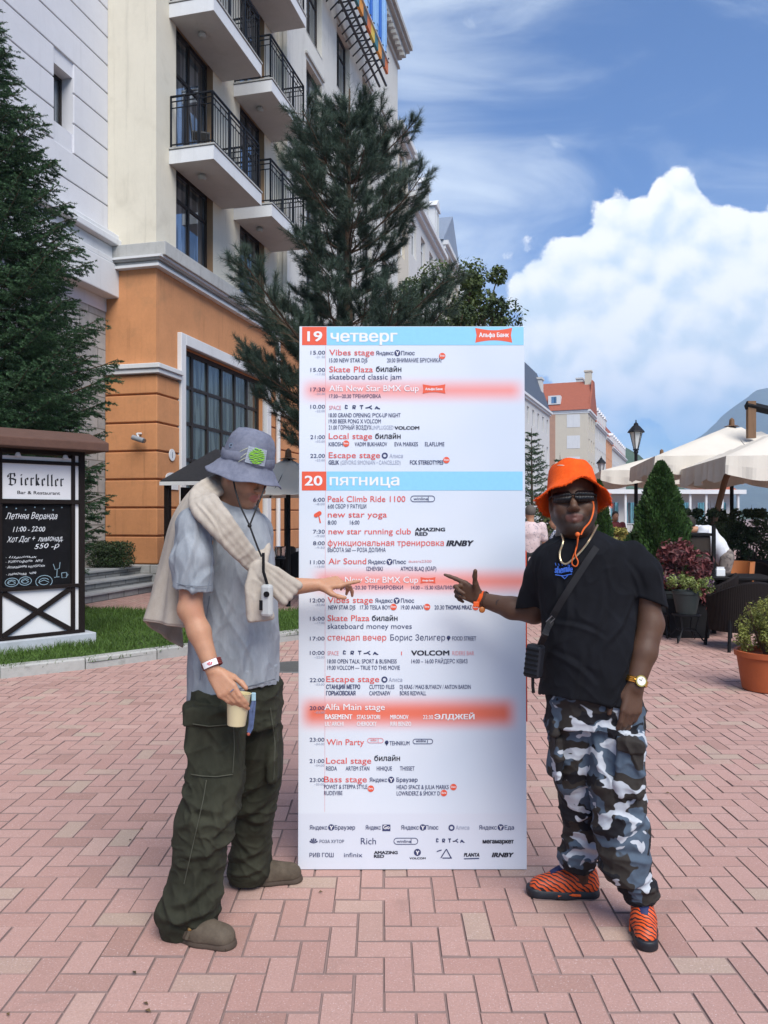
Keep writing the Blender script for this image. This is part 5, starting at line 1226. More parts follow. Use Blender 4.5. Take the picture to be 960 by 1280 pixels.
def wicker_chair(label, base, rz, group='wicker armchairs on the terrace'):
    """faces +y; a curved tub back that runs into the arms"""
    t = thing('wicker_armchair', label, 'chair', base, rz, group); q = MB(); n = 20; V = []; F = []
    for k in range(n + 1):
        a = R(-200 + 220 * k / n); top = .62 + .17 * max(0, math.sin(-a)) ** 1.2
        for rr, z in ((.33, .22), (.36, top), (.33, top + .02), (.30, top), (.28, .30)): V.append((rr * math.cos(a) * 1.05, rr * math.sin(a), z))
    for k in range(n):
        for j in range(4): F.append((k * 5 + j, (k + 1) * 5 + j, (k + 1) * 5 + j + 1, k * 5 + j + 1))
    q.add(V, F); q.build('backrest', M_wick, t, smooth=True)
    q = MB(); q.lathe([(0, .34), (.30, .34), (.33, .36), (.33, .40), (.30, .42), (0, .425)], 20); q.build('seat', M_wick, t, smooth=True)
    for x in (-.25, .25):
        for y in (-.22, .24):
            q = MB(); q.tube([(x, y, .36), (x * 1.12, y * 1.15, 0)], .022, 6); q.build('leg', M_black, t)
    return t
wicker_chair('dark wicker armchair with its curved back to the camera, left of the terracotta pot', spot(925, 9.0), .10)
wicker_chair('dark wicker armchair partly behind the grey flower pot', spot(886, 10.1), 1.2)
wicker_chair('dark wicker armchair deeper in the terrace near the railing', spot(938, 12.5), 2.6)
tb = thing('terrace_table', 'black square terrace table behind the wicker armchair', 'table', spot(920, 10.4), -.18)
q = MB(); q.box(-.42, .42, -.4, .4, .71, .745); q.build('table_top', M_black, tb, bevel=.006)
for x in (-.36, .36):
    for y in (-.34, .34):
        q = MB(); q.box(x - .025, x + .025, y - .025, y + .025, 0, .709); q.build('leg', M_black, tb)
nk = thing('napkin_holder', 'small white napkin holder on the black terrace table', 'holder', tb.location + Vector((-.28, -.15, .746))); q = MB(); q.box(-.06, .06, -.025, .025, 0, .10); q.build('holder', M_plate, nk, bevel=.008); q = MB(); q.box(-.05, .05, -.012, .012, .101, .125); q.build('napkin', M_white, nk)
oc = thing('wooden_chair', 'orange brown wooden chair with a rounded back beside the bending man', 'chair', spot(922, 12.0), 1.9)
M_orwood = mat('orange_wood', (.42, .15, .045), .45, var=.15, scale=4, stretch=(1, 1, .3))
q = MB(); q.box(-.21, .21, -.21, .21, .43, .46); q.build('seat', M_orwood, oc, bevel=.01)
q = MB(); n = 12; q.add([(r * math.cos(R(180 + 180 * k / n)), r * math.sin(R(180 + 180 * k / n)), z) for k in range(n + 1) for r, z in ((.23, .58), (.25, .84), (.225, .84), (.21, .58))], [(k * 4 + j, k * 4 + 4 + j, k * 4 + 4 + (j + 1) % 4, k * 4 + (j + 1) % 4) for k in range(n) for j in range(4)]); q.build('backrest', M_orwood, oc, smooth=True)
for x in (-.18, .18):
    for y in (-.18, .18):
        q = MB(); q.bar((x, y, .43), (x * 1.2, y * 1.2, 0), .013); q.build('leg', mat('bare_metal', (.45, .44, .42), .35, 1.0), oc)
for x in (-.2, .2):
    q = MB(); q.bar((x * .9, -.1, .45), (x * 1.02, -.12, .62), .012); q.build('arm_post', M_orwood, oc)
# dark wooden service cabinet with a post
sv = thing('service_cabinet', 'dark brown wooden cabinet with a black corner post, beside the dark red plant', 'cabinet', spot(866, 10.9), -.15)
q = MB(); q.box(-.22, .19, -.2, .2, .02, 1.27); q.build('body', mat('cabinet_wood', (.03, .02, .014), .7, var=.3, scale=3, stretch=(1, 1, .2)), sv, bevel=.006)
q = MB(); q.box(-.25, .22, -.23, .23, 1.272, 1.31); q.build('top', M_black, sv, bevel=.004)
q = MB(); q.box(.20, .245, -.25, -.205, 0, 1.42); q.build('post', M_black, sv)
# dark evergreen planters at the back
rg = np.random.default_rng(9)
def dark_planter(label, base, wd, z0, z1, seed, m=M_leafd, leaf=.03):
    rg = np.random.default_rng(seed); t = thing('hedge_planter', label, 'planter', base); q = MB(); q.box(-wd / 2, wd / 2, -.22, .22, 0, z0); q.build('box', M_black, t, bevel=.01)
    c = [((rg.uniform(-.45, .45) * wd, rg.uniform(-.2, .2), rg.uniform(z0, z1)), rg.uniform(.10, .2)) for k in range(int(40 * wd))]; q = MB()
    for a, r in c[::2]: q.tube([(a[0] * .9, 0, z0 - .05), a], [.012, .004], 4, cap=False)
    for k in range(int(9 * wd)): x = rg.uniform(-.45, .45) * wd; q.tube([(x, 0, z1 - .2), (x + rg.uniform(-.1, .1), rg.uniform(-.1, .1), z1 + rg.uniform(.05, .32))], [.006, .002], 3, cap=False); c.append(((x, 0, z1 + .1), .09))
    q.build('stem', M_bark, t, recalc=False); tris_obj('foliage', *leaf_cloud([a for a, b in c], [b for a, b in c], int(7000 * wd), leaf, rg, .35), m, t)
dark_planter('black planter of dark evergreen shrubs behind the bending man', spot(868, 13.4), 1.15, .7, 1.5, 1)
dark_planter('black planter of dark shrubs in front of the railing on the far right', spot(925, 14.0), 1.15, .75, 1.5, 2)
M_flow = mat('flower_mix', (.32, .16, .05), .6, var=.5, scale=7, island=.7)
dark_planter('low planter of yellow and red flowers behind the shoulder of the man in black', spot(752, 14.5), 1.0, .62, 1.15, 3, mat('yellow_leaves', (.27, .24, .06), .6, var=.4, scale=4, island=.6, trans=.2), .03)
dark_planter('planter of reddish flowers left of the conical thuja', spot(790, 15.2), .9, .62, 1.05, 4, M_flow, .03)
# railing
rl = thing('iron_railing', 'black iron railing with thin upright bars at the right edge', 'railing', spot(925, 15.2), -.06)
q = MB()
for z in (.12, 1.15): q.box(-.2, 4.0, -.02, .02, z, z + .04)
q.build('rail', M_iron, rl)
for i in range(36): q = MB(); q.bar((-.15 + i * .115, 0, .0), (-.15 + i * .115, 0, 1.3), .009, 6); q.build('bar', M_iron, rl)
# street lamps
M_lampg = mat('lamp_glass', (.55, .56, .55), .15, var=.05)
def street_lamp(label, base, ztop):
    t = thing('street_lamp', label, 'street lamp', base, 0, 'lantern street lamps'); q = MB(); b = ztop - .85
    q.lathe([(0, 0), (.16, 0), (.16, .12), (.10, .2), (.085, .7), (.06, .8), (.045, b - .1), (.07, b - .05), (.05, b)], 12); q.build('post', M_iron, t, smooth=True)
    q = MB(); q.lathe([(.06, b + .04), (.17, b + .50)], 6); q.build('glass', M_lampg, t)
    q = MB(); q.lathe([(0, b), (.09, b), (.08, b + .04), (0, b + .04)], 8); q.lathe([(.24, b + .5), (.22, b + .54), (.10, b + .68), (.07, b + .70), (.06, b + .75), (.02, b + .78), (.015, b + .85), (0, b + .86)], 12); q.lathe([(.0, b + .505), (.24, b + .5)], 12)
    for k in range(6):
        a = 1.0472 * k; q.bar((.065 * math.cos(a), .065 * math.sin(a), b + .04), (.175 * math.cos(a), .175 * math.sin(a), b + .5), .010, 4)
    q.build('lantern_cap', M_iron, t)
street_lamp('black lantern street lamp standing tallest above the parasols', spot(795, 21.5), EYE + (HZ - 525) * 21.5 / FPX)
street_lamp('black lantern street lamp farther off, in front of the far houses', spot(751.5, 36), EYE + (HZ - 570) * 36 / FPX)

# ------------------------------------------------------------------ left: kiosk, parasol and seats by the hotel
ko = spot(284, 15.3); kiosk = thing('entrance_canopy', 'small dark shingled hip roof canopy on posts in front of the great window', 'canopy', (ko.x, ko.y, 0), ZA)
q = MB(); zE, zR = EYE + (HZ - 603) * 15.3 / FPX, EYE + (HZ - 563) * 15.3 / FPX
q.add([(-1.0, -.75, zE), (1.7, -.75, zE), (1.7, .9, zE), (-1.0, .9, zE), (-.35, .08, zR), (1.1, .08, zR)], [(0, 1, 5, 4), (1, 2, 5), (2, 3, 4, 5), (3, 0, 4)]); q.box(-1.0, 1.7, -.75, .9, zE - .05, zE - .002)
q.build('roof', mat('black_shingle', (.022, .022, .026), .9, var=.4, scale=14, bump=.012, bscale=22), kiosk)
q = MB(); q.box(-1.03, 1.73, -.78, -.752, zE - .09, zE - .02); q.box(-1.03, -1.002, -.75, .9, zE - .09, zE - .02); q.build('fascia', M_white, kiosk)
for x in (-.9, 1.6):
    for y in (-.65, .8): q = MB(); q.box(x - .05, x + .05, y - .05, y + .05, 0, zE - .06); q.build('post', M_dwood, kiosk)
q = MB(); q.box(-.3, .6, .82, .86, 0, zE - .1); q.build('door', M_black, kiosk)
parasol('low cream parasol behind the man in the grey bucket hat', (-2.75, 12.4), 1.9, EYE + (HZ - 619) * 13.2 / FPX, EYE + (HZ - 572) * 13.2 / FPX, val=.03, seed=6)
def tub_chair(label, base, rz):
    t = thing('tub_chair', label, 'chair', base, rz, 'dark chairs by the hotel wall'); q = MB(); n = 16; V = []; F = []
    for k in range(n + 1):
        a = R(-190 + 200 * k / n); top = .55 + .36 * max(0, math.sin(-a))
        for rr, z in ((.27, .40), (.31, top), (.27, top), (.24, .42)): V.append((rr * math.cos(a), rr * math.sin(a), z))
    for k in range(n):
        for j in range(3): F.append((k * 4 + j, k * 4 + 4 + j, k * 4 + 5 + j, k * 4 + j + 1))
    q.add(V, F); q.build('backrest', M_black, t, smooth=True); q = MB(); q.lathe([(0, .40), (.27, .40), (.29, .43), (.27, .46), (0, .46)], 18); q.build('seat', M_black, t, smooth=True)
    for k in range(4): a = R(45 + 90 * k); q = MB(); q.bar((.2 * math.cos(a), .2 * math.sin(a), .40), (.27 * math.cos(a), .27 * math.sin(a), 0), .016); q.build('leg', M_black, t)
tub_chair('dark rounded chair just left of the schedule board', spot(372, 14.3), .3); tub_chair('dark rounded chair farther back by the hotel wall', spot(352, 16.5), .9)
ct = thing('cafe_table', 'small dark round cafe table by the hotel wall', 'table', spot(352, 15.0)); q = MB(); q.lathe([(0, .70), (.33, .70), (.33, .73), (0, .73)], 22); q.build('table_top', M_black, ct); q = MB(); q.lathe([(.2, 0), (.2, .02), (.04, .05), (.035, .70)], 14); q.build('pedestal', M_black, ct, smooth=True)
wbk = thing('wine_bucket', 'shiny metal bucket on the small cafe table', 'bucket', spot(350, 14.95, .732)); M_steel = mat('polished_steel', (.6, .6, .6), .18, 1.0, var=.05)
q = MB(); q.lathe([(0, .0), (.085, 0), (.11, .22), (.118, .225), (.11, .215), (.08, .02), (0, .02)], 20); q.build('body', M_steel, wbk, smooth=True)
q = MB(); q.tube([(.11, 0, .17), (.14, 0, .17), (.14, 0, .12), (.105, 0, .12)], .008, 6); q.tube([(-.11, 0, .17), (-.14, 0, .17), (-.14, 0, .12), (-.105, 0, .12)], .008, 6); q.build('handle', M_steel, wbk)
# manhole cover
mh = thing('manhole_cover', 'grey cast iron drain cover set in the pavers left of the board', 'drain cover', G(368, 834)); q = MB(); q.lathe([(0, .004), (.26, .004), (.26, .009), (.29, .009), (.30, .0)], 32); q.build('plate', mat('cast_iron', (.14, .14, .135), .6, .3, var=.2, scale=12), mh)
q = MB()
for k in range(9):
    L = math.sqrt(max(.25 ** 2 - (-.22 + .055 * k) ** 2, 0)); q.box(-L, L, -.22 + .055 * k - .008, -.22 + .055 * k + .008, .005, .012)
q.build('grating', bpy.data.materials['cast_iron'], mh)
# fallen leaves and litter on the pavers
rg = np.random.default_rng(21); q = MB()
for k in range(46):
    Y = rg.uniform(2.3, 9); X = rg.uniform(-.5, .5) * Y; a = rg.uniform(0, 6.28); s = rg.uniform(.006, .016)
    q.add([(X - s * math.cos(a), Y - s * math.sin(a), .006), (X + s * .5 * math.sin(a), Y - s * .5 * math.cos(a), .010), (X + s * math.cos(a), Y + s * math.sin(a), .007), (X - s * .5 * math.sin(a), Y + s * .5 * math.cos(a), .012)], [(0, 1, 2, 3)])
tag(q.build('leaf_litter', mat('dry_leaf', (.10, .065, .03), .8, var=.4, scale=5, island=.5), recalc=False), kind='stuff')
# ------------------------------------------------------------------ sculpting kit for people: distance fields -> one smooth mesh
class Field:
    def merge(s, o, k=.01):
        hh = np.maximum(k - np.abs(s.D - o.D), 0) / k; s.D = np.minimum(s.D, o.D) - hh * hh * k * .25; return s
    def like(s): q = Field.__new__(Field); q.h, q.lo, q.n, q.ax = s.h, s.lo, s.n, s.ax; q.D = np.full(s.n, .15, np.float32); return q
    def __init__(s, lo, hi, h=.005):
        s.h = h; s.lo = np.array(lo, np.float32); n = np.ceil((np.array(hi) - s.lo) / h).astype(int) + 1; s.n = n; s.D = np.full(n, .15, np.float32)
        s.ax = [s.lo[i] + h * np.arange(n[i], dtype=np.float32) for i in range(3)]
    def _sl(s, lo, hi):
        a = np.maximum(np.floor((np.array(lo) - s.lo) / s.h).astype(int), 0); b = np.minimum(np.ceil((np.array(hi) - s.lo) / s.h).astype(int) + 1, s.n); return a, b
    def _grid(s, a, b): return s.ax[0][a[0]:b[0], None, None], s.ax[1][None, a[1]:b[1], None], s.ax[2][None, None, a[2]:b[2]]
    def _put(s, a, b, d, k, op):
        if np.any(b <= a): return
        v = s.D[a[0]:b[0], a[1]:b[1], a[2]:b[2]]
        if op == 'sub': d = -d
        if k > 0:
            hh = np.maximum(k - np.abs(v - d), 0) / k
            r = (np.minimum(v, d) - hh * hh * k * .25) if op == 'add' else (np.maximum(v, d) + hh * hh * k * .25)
        else: r = np.minimum(v, d) if op == 'add' else np.maximum(v, d)
        s.D[a[0]:b[0], a[1]:b[1], a[2]:b[2]] = r
    def cone(s, p, q, r1, r2, k=.02, op='add', squash=None):
        p, q = np.array(p, np.float32), np.array(q, np.float32); rm = max(r1, r2) + k + .03
        a, b = s._sl(np.minimum(p, q) - rm, np.maximum(p, q) + rm); X, Y, Z = s._grid(a, b); d = q - p; L2 = max(float(d @ d), 1e-9)
        t = np.clip(((X - p[0]) * d[0] + (Y - p[1]) * d[1] + (Z - p[2]) * d[2]) / L2, 0, 1)
        ex, ey, ez = X - p[0] - t * d[0], Y - p[1] - t * d[1], Z - p[2] - t * d[2]
        if squash is not None:
            n, f = squash; n = np.array(n, np.float32); n = n / np.linalg.norm(n); c = ex * n[0] + ey * n[1] + ez * n[2]; ex, ey, ez = ex + n[0] * c * (1 / f - 1), ey + n[1] * c * (1 / f - 1), ez + n[2] * c * (1 / f - 1)
        dist = np.sqrt(ex * ex + ey * ey + ez * ez) - (r1 + (r2 - r1) * t)
        if squash is not None: dist = dist * max(squash[1], .6) if squash[1] < 1 else dist
        s._put(a, b, dist, k, op); return s
    def chain(s, pts, rad, k=.02, op='add', squash=None):
        for i in range(len(pts) - 1): s.cone(pts[i], pts[i + 1], rad[i], rad[i + 1], k, op, squash)
        return s
    def ell(s, c, r, M=None, k=.02, op='add', box=0):
        c = np.array(c, np.float32); rm = max(r) * (1.8 if box else 1) + k + .03; a, b = s._sl(c - rm, c + rm); X, Y, Z = s._grid(a, b); X, Y, Z = X - c[0], Y - c[1], Z - c[2]
        if M is not None:
            M = np.array(M, np.float32); X, Y, Z = (X * M[0][0] + Y * M[0][1] + Z * M[0][2], X * M[1][0] + Y * M[1][1] + Z * M[1][2], X * M[2][0] + Y * M[2][1] + Z * M[2][2])
        if box:
            qx, qy, qz = np.abs(X) - r[0] + box, np.abs(Y) - r[1] + box, np.abs(Z) - r[2] + box
            d = np.sqrt(np.maximum(qx, 0) ** 2 + np.maximum(qy, 0) ** 2 + np.maximum(qz, 0) ** 2) + np.minimum(np.maximum(np.maximum(qx, qy), qz), 0) - box
        else:
            k0 = np.sqrt((X / r[0]) ** 2 + (Y / r[1]) ** 2 + (Z / r[2]) ** 2); k1 = np.sqrt((X / r[0] ** 2) ** 2 + (Y / r[1] ** 2) ** 2 + (Z / r[2] ** 2) ** 2); d = k0 * (k0 - 1) / np.maximum(k1, 1e-6)
        s._put(a, b, d, k, op); return s
    def stack(s, rows, k=.02, op='add', grow=0.0, n=2.3):
        """rows of (z, cx, cy, half width, half depth, yaw): a body of rounded cross-sections"""
        R_ = np.array(sorted(rows, key=lambda r: r[0]), np.float32); zl, zh = R_[0, 0], R_[-1, 0]; rm = R_[:, 3:5].max() + k + .03 + grow
        a, b = s._sl((R_[:, 1].min() - rm, R_[:, 2].min() - rm, zl - k - .03), (R_[:, 1].max() + rm, R_[:, 2].max() + rm, zh + k + .03)); X, Y, Z = s._grid(a, b); z = Z.ravel()
        def itp(c):
            x, y = R_[:, 0], R_[:, c]
            if len(x) < 3: return np.interp(z, x, y)
            m = np.gradient(y, x); i = np.clip(np.searchsorted(x, z) - 1, 0, len(x) - 2); hh = x[i + 1] - x[i]; t = np.clip((z - x[i]) / hh, 0, 1)
            return (2 * t ** 3 - 3 * t ** 2 + 1) * y[i] + (t ** 3 - 2 * t ** 2 + t) * hh * m[i] + (-2 * t ** 3 + 3 * t ** 2) * y[i + 1] + (t ** 3 - t ** 2) * hh * m[i + 1]
        cx, cy, wa, wb, yw = [itp(c)[None, None, :].astype(np.float32) for c in range(1, 6)]; wa = np.maximum(wa + grow, .004); wb = np.maximum(wb + grow, .004)
        dx, dy = X - cx, Y - cy; c_, s_ = np.cos(yw), np.sin(yw); u, v = dx * c_ + dy * s_, -dx * s_ + dy * c_
        rho = ((np.abs(u) / wa) ** n + (np.abs(v) / wb) ** n) ** (1.0 / n); d = (rho - 1) * np.minimum(wa, wb); d = np.maximum(d, np.maximum(zl - Z, Z - zh))
        s._put(a, b, d.astype(np.float32), k, op); return s
    def plane(s, p, nrm, k=.004):
        n = np.array(nrm, np.float32); n /= np.linalg.norm(n); X, Y, Z = s._grid((0, 0, 0), s.n); d = (X - p[0]) * n[0] + (Y - p[1]) * n[1] + (Z - p[2]) * n[2]
        hh = np.maximum(k - np.abs(s.D - d), 0) / k; s.D = np.maximum(s.D, d) + hh * hh * k * .25; return s
    def mesh(s, smooth=2):
        D = s.D; D[0], D[-1], D[:, 0], D[:, -1], D[:, :, 0], D[:, :, -1] = .05, .05, .05, .05, .05, .05
        I = D < 0; c = np.zeros(np.array(D.shape) - 1, np.uint8)
        offs = [(i, j, k) for i in (0, 1) for j in (0, 1) for k in (0, 1)]; sl = lambda o: tuple(slice(o[q], D.shape[q] - 1 + o[q]) for q in range(3))
        for o in offs: c += I[sl(o)]
        idx = np.argwhere((c > 0) & (c < 8)); vid = np.full(c.shape, -1, np.int32); vid[tuple(idx.T)] = np.arange(len(idx))
        val = np.stack([D[tuple((idx + o).T)] for o in offs], 1); acc = np.zeros((len(idx), 3)); cnt = np.zeros(len(idx))
        for i in range(8):
            for j in range(i + 1, 8):
                if sum(abs(offs[i][q] - offs[j][q]) for q in range(3)) != 1: continue
                a, b = val[:, i], val[:, j]; m = (a < 0) != (b < 0); t = np.where(m, a / np.where(m, a - b, 1), 0)[:, None]
                p = np.array(offs[i]) * (1 - t) + np.array(offs[j]) * t; acc += np.where(m[:, None], p, 0); cnt += m
        V = s.lo + s.h * (idx + acc / cnt[:, None]); F = []
        for ax in range(3):
            u, w = [(1, 2), (2, 0), (0, 1)][ax]; A = np.moveaxis(I, (ax, u, w), (0, 1, 2)); E = A[:-1, 1:-1, 1:-1] != A[1:, 1:-1, 1:-1]; e = np.argwhere(E); vv = np.moveaxis(vid, (ax, u, w), (0, 1, 2))
            f = np.stack([vv[e[:, 0], e[:, 1], e[:, 2]], vv[e[:, 0], e[:, 1] + 1, e[:, 2]], vv[e[:, 0], e[:, 1] + 1, e[:, 2] + 1], vv[e[:, 0], e[:, 1], e[:, 2] + 1]], 1)
            ins = A[:-1, 1:-1, 1:-1][tuple(e.T)]; f[~ins] = f[~ins][:, ::-1]; F.append(f)
        F = np.concatenate(F); F = F[(F >= 0).all(1)]; lab = np.arange(len(V)); e0 = F.ravel(); e1 = np.roll(F, -1, 1).ravel()
        while True:
            m = np.minimum(lab[e0], lab[e1]); nl = lab.copy(); np.minimum.at(nl, e0, m); np.minimum.at(nl, e1, m); nl = nl[nl]
            if (nl == lab).all(): break
            lab = nl
        cnt = np.bincount(lab, minlength=len(V)); F = F[cnt[lab[F[:, 0]]] > .04 * cnt.max()]; used = np.unique(F); mp = np.full(len(V), -1); mp[used] = np.arange(len(used)); V = V[used]; F = mp[F]
        for _ in range(smooth): V = .5 * V + .5 * laplace(V, F)
        return V, F
def laplace(V, F):
    a = F.ravel(); b = np.roll(F, -1, 1).ravel(); n = len(V); src = np.concatenate([a, b]); dst = np.concatenate([b, a]); c = np.bincount(src, minlength=n)
    return np.stack([np.bincount(src, V[dst, q], n) for q in range(3)], 1) / np.maximum(c, 1)[:, None]
def vnormals(V, F):
    n = np.cross(V[F[:, 2]] - V[F[:, 0]], V[F[:, 3]] - V[F[:, 1]]); N = np.stack([np.bincount(F.ravel(), np.repeat(n[:, q], 4), len(V)) for q in range(3)], 1); return N / np.maximum(np.linalg.norm(N, axis=1, keepdims=True), 1e-9)
def wrinkle(V, F, folds, Y0, noise=((.004, 7, (1, 1, .45)),), seed=0, crease=.006, cs=(6.5, (1.1, 1.1, .75))):
    """press cloth folds into a surface: every fold is (x1, z1, x2, z2, height, width) in metres on the front"""
    N = vnormals(V, F); d = np.zeros(len(V))
    for i, (amp, sc_, st) in enumerate(noise): d += amp * (vnoise(V * np.array(st), sc_, seed + i) + .4 * vnoise(V * np.array(st), sc_ * 2.3, seed + 9 + i))
    if crease:
        q = V * np.array(cs[1]); wp = np.stack([vnoise(q, 4.0, seed + 40 + i) for i in range(3)], 1) * .11; tilt = np.stack([q[:, 0] + .5 * q[:, 2], q[:, 1], q[:, 2] - .35 * q[:, 0]], 1)
        for j, (a_, s_) in enumerate(((1.0, 1.0), (.55, 2.1))):
            n_ = vnoise(tilt + wp, cs[0] * s_, seed + 50 + j); d += crease * a_ * ((1 - np.minimum(np.abs(n_) * 1.7, 1)) ** 2.2 - .28)
    for (x1, z1, x2, z2, am, wd) in folds:
        am *= .85; wd *= .78
        ax, az = x2 - x1, z2 - z1; L2 = ax * ax + az * az; t = np.clip(((V[:, 0] - x1) * ax + (V[:, 2] - z1) * az) / L2, 0, 1); bow = math.sqrt(L2) * .08 * np.sin(t * np.pi)
        L = math.sqrt(L2); e = ((V[:, 0] - x1) * -az + (V[:, 2] - z1) * ax) / L - bow; along = np.maximum(np.abs(((V[:, 0] - x1) * ax + (V[:, 2] - z1) * az) / L2 - .5) - .5, 0) * L
        g = np.exp(-np.abs(e / wd) ** 1.35 - (along / wd) ** 2) - .75 * np.exp(-((e - 1.7 * wd) / wd) ** 2 - (along / wd) ** 2); d += am * g * np.sin(np.pi * np.clip(t * .9 + .05, 0, 1)) ** .5 * (N[:, 1] < .2)
    return V + N * d[:, None]
def body_obj(name, V, F, m, parent, origin):
    return obj(name, mesh_np(name, V - np.array(origin), F, True), m, parent)
def fr(yaw, pitch=0.0, roll=0.0):
    """columns: forward, left, up for something that faces 'yaw' (0 = +x, anticlockwise from above)"""
    return np.array(Matrix.Rotation(yaw, 3, 'Z') @ Matrix.Rotation(pitch, 3, 'Y') @ Matrix.Rotation(roll, 3, 'X'))
def head(f, c, M, sc_=1.0, k=.014, neck=None, full=1.0):
    """head with brow, eyes, nose, lips, chin and ears; M columns = forward, left, up"""
    W = lambda x, y, z: np.array(c) + sc_ * (M @ np.array([x, y, z])); Mi = M.T; s = sc_
    if neck is not None: f.chain(neck[0], neck[1], .03)
    f.ell(W(-.008, 0, .035), (.099 * s, .077 * s * full, .100 * s), Mi, .02); f.ell(W(.022, 0, -.045), (.072 * s, .064 * s * full, .082 * s), Mi, .03)
    f.cone(W(.0, .058 * full, -.055), W(.062, .018, -.102), .022 * s, .019 * s, .03); f.cone(W(.0, -.058 * full, -.055), W(.062, -.018, -.102), .022 * s, .019 * s, .03); f.ell(W(.072, 0, -.102), (.022 * s, .026 * s, .020 * s), Mi, .02)
    for y in (-1, 1):
        f.cone(W(.085, y * .012, .022), W(.068, y * .05, .018), .011 * s, .010 * s, .014); f.ell(W(.062, y * .045, -.03), (.028 * s, .024 * s, .024 * s), Mi, .025)
        f.ell(W(.096, y * .033, .000), (.016 * s, .019 * s, .011 * s), Mi, .012, 'sub'); f.ell(W(.078, y * .033, -.001), (.013 * s, .015 * s, .012 * s), Mi, .005)
        f.ell(W(-.005, y * .079 * full, -.012), (.019 * s, .008 * s, .032 * s), Mi, .008); f.ell(W(.104, y * .013, -.040), (.011 * s, .010 * s, .009 * s), Mi, .006)
    f.chain([W(.090, 0, .012), W(.104, 0, -.015), W(.118, 0, -.034)], [.009 * s, .010 * s, .0125 * s], .012); f.cone(W(.116, 0, -.036), W(.098, 0, -.046), .010 * s, .008 * s, .008)
    f.cone(W(.086, -.024, -.066), W(.086, .024, -.066), .012 * s, .012 * s, .016)
    f.chain([W(.086, -.025, -.071), W(.099, 0, -.066), W(.086, .025, -.071)], [.005 * s, .0075 * s, .005 * s], .006); f.chain([W(.086, -.023, -.075), W(.097, 0, -.080), W(.086, .023, -.075)], [.005 * s, .0085 * s, .005 * s], .006)
    f.chain([W(.097, -.026, -.0735), W(.106, 0, -.0735), W(.097, .026, -.0735)], [.0028 * s] * 3, .003, 'sub'); return W
def hand(f, w, d, back, size=1.0, curl=(30, 40, 45, 50), curl2=(35, 50, 55, 55), thumb=(.5, 20, 1.0), spread=6, left=False, palm_r=1.0):
    """w wrist, d direction wrist->knuckles, back = back of the hand; five separate bent fingers; returns finger tips"""
    d = np.array(d, float); d /= np.linalg.norm(d); n = np.array(back, float); n -= d * (n @ d); n /= np.linalg.norm(n); side = np.cross(d, n) * (1 if left else -1)   # side points to the thumb
    w = np.array(w, float); s = size; tips = []
    rot = lambda v, ax, a: v * math.cos(a) + np.cross(ax, v) * math.sin(a) + ax * (ax @ v) * (1 - math.cos(a))
    for i, y in enumerate((.030, .010, -.010, -.028)):
        kn = w + s * (d * (.092 - .006 * abs(i - 1)) + side * y); f.cone(w + s * (d * .012 + side * y * .62), kn, .0135 * s * palm_r, .0118 * s, .012)
        fd = rot(d, n, R((1.3 - i) * spread) * (1 if left else -1)); ax = np.cross(fd, n); ax /= np.linalg.norm(ax); L = (.043, .048, .045, .035)[i] * s; p = kn
        for j, (ln, r0, r1, cv) in enumerate(((L, .0105, .0092, curl[i]), (L * .62, .0092, .0082, curl2[i]), (L * .5, .0082, .0066, curl2[i] * .6))):
            fd = rot(fd, ax, -R(cv)); q = p + fd * ln; f.cone(p, q, r0 * s, r1 * s, .004); p = q
        tips.append(p)
    t0 = w + s * (d * .022 + side * .024 - n * .006); td = d * math.cos(R(48) * (1 - thumb[0])) * 1.0 + side * (.75 + .4 * thumb[0]) * (thumb[2] if len(thumb) > 2 else 1.0) - n * .35; td /= np.linalg.norm(td); f.cone(t0, t0 + td * .042 * s, .0155 * s, .0125 * s, .014); p = t0 + td * .042 * s
    ax = np.cross(td, d); ax = ax / max(np.linalg.norm(ax), 1e-6)
    for ln in (.034, .027):
        td = rot(td, ax, R(thumb[1])); q = p + td * ln * s; f.cone(p, q, .0112 * s, .0088 * s, .005); p = q
    tips.append(p); return tips, (d, n, side)

def skin_mat(name, col, lip, rough=.5, mott=.17, beard=(.012, .009, .008), lipc=(.4, .16, .12)):
    m = bpy.data.materials.new(name); m.use_nodes = True; t = m.node_tree; t.nodes.clear(); N = NT(t); co = N.n('ShaderNodeTexCoord').outputs['Object']
    k = N.m('ADD', 1 - mott, N.m('MULTIPLY', N.noise(co, 22, 5, .6), 2 * mott)); c = N.mix(1.0, col, N.xyz(k, k, k), 'MULTIPLY')
    c = N.mix(N.m('MULTIPLY', N.step(N.noise(co, 9, 3), .5, .7), .35), c, lip)
    at = lambda n_: N.n('ShaderNodeAttribute', {'attribute_name': n_}).outputs['Fac']
    c = N.mix(N.m('MULTIPLY', at('beard'), N.m('ADD', .55, N.m('MULTIPLY', N.noise(co, 330, 2), .7))), c, beard); c = N.mix(at('lip'), c, lipc)
    b = N.n('ShaderNodeBsdfPrincipled', None, Base_Color=c, Roughness=rough); b.inputs['Subsurface Weight'].default_value = .12; b.inputs['Subsurface Radius'].default_value = (.01, .004, .002); b.inputs['Specular IOR Level'].default_value = .35
    h = N.m('ADD', N.noise(co, 260, 3, .6), N.m('MULTIPLY', N.noise(co, 60, 3), .6)); bp = N.n('ShaderNodeBump', None, Strength=.5, Distance=.0016, Height=h); t.links.new(bp.outputs[0], b.inputs['Normal'])
    N.n('ShaderNodeOutputMaterial', None, Surface=b.outputs[0]); return m
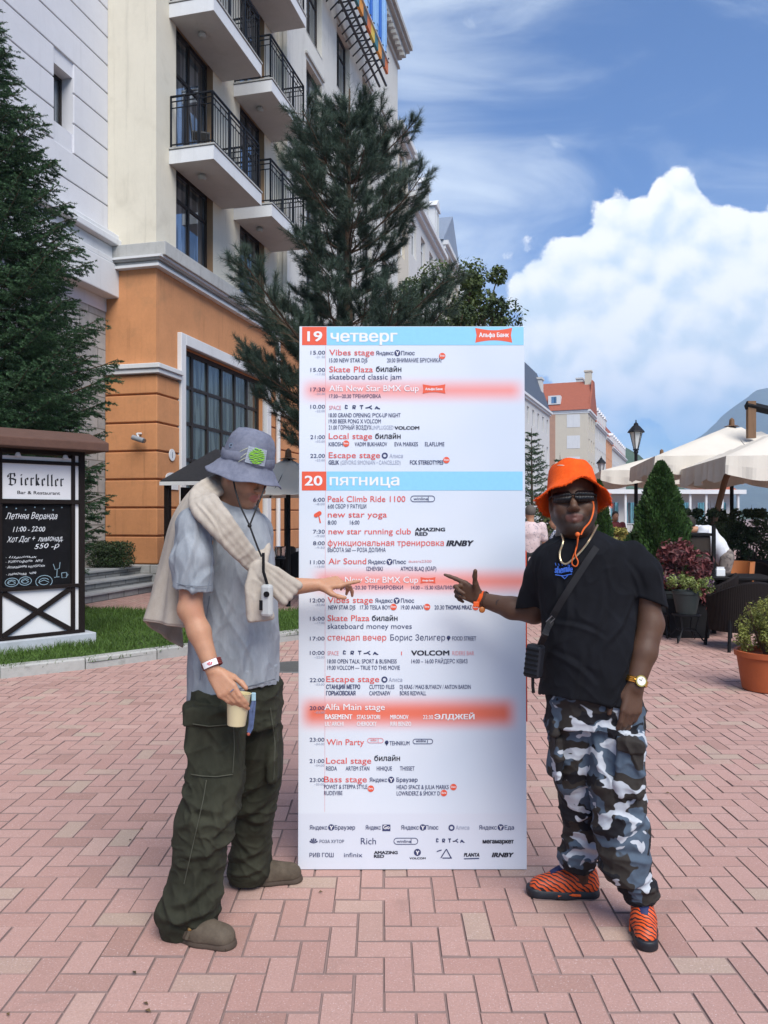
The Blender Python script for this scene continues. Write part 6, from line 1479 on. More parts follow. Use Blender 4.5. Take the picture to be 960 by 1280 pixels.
def cloth_mat(name, c1, c2, scale=5, stretch=(1, 1, .35), weave=700, rough=.9, amount=.7, bump=.0012, seams=None, sheen=.0):
    """woven cloth with a faded, uneven wash"""
    m = bpy.data.materials.new(name); m.use_nodes = True; t = m.node_tree; t.nodes.clear(); N = NT(t); co = N.n('ShaderNodeTexCoord').outputs['Object']
    v = N.n('ShaderNodeMapping', None, Vector=co, Scale=stretch).outputs[0]; a = N.noise(v, scale, 7, .62, .5); b_ = N.noise(v, scale * 4.5, 5, .65, .3)
    f = N.m('ADD', N.m('MULTIPLY', N.step(a, .33, .68), .65), N.m('MULTIPLY', N.step(b_, .35, .68), .35)); c = N.mix(N.m('MULTIPLY', f, amount), c1, c2)
    g = N.m('ADD', .86, N.m('MULTIPLY', N.noise(co, weave, 2, .6), .28)); c = N.mix(1.0, c, N.xyz(g, g, g), 'MULTIPLY')
    b = N.n('ShaderNodeBsdfPrincipled', None, Base_Color=c, Roughness=rough); b.inputs['Specular IOR Level'].default_value = .2; b.inputs['Sheen Weight'].default_value = sheen
    h = N.m('ADD', N.noise(co, weave, 2, .6), N.m('MULTIPLY', N.noise(v, 28, 5, .6), 1.6)); bp = N.n('ShaderNodeBump', None, Strength=.5, Distance=bump, Height=h); t.links.new(bp.outputs[0], b.inputs['Normal'])
    N.n('ShaderNodeOutputMaterial', None, Surface=b.outputs[0]); return m
def spline_pts(p, n=18):
    p = np.array(p, float); t = np.linspace(0, len(p) - 1, n); return np.stack([np.interp(t, range(len(p)), p[:, 0]), np.interp(t, range(len(p)), p[:, 1])], 1)
# photo-row helper: a cross-section given by its left and right edges at a known distance
def row(py, xl, xr, Y, ratio=.8, yaw=0.0, dy=0.0):
    s = Y / FPX; return (EYE + (HZ - py) * s, ((xl + xr) / 2 - 480) * s, Y + dy, (xr - xl) / 2 * s, (xr - xl) / 2 * s * ratio, yaw)
def fold(x1, y1, x2, y2, am, wd, Y=3.0):
    s = Y / FPX; return ((x1 - 480) * s, EYE + (HZ - y1) * s, (x2 - 480) * s, EYE + (HZ - y2) * s, am, wd * s)
def bbox_field(lo, hi, h): return Field(lo, hi, h)

# ================================================================== the man in grey, left of the board
HL = .0042
manA = thing('person', 'tall man in grey bucket hat, washed grey T-shirt and olive cargo trousers pointing right', 'person', ((285 - 480) * 3.0 / FPX, 3.02, 0))
OA = tuple(manA.location)
M_skinA = skin_mat('fair_skin', (.43, .225, .135), (.40, .16, .10), beard=(.13, .075, .05), lipc=(.36, .13, .10))
pA = lambda x, y, Y=3.0: np.array(P(x, y, Y))
f = Field((-1.0, 2.58, .02), (-.08, 3.42, 1.93), HL)
# trunk and legs (mostly under the clothes)
f.stack([row(640, 262, 312, 3.0, .9), row(660, 246, 328, 3.0, .75), row(720, 250, 328, 3.0, .7), row(800, 252, 326, 3.0, .75), row(870, 250, 330, 3.0, .8), row(900, 256, 330, 3.0, .8)], .03)
hipN, kneN, ankN = pA(264, 885, 2.94), pA(256, 1005, 2.86), pA(240, 1140, 2.86)
hipF, kneF, ankF = pA(318, 885, 3.08), pA(322, 990, 3.12), pA(305, 1075, 3.22)
for a, b, c in ((hipN, kneN, ankN), (hipF, kneF, ankF)): f.cone(a, b, .082, .058, .03); f.cone(b, c, .056, .042, .03)
for c, d in ((ankN, np.array([.15, -.05, -.05])), (ankF, np.array([.17, -.02, -.075]))): f.chain([c, c + d * .25, c + d * .4], [.04, .030, .024], .02)
# neck and head, looking down to the board on the right
MA = fr(R(-30), R(24), R(2)); cA = pA(304, 589, 2.98)
WA = head(f, cA, MA, 1.0, neck=([pA(282, 652, 3.02), pA(287, 628, 3.01), pA(294, 606, 3.0)], [.064, .056, .058]))
# near arm hanging, hand closed round the cup
shN, elN, wrN = pA(244, 668, 2.80), pA(238, 762, 2.75), pA(266, 838, 2.70)
f.chain([shN, pA(240, 715, 2.77), elN], [.046, .045, .041], .02); f.chain([elN, pA(249, 790, 2.735), wrN], [.040, .039, .026], .02)
f.ell(elN + np.array([-.012, .006, .0]), (.030, .030, .034), None, .02)
tipsN, frN = hand(f, wrN + np.array([.003, 0, -.008]), pA(291, 872, 2.655) - wrN, (-.35, -.80, .42), .98, curl=(14, 22, 26, 26), curl2=(26, 24, 24, 24), thumb=(.0, 16, .45), spread=7, left=False)
# far arm reaching to the board, index finger out
shF, elF, wrF = pA(322, 668, 3.16), pA(322, 738, 3.20), pA(398, 731, 3.235)
f.chain([shF, pA(322, 705, 3.18), elF], [.056, .050, .043], .02); f.chain([elF, pA(352, 734, 3.215), wrF], [.044, .042, .026], .02)
tipsF, frF = hand(f, wrF, pA(426, 727, 3.245) - wrF, (.05, -.5, .85), .98, curl=(-6, 34, 40, 44), curl2=(6, 38, 44, 48), thumb=(.25, 14), spread=4, left=True)
V, F = f.mesh(1); oA_ = body_obj('body', V, F, M_skinA, manA, OA)
def face_tones(me, V, W, s, amount):
    """beard growth and lip colour stored on the skin itself"""
    o = np.array(W(0, 0, 0)); M = np.stack([(np.array(W(*e)) - o) / s for e in np.eye(3)], 1); p = (V - o) @ M / s
    sm = lambda x, a, b: np.clip((x - a) / (b - a), 0, 1) ** 2 * (3 - 2 * np.clip((x - a) / (b - a), 0, 1)); x, y, z = p.T; ay = np.abs(y)
    jaw = sm(-z, .072 - .03 * sm(ay, .03, .06), .098 - .03 * sm(ay, .03, .06)) * sm(x, -.03, .0) * sm(z, -.150, -.125); mous = sm(.034 - ay, 0, .012) * sm(-z, .046, .054) * sm(z, -.070, -.064) * sm(x, .06, .08); side = sm(ay, .024, .032) * sm(-z, .05, .062) * sm(.050 - ay, 0, .014) * sm(x, .05, .07)
    lp = np.min([np.linalg.norm(p - np.array(q), axis=1) for q in [(.099, t, -.0665 - .9 * abs(t) * .2) for t in np.linspace(-.022, .022, 9)] + [(.097, t, -.080 + .9 * abs(t) * .2) for t in np.linspace(-.020, .020, 9)]], 0); lip = sm(.0125 - lp, 0, .005)
    for n_, a in (('beard', np.clip(jaw + mous * .8 + side * .7, 0, 1) * amount * (1 - lip)), ('lip', lip)):
        at = me.attributes.new(n_, 'FLOAT', 'POINT'); at.data.foreach_set('value', a.astype(np.float32))
def eyes(W, parent, origin, s=1.0):
    mw, mi_ = mat('eye_white', (.62, .58, .54), .25, var=.03), mat('eye_iris', (.05, .035, .025), .2, var=.05)
    for y in (-1, 1):
        q = MB(); c = W(.0795, y * .033, -.001); q.sphere(tuple(c), .0125 * s, 12, 8); e = q.build('eye', mw, parent, True, off=origin)
        q = MB(); c2 = W(.0865, y * .033, -.002); q.sphere(tuple(c2), .0064 * s, 10, 6); q.build('iris', mi_, e, True, off=origin)
face_tones(oA_.data, V, WA, 1.0, .45); eyes(WA, manA, OA)
# T-shirt: shell with open hem and sleeves
M_teeA = cloth_mat('washed_grey_cotton', (.19, .21, .235), (.385, .41, .44), 6.5, (1, 1, .35), amount=.72)
f = Field((-1.0, 2.58, .78), (-.24, 3.40, 1.68), .0042)
yawA = R(58)
torso = [(634, 270, 312, .8), (642, 252, 324, .72), (652, 240, 331, .70), (668, 237, 336, .68), (700, 238, 342, .72), (740, 238, 346, .74), (790, 237, 348, .76), (830, 236, 348.5, .78), (862, 236, 348, .78), (892, 235, 348, .78)]
rows = [row(a, b, c, 3.0, d, 0.0) for a, b, c, d in torso]; f.stack(rows, .012, n=2.35)
f.cone(pA(272, 642, 2.94), pA(242, 657, 2.82), .052, .066, .04); f.cone(pA(300, 646, 3.06), pA(318, 660, 3.16), .05, .062, .04)
g_ = f.like(); g_.chain([pA(243, 660, 2.82), pA(240, 700, 2.775), pA(240.5, 770, 2.745)], [.066, .070, .076], .02); g_.plane(pA(241, 738, 2.755), (-.12, -.05, -1)); f.merge(g_, .016)
g_ = f.like(); g_.chain([pA(320, 664, 3.14), pA(322, 700, 3.18), pA(330, 770, 3.22)], [.064, .066, .070], .02); g_.plane(pA(330, 738, 3.21), (.5, 0, -1)); f.merge(g_, .016)
# cut the sleeves and the hem
def cut_below(f, c, rad, nrm):
    """remove everything below a tilted plane, only near c"""
    n = np.array(nrm, np.float32); n /= np.linalg.norm(n); a, b = f._sl(np.array(c) - rad, np.array(c) + rad); X, Y, Z = f._grid(a, b); pl_ = (X - c[0]) * n[0] + (Y - c[1]) * n[1] + (Z - c[2]) * n[2]
    ball = np.sqrt((X - c[0]) ** 2 + (Y - c[1]) ** 2 + (Z - c[2]) ** 2) - rad * .98; d = np.maximum(-pl_, ball); f._put(a, b, d, 0.003, 'sub')
f.chain([pA(240, 712, 2.77), pA(240.5, 765, 2.747)], [.054, .066], .004, 'sub'); f.chain([pA(324, 718, 3.19), pA(332, 762, 3.22)], [.052, .058], .004, 'sub')
hemL, hemR = pA(236, 884, 3.0), pA(347, 858, 3.0); hn = np.array([-(hemR[2] - hemL[2]), .10, hemR[0] - hemL[0]]); f.plane((hemL + hemR) / 2, -hn)
f.stack([r for r in rows if r[0] < 1.02], .004, 'sub', grow=-.007, n=2.35)
f.chain([pA(281, 655, 3.02), pA(286, 622, 3.0)], [.052, .066], .006, 'sub')
V, F = f.mesh(1)
fl = [fold(262, 640, 248, 730, .010, 5), fold(232, 660, 226, 735, .008, 4), fold(252, 662, 262, 745, .007, 4), fold(300, 720, 268, 800, .008, 6), fold(318, 760, 290, 860, .009, 6), fold(275, 760, 258, 850, .008, 6), fold(335, 790, 330, 860, .007, 5), fold(262, 745, 285, 705, .009, 5), fold(246, 800, 246, 880, .008, 6), fold(305, 800, 308, 870, .006, 5), fold(240, 690, 258, 668, .006, 4)]
V = wrinkle(V, F, fl, 3.0, ((.004, 9, (1, 1, .5)), (.0012, 30, (1, 1, .6))), 3, .0055, (6.0, (1.3, 1.2, .55))); ts = body_obj('t_shirt', V, F, M_teeA, manA, OA); VS = V
q = MB(); c0 = pA(284.5, 642, 3.01); q.tube([c0 + np.array([.068 * math.cos(a) + .004, .066 * math.sin(a), .012 * math.sin(a) - .030 * math.cos(a)]) for a in np.linspace(0, 6.2832, 28)], .0085, 8); q.build('collar', M_teeA, manA, True, off=OA)
# trousers
M_olive = cloth_mat('olive_canvas', (.019, .020, .013), (.047, .048, .032), 7, (1, 1, .5), weave=500, amount=.75, bump=.0016)
f = Field((-1.02, 2.55, .0), (-.30, 3.48, .99), .0044)
near = [row(860, 240, 322, 2.97, .9), row(890, 239, 312, 2.94, .95), row(940, 236, 306, 2.90, .98), row(980, 231, 303, 2.87, 1.0), row(1010, 221, 298, 2.855, 1.0), row(1045, 217, 288, 2.85, 1.0), row(1090, 213, 279, 2.85, 1.0), row(1118, 203, 276, 2.85, 1.0), row(1138, 195, 272, 2.855, .95), row(1152, 200, 270, 2.86, .9), row(1166, 204, 269, 2.86, .85)]
far = [row(850, 270, 352, 3.04, .9), row(890, 282, 352.5, 3.07, .95), row(940, 290, 354, 3.10, 1.0), row(975, 292, 353, 3.13, 1.0), row(1010, 292, 345, 3.15, 1.0), row(1045, 290, 339, 3.19, 1.0), row(1070, 287, 337, 3.21, 1.0), row(1088, 284, 336, 3.22, 1.0), row(1102, 287, 330, 3.22, .9)]
f.stack([row(838, 248, 344, 3.0, .72), row(868, 242, 347, 3.0, .72), row(905, 244, 348, 3.0, .66)], .02, n=2.3); f.stack(near, .02, n=2.2); f.stack(far, .03, n=2.2)
f.ell(pA(266, 938, 2.845), (.095, .040, .110), fr(R(8)).T, .008, box=.02); f.ell(pA(265, 893, 2.845), (.102, .046, .036), fr(R(8)).T, .003, box=.012)
f.ell(pA(343, 940, 3.07), (.026, .08, .11), None, .015, box=.02)
f.stack([r for r in near if r[0] < .16], .004, 'sub', grow=-.010, n=2.2); f.stack([r for r in far if r[0] < .16], .004, 'sub', grow=-.010, n=2.2)
V, F = f.mesh(1)
fl = [fold(285, 1000, 225, 975, .013, 7, 2.87), fold(292, 1040, 240, 1050, .014, 7, 2.87), fold(280, 990, 262, 1060, .012, 6, 2.87), fold(300, 1005, 270, 1030, .011, 5, 2.87), fold(268, 1090, 222, 1115, .015, 7, 2.85), fold(272, 1120, 205, 1130, .016, 7, 2.85), fold(262, 1148, 208, 1108, .013, 6, 2.85), fold(250, 1060, 240, 1130, .010, 6, 2.85),
      fold(335, 960, 300, 985, .011, 6, 3.12), fold(345, 985, 300, 1010, .013, 6, 3.13), fold(335, 1020, 295, 1005, .011, 6, 3.14), fold(333, 1050, 292, 1064, .013, 6, 3.19), fold(330, 1075, 290, 1085, .013, 5, 3.2), fold(330, 890, 312, 960, .009, 7, 3.08), fold(318, 1060, 300, 1030, .010, 5, 3.17)]
V = wrinkle(V, F, fl, 3.0, ((.004, 8, (1, 1, .6)), (.0015, 30, (1, 1, .8))), 7, .009, (7.5, (1, 1, 1.1)))
tr = body_obj('trousers', V, F, M_olive, manA, OA); VT = V
M_seam = mat('olive_seam', (.060, .062, .044), .9)
def on_cloth(px_, py_, V, lift=.002, Y=2.78):
    for _ in range(5):
        p = P(px_, py_, Y); k = (np.abs(V[:, 0] - p.x) < .010) & (np.abs(V[:, 2] - p.z) < .010); Y = V[k, 1].min() - lift if k.any() else Y
    return P(px_, py_, Y)
for pts in (((239, 968), (252, 970), (270, 971), (291, 968)), ((258, 975), (254, 1000), (246, 1035), (238, 1070), (230, 1105)), ((241, 905), (262, 908), (292, 905)), ((292, 908), (293, 935), (291, 966)), ((338, 885), (344, 930), (342, 980))):
    q = MB(); q.tube([on_cloth(*p, VT) for p in spline_pts(pts)], .0019, 5); q.build('seam', M_seam, tr, True, off=OA)
# clogs
M_suede = cloth_mat('taupe_suede', (.065, .05, .036), (.135, .108, .08), 12, (1, 1, 1), weave=400, amount=.7, rough=.8); M_sole = mat('cork_sole', (.06, .042, .03), .8, var=.25, scale=12); M_brass = mat('brass', (.55, .38, .14), .35, 1.0, var=.05)
def clog(heel, toe, parent, origin, near_side):
    d = np.array([toe[0] - heel[0], toe[1] - heel[1], 0.0]); L = np.linalg.norm(d); d /= L; l = np.array([-d[1], d[0], 0]); Wp = lambda x, y, z: np.array([heel[0], heel[1], 0]) + d * x * L + l * y + np.array([0, 0, z])
    M = np.stack([d, l, np.array([0, 0, 1.])]); f = Field(np.minimum(Wp(-.1, 0, 0), Wp(1.1, 0, 0)) - [.09, .09, .01], np.maximum(Wp(-.1, 0, 0), Wp(1.1, 0, 0)) + [.09, .09, .14], .0038)
    f.cone(Wp(.14, 0, .024), Wp(.55, 0, .026), .034, .040, .03); f.cone(Wp(.55, .004, .03), Wp(.86, .006, .030), .044, .040, .03); f.cone(Wp(.38, 0, .056), Wp(.80, .004, .036), .044, .032, .03); f.cone(Wp(.12, 0, .03), Wp(.10, 0, .055), .036, .034, .02)
    f.plane((0, 0, .018), (0, 0, -1)); f.ell(Wp(.18, 0, .085), (.085, .034, .055), M, .01, 'sub'); V, F = f.mesh(1); o = body_obj('shoe', V, F, M_suede, parent, origin)
    f = Field(np.minimum(Wp(-.1, 0, 0), Wp(1.1, 0, 0)) - [.09, .09, .012], np.maximum(Wp(-.1, 0, 0), Wp(1.1, 0, 0)) + [.09, .09, .10], .0038)
    f.cone(Wp(.14, 0, .0), Wp(.55, 0, .0), .039, .041, .03); f.cone(Wp(.55, .003, .0), Wp(.87, .006, .0), .048, .044, .03); f.plane((0, 0, .026), (0, 0, 1)); f.plane((0, 0, .001), (0, 0, -1)); V, F = f.mesh(1); body_obj('sole', V, F, M_sole, o, origin)
    q = MB(); s_ = near_side; q.tube([Wp(.46, s_ * .052, .030), Wp(.49, s_ * .040, .066), Wp(.50, 0, .086), Wp(.52, -s_ * .040, .066)], .009, 6); q.build('strap', M_suede, o, True, off=origin)
    q = MB(); c = Wp(.49, s_ * .044, .066); q.sphere(tuple(c), .009, 8, 6); c = Wp(.50, s_ * .012, .090); q.box(c[0] - .008, c[0] + .008, c[1] - .006, c[1] + .006, c[2], c[2] + .012); q.build('buckle', M_brass, o, off=origin)
clog(G(204, 1166), G(292, 1186), manA, OA, -1); clog(G(284, 1104), G(378, 1101), manA, OA, -1)
# bucket hat
M_hatA = cloth_mat('grey_hat_cloth', (.115, .125, .17), (.21, .22, .275), 16, (1, 1, 1), weave=600, amount=.7)
MH = fr(R(-30), R(15), R(-3)); cH = pA(309, 578, 2.98); WH = lambda x, y, z: np.array(cH) + MH @ np.array([x, y, z])
def lathe_mesh(prof, W, n=72, wob=None):
    V = []
    for i, (r, z) in enumerate(prof):
        for k in range(n):
            a = 6.28318 * k / n; rr, zz = r, z
            if wob: rr, zz = wob(i, a, r, z)
            V.append(W(rr * math.cos(a), rr * math.sin(a) * .93, zz))
    F = [(i * n + k, i * n + (k + 1) % n, (i + 1) * n + (k + 1) % n, (i + 1) * n + k) for i in range(len(prof) - 1) for k in range(n)]; return V, F
prof = [(.0, .131), (.035, .129), (.064, .118), (.083, .098), (.094, .070), (.099, .040), (.1015, .018), (.1025, .004), (.103, -.002), (.1035, -.006), (.113, -.018), (.126, -.036), (.139, -.050), (.151, -.060), (.152, -.064)]
wobA = lambda i, a, r, z: (r * (1 + (.015 * math.sin(5 * a + 1 + i * .7) if 1 < i < 9 else 0) + (.02 * math.sin(2 * a) if i > 9 else 0)), z + (.004 * math.sin(7 * a + i) if 1 < i < 9 else 0) + ((i - 9) * .0009 * math.sin(3 * a + 2.2) + (i - 9) * .0006 * math.sin(7 * a) + (i - 9) * .0004 * math.cos(2 * a) if i > 9 else 0))
V_, F_ = lathe_mesh(prof, WH, 80, wobA); q = MB(); q.add(V_, F_); hatA = q.build('hat', M_hatA, manA, True, off=OA, recalc=False); md = hatA.modifiers.new('thickness', 'SOLIDIFY'); md.thickness = .004; md.offset = 0
q = MB(); V_, F_ = lathe_mesh([(.1045, .034), (.1075, .030), (.1085, .004), (.1055, -.001)], WH, 80, lambda i, a, r, z: (r + .0022 * math.sin(9 * a), z + .004 * math.sin(4 * a))); q.add(V_, F_); q.build('hat_band', M_hatA, hatA, True, off=OA, recalc=False)
# patch with green writing on the crown
def on_hat(a, z, lift=.0): 
    r = np.interp(z, [-.006, .004, .018, .04, .07, .098, .118], [.1035, .1025, .1015, .099, .094, .083, .064]) + lift; return WH(r * math.cos(a), r * math.sin(a) * .93, z)
a0 = R(-36); q = MB(); nx = 8
for i in range(nx):
    for j in range(4): q.add([on_hat(a0 + (u - .5) * .74, .006 + w * .062, .009) for u, w in ((i / nx, j / 4), ((i + 1) / nx, j / 4), ((i + 1) / nx, (j + 1) / 4), (i / nx, (j + 1) / 4))], [(0, 1, 2, 3)])
pt_ = q.build('patch', mat('pale_grey_patch', (.36, .40, .46), .9, var=.1, scale=60), hatA, off=OA, recalc=False); md = pt_.modifiers.new('thickness', 'SOLIDIFY'); md.thickness = .004
rg = np.random.default_rng(5); q = MB()
for k in range(9):
    w = .08 + .84 * k / 8; hw = .10 + .30 * math.sin(math.pi * (k + .8) / 9.6); pts = [on_hat(a0 + (u + rg.uniform(-.015, .015)) * .74, .006 + (w + rg.uniform(-.03, .03)) * .062, .0125) for u in np.linspace(-hw, hw, 9)]; q.tube(pts, .0021, 5)
q.build('patch_writing', mat('lime_green_thread', (.24, .52, .05), .8, var=.1), pt_, True, off=OA)
q = MB()
for k in range(9): w = k / 8; q.tube([on_hat(a0 + u * .74, .006 + w * .062, .0118) for u in np.linspace(-.48, .48, 7)], .0006, 4)
q.build('patch_stripe', mat('patch_grey_thread', (.22, .24, .28), .9), pt_, off=OA)
q = MB()
for dz, da in ((.012, -.2), (.03, -.16), (.05, -.24)): q.tube([on_hat(a0 - .37, .01 + dz, .012), on_hat(a0 - .37 + da * .5, dz, .016), on_hat(a0 - .37 + da, dz - .012, .014)], .0012, 4)
q.build('loose_thread', mat('pale_cord', (.42, .44, .30), .9), hatA, off=OA)
q = MB(); q.lathe([(.004, 0), (.0045, .003), (.0085, .003), (.0085, 0)], 12, 0, M=Matrix.Translation(Vector(on_hat(R(-100), .052, .004))) @ Matrix.Rotation(R(90), 4, 'X')); q.build('eyelet', mat('eyelet_metal', (.3, .31, .34), .35, .9), hatA, off=OA)
# chin cord with toggle
M_cord = mat('black_cord', (.008, .008, .009), .7)
kn = pA(312, 657, 2.84); q = MB(); q.tube([on_hat(R(-95), -.004, -.004), pA(294, 612, 2.875), pA(300, 632, 2.85), kn], .0032, 6); q.tube([on_hat(R(20), -.004, -.004), pA(330, 612, 2.89), pA(322, 632, 2.855), kn], .0032, 6)
q.tube([kn, pA(316, 668, 2.835), pA(322, 684, 2.835), pA(327, 696, 2.835)], .0036, 6); q.sphere(tuple(kn), .008, 8, 6); q.build('chin_cord', M_cord, manA, True, off=OA)

# sweater over the shoulders
M_swt = cloth_mat('beige_sweatshirt', (.34, .295, .245), (.47, .42, .36), 7, (1, 1, .5), weave=500, amount=.8)
def spline_grid(ctrl, nu, nv):
    C = np.array(ctrl, float)
    def cr(P_, n):
        m = len(P_); out = []
        for t in np.linspace(0, m - 1, n):
            i = min(int(t), m - 2); u = t - i; p0, p1, p2, p3 = P_[max(i - 1, 0)], P_[i], P_[i + 1], P_[min(i + 2, m - 1)]
            out.append(.5 * (2 * p1 + (p2 - p0) * u + (2 * p0 - 5 * p1 + 4 * p2 - p3) * u * u + (3 * p1 - p0 - 3 * p2 + p3) * u ** 3))
        return np.array(out)
    A = cr(C, nu); return np.stack([cr(A[i], nv) for i in range(nu)])
ctrl = [[(258, 626, 2.83), (246, 617, 2.86), (244, 609, 2.92), (258, 602, 3.0), (278, 604, 3.12)], [(236, 664, 2.845), (226, 656, 2.865), (216, 652, 2.93), (228, 656, 3.04), (252, 660, 3.15)],
        [(232, 716, 2.85), (214, 716, 2.855), (200, 714, 2.92), (206, 722, 3.05), (228, 728, 3.16)], [(236, 783, 2.85), (210, 780, 2.84), (185, 776, 2.92), (200, 792, 3.07), (228, 808, 3.15)]]
Gd = spline_grid([[tuple(pA(*p)) for p in r] for r in ctrl], 46, 60); U = np.linspace(0, 1, 46)[:, None]; Vv = np.linspace(0, 1, 60)[None]
du = np.gradient(Gd, axis=0); dv = np.gradient(Gd, axis=1); nn = np.cross(du, dv); nn /= np.linalg.norm(nn, axis=2, keepdims=True)
fo = (.010 * np.sin(Vv * 16 + U * 2.0 + .5) + .006 * np.sin(Vv * 31 - U * 3.0)) * (.35 + .65 * U) + .004 * np.sin(U * 9 + Vv * 5)
Gd = Gd + nn * fo[..., None]; i = np.arange(45)[:, None] * 60 + np.arange(59)[None]; Fg = np.stack([i, i + 1, i + 61, i + 60], -1).reshape(-1, 4)
sw = obj('sweater', mesh_np('sweater', Gd.reshape(-1, 3) - np.array(OA), Fg, True), M_swt, manA); md = sw.modifiers.new('thickness', 'SOLIDIFY'); md.thickness = .012; md.offset = 0
q = MB(); q.tube([tuple(p) for p in Gd[41, :34]], .0022, 4); q.tube([tuple(p) for p in Gd[45, :]], .006, 6); q.build('hem_ribbing', mat('beige_seam', (.36, .31, .26), .9), sw, True, off=OA)
f = Field((-.86, 2.55, 1.08), (-.28, 3.34, 1.72), .0042)
def rope(pts, rad, offs, k=.004):
    """several cloth rolls side by side along one path"""
    C = spline_grid([[p, p] for p in pts], 18, 2)[:, 0]; rr = np.interp(np.linspace(0, len(rad) - 1, 18), range(len(rad)), rad)
    T_ = np.gradient(C, axis=0); T_ /= np.linalg.norm(T_, axis=1, keepdims=True)
    for o, w in offs:
        n = np.cross(T_, [0.15, -1, .1]); n /= np.linalg.norm(n, axis=1, keepdims=True); pp = C + n * (o * rr)[:, None] + np.array([0, -.004, 0]) * abs(w - 1); f.chain(list(pp), list(rr * w * .62), k)
b1 = [pA(272, 606, 2.97), pA(255, 618, 2.86), pA(256, 632, 2.765), pA(278, 658, 2.72), pA(303, 688, 2.735), pA(320, 709, 2.78)]
rope(b1, [.027, .032, .034, .032, .026, .018], ((-1.0, .9), (-.33, 1.05), (.33, 1.0), (1.0, .9)))
b2 = [pA(284, 606, 3.13), pA(300, 626, 3.16), pA(317, 652, 3.10), pA(326, 684, 2.97), pA(325, 708, 2.83)]
rope(b2, [.026, .03, .03, .026, .018], ((-.8, 1), (0, 1), (.8, 1)))
rope([pA(262, 612, 2.93), pA(270, 605, 3.02), pA(284, 607, 3.13)], [.028, .028, .026], ((-.7, 1), (.3, 1)))
f.ell(pA(321, 709, 2.765), (.024, .026, .026), None, .008)
rope([pA(321, 708, 2.755), pA(320, 738, 2.735), pA(326, 773, 2.74)], [.018, .028, .036], ((-.9, .7), (-.3, .7), (.3, .7), (.9, .7))); rope([pA(323, 707, 2.755), pA(341, 722, 2.74), pA(364, 742, 2.75)], [.018, .032, .042], ((-.9, .6), (-.3, .6), (.3, .62), (.9, .6)))
f.plane(pA(326, 776, 2.74), (.10, 0, -1), .002)
V, F = f.mesh(1); V = wrinkle(V, F, [fold(262, 628, 300, 676, .004, 2), fold(330, 716, 356, 742, .004, 2.5)], 3.0, ((.0022, 12, (1, 1, .5)), (.0010, 34, (1, 1, .7))), 11, .003, (9, (1, 1, .8))); body_obj('sweater_sleeve', V, F, M_swt, manA, OA)
# stitched seams of the T-shirt
M_tseam = mat('grey_seam', (.13, .15, .18), .9)
for pts in (((262, 655), (266, 690), (264, 720), (259, 738)), ((221, 729), (232, 732), (250, 733), (264, 732)), ((240, 872), (270, 868), (310, 858), (344, 849)), ((262, 745), (256, 790), (250, 850))):
    q = MB(); q.tube([on_cloth(*p, VS, .0012) for p in spline_pts(pts, 24)], .0016, 5); q.build('seam', M_tseam, ts, True, off=OA)
# wrist band
q = MB(); d = np.array(wrN) - np.array(elN); d /= np.linalg.norm(d); c = pA(265, 830, 2.706); a_ = np.cross(d, [0, 1, 0]); a_ /= np.linalg.norm(a_); b_ = np.cross(d, a_)
ring = lambda s0, s1, r, n: [c + (a_ * math.cos(w) + b_ * math.sin(w)) * r for w in np.linspace(s0, s1, n)]
for off_ in (-.009, -.003, .003, .009): q.tube([p + d * off_ for p in ring(0, 6.2832, .0335, 24)], .0036, 5)
wbA = q.build('wrist_band', mat('red_brown_band', (.16, .025, .02), .6), manA, True, off=OA)
fw = np.array([0.05, -1, .1]); fw -= d * (fw @ d); fw /= np.linalg.norm(fw); sd = np.cross(d, fw); q = MB()
for k in range(6):
    a, b = (-.75 + k * .25), (-.5 + k * .25); q.add([c + (fw * math.cos(w) + sd * math.sin(w)) * .0385 + d * o_ for w, o_ in ((a, -.011), (b, -.011), (b, .011), (a, .011))], [(0, 1, 2, 3)])
q.build('band_plate', mat('white_paper', (.70, .68, .70), .6, var=.03), wbA, off=OA, recalc=False)
q = MB()
for u, v in ((-.2, .0), (-.1, .004), (-.02, -.003), (.06, .003), (.14, -.002)): p = c + (fw * math.cos(u) + sd * math.sin(u)) * .0392 + d * v; q.sphere(tuple(p), .003, 6, 4)
q.build('band_print', mat('pink_print', (.65, .12, .16), .6), wbA, off=OA)
q = MB(); rp = np.array(tipsN[1]); kc = np.array(wrN) + .98 * (frN[0] * .108 + frN[2] * .012) + frN[1] * -.006; q.tube([kc + (frN[2] * math.cos(w) + frN[1] * math.sin(w)) * .0125 for w in np.linspace(0, 6.2832, 16)], .0022, 5); q.build('finger_ring', M_steel, manA, True, off=OA)

# cup of pale drink in his hand
kn_c = np.mean([tipsN[1], tipsN[2]], 0); cup_c = pA(297, 887, 2.715)
cup = thing('paper_cup', 'small pale yellow cup held in the hanging hand of the man in grey', 'cup', tuple(cup_c))
q = MB(); q.lathe([(0, -.055), (.030, -.055), (.032, -.052), (.042, .055), (.0445, .058), (.041, .058), (.040, .05), (0, .05)], 24); q.build('body', mat('pale_yellow_cup', (.68, .60, .36), .45, var=.05), cup, True)
q = MB(); q.lathe([(0, .0505), (.0395, .0505)], 20); q.build('drink', mat('pale_drink', (.6, .5, .25), .2), cup)
cup.rotation_euler = (R(-4), R(4), 0)
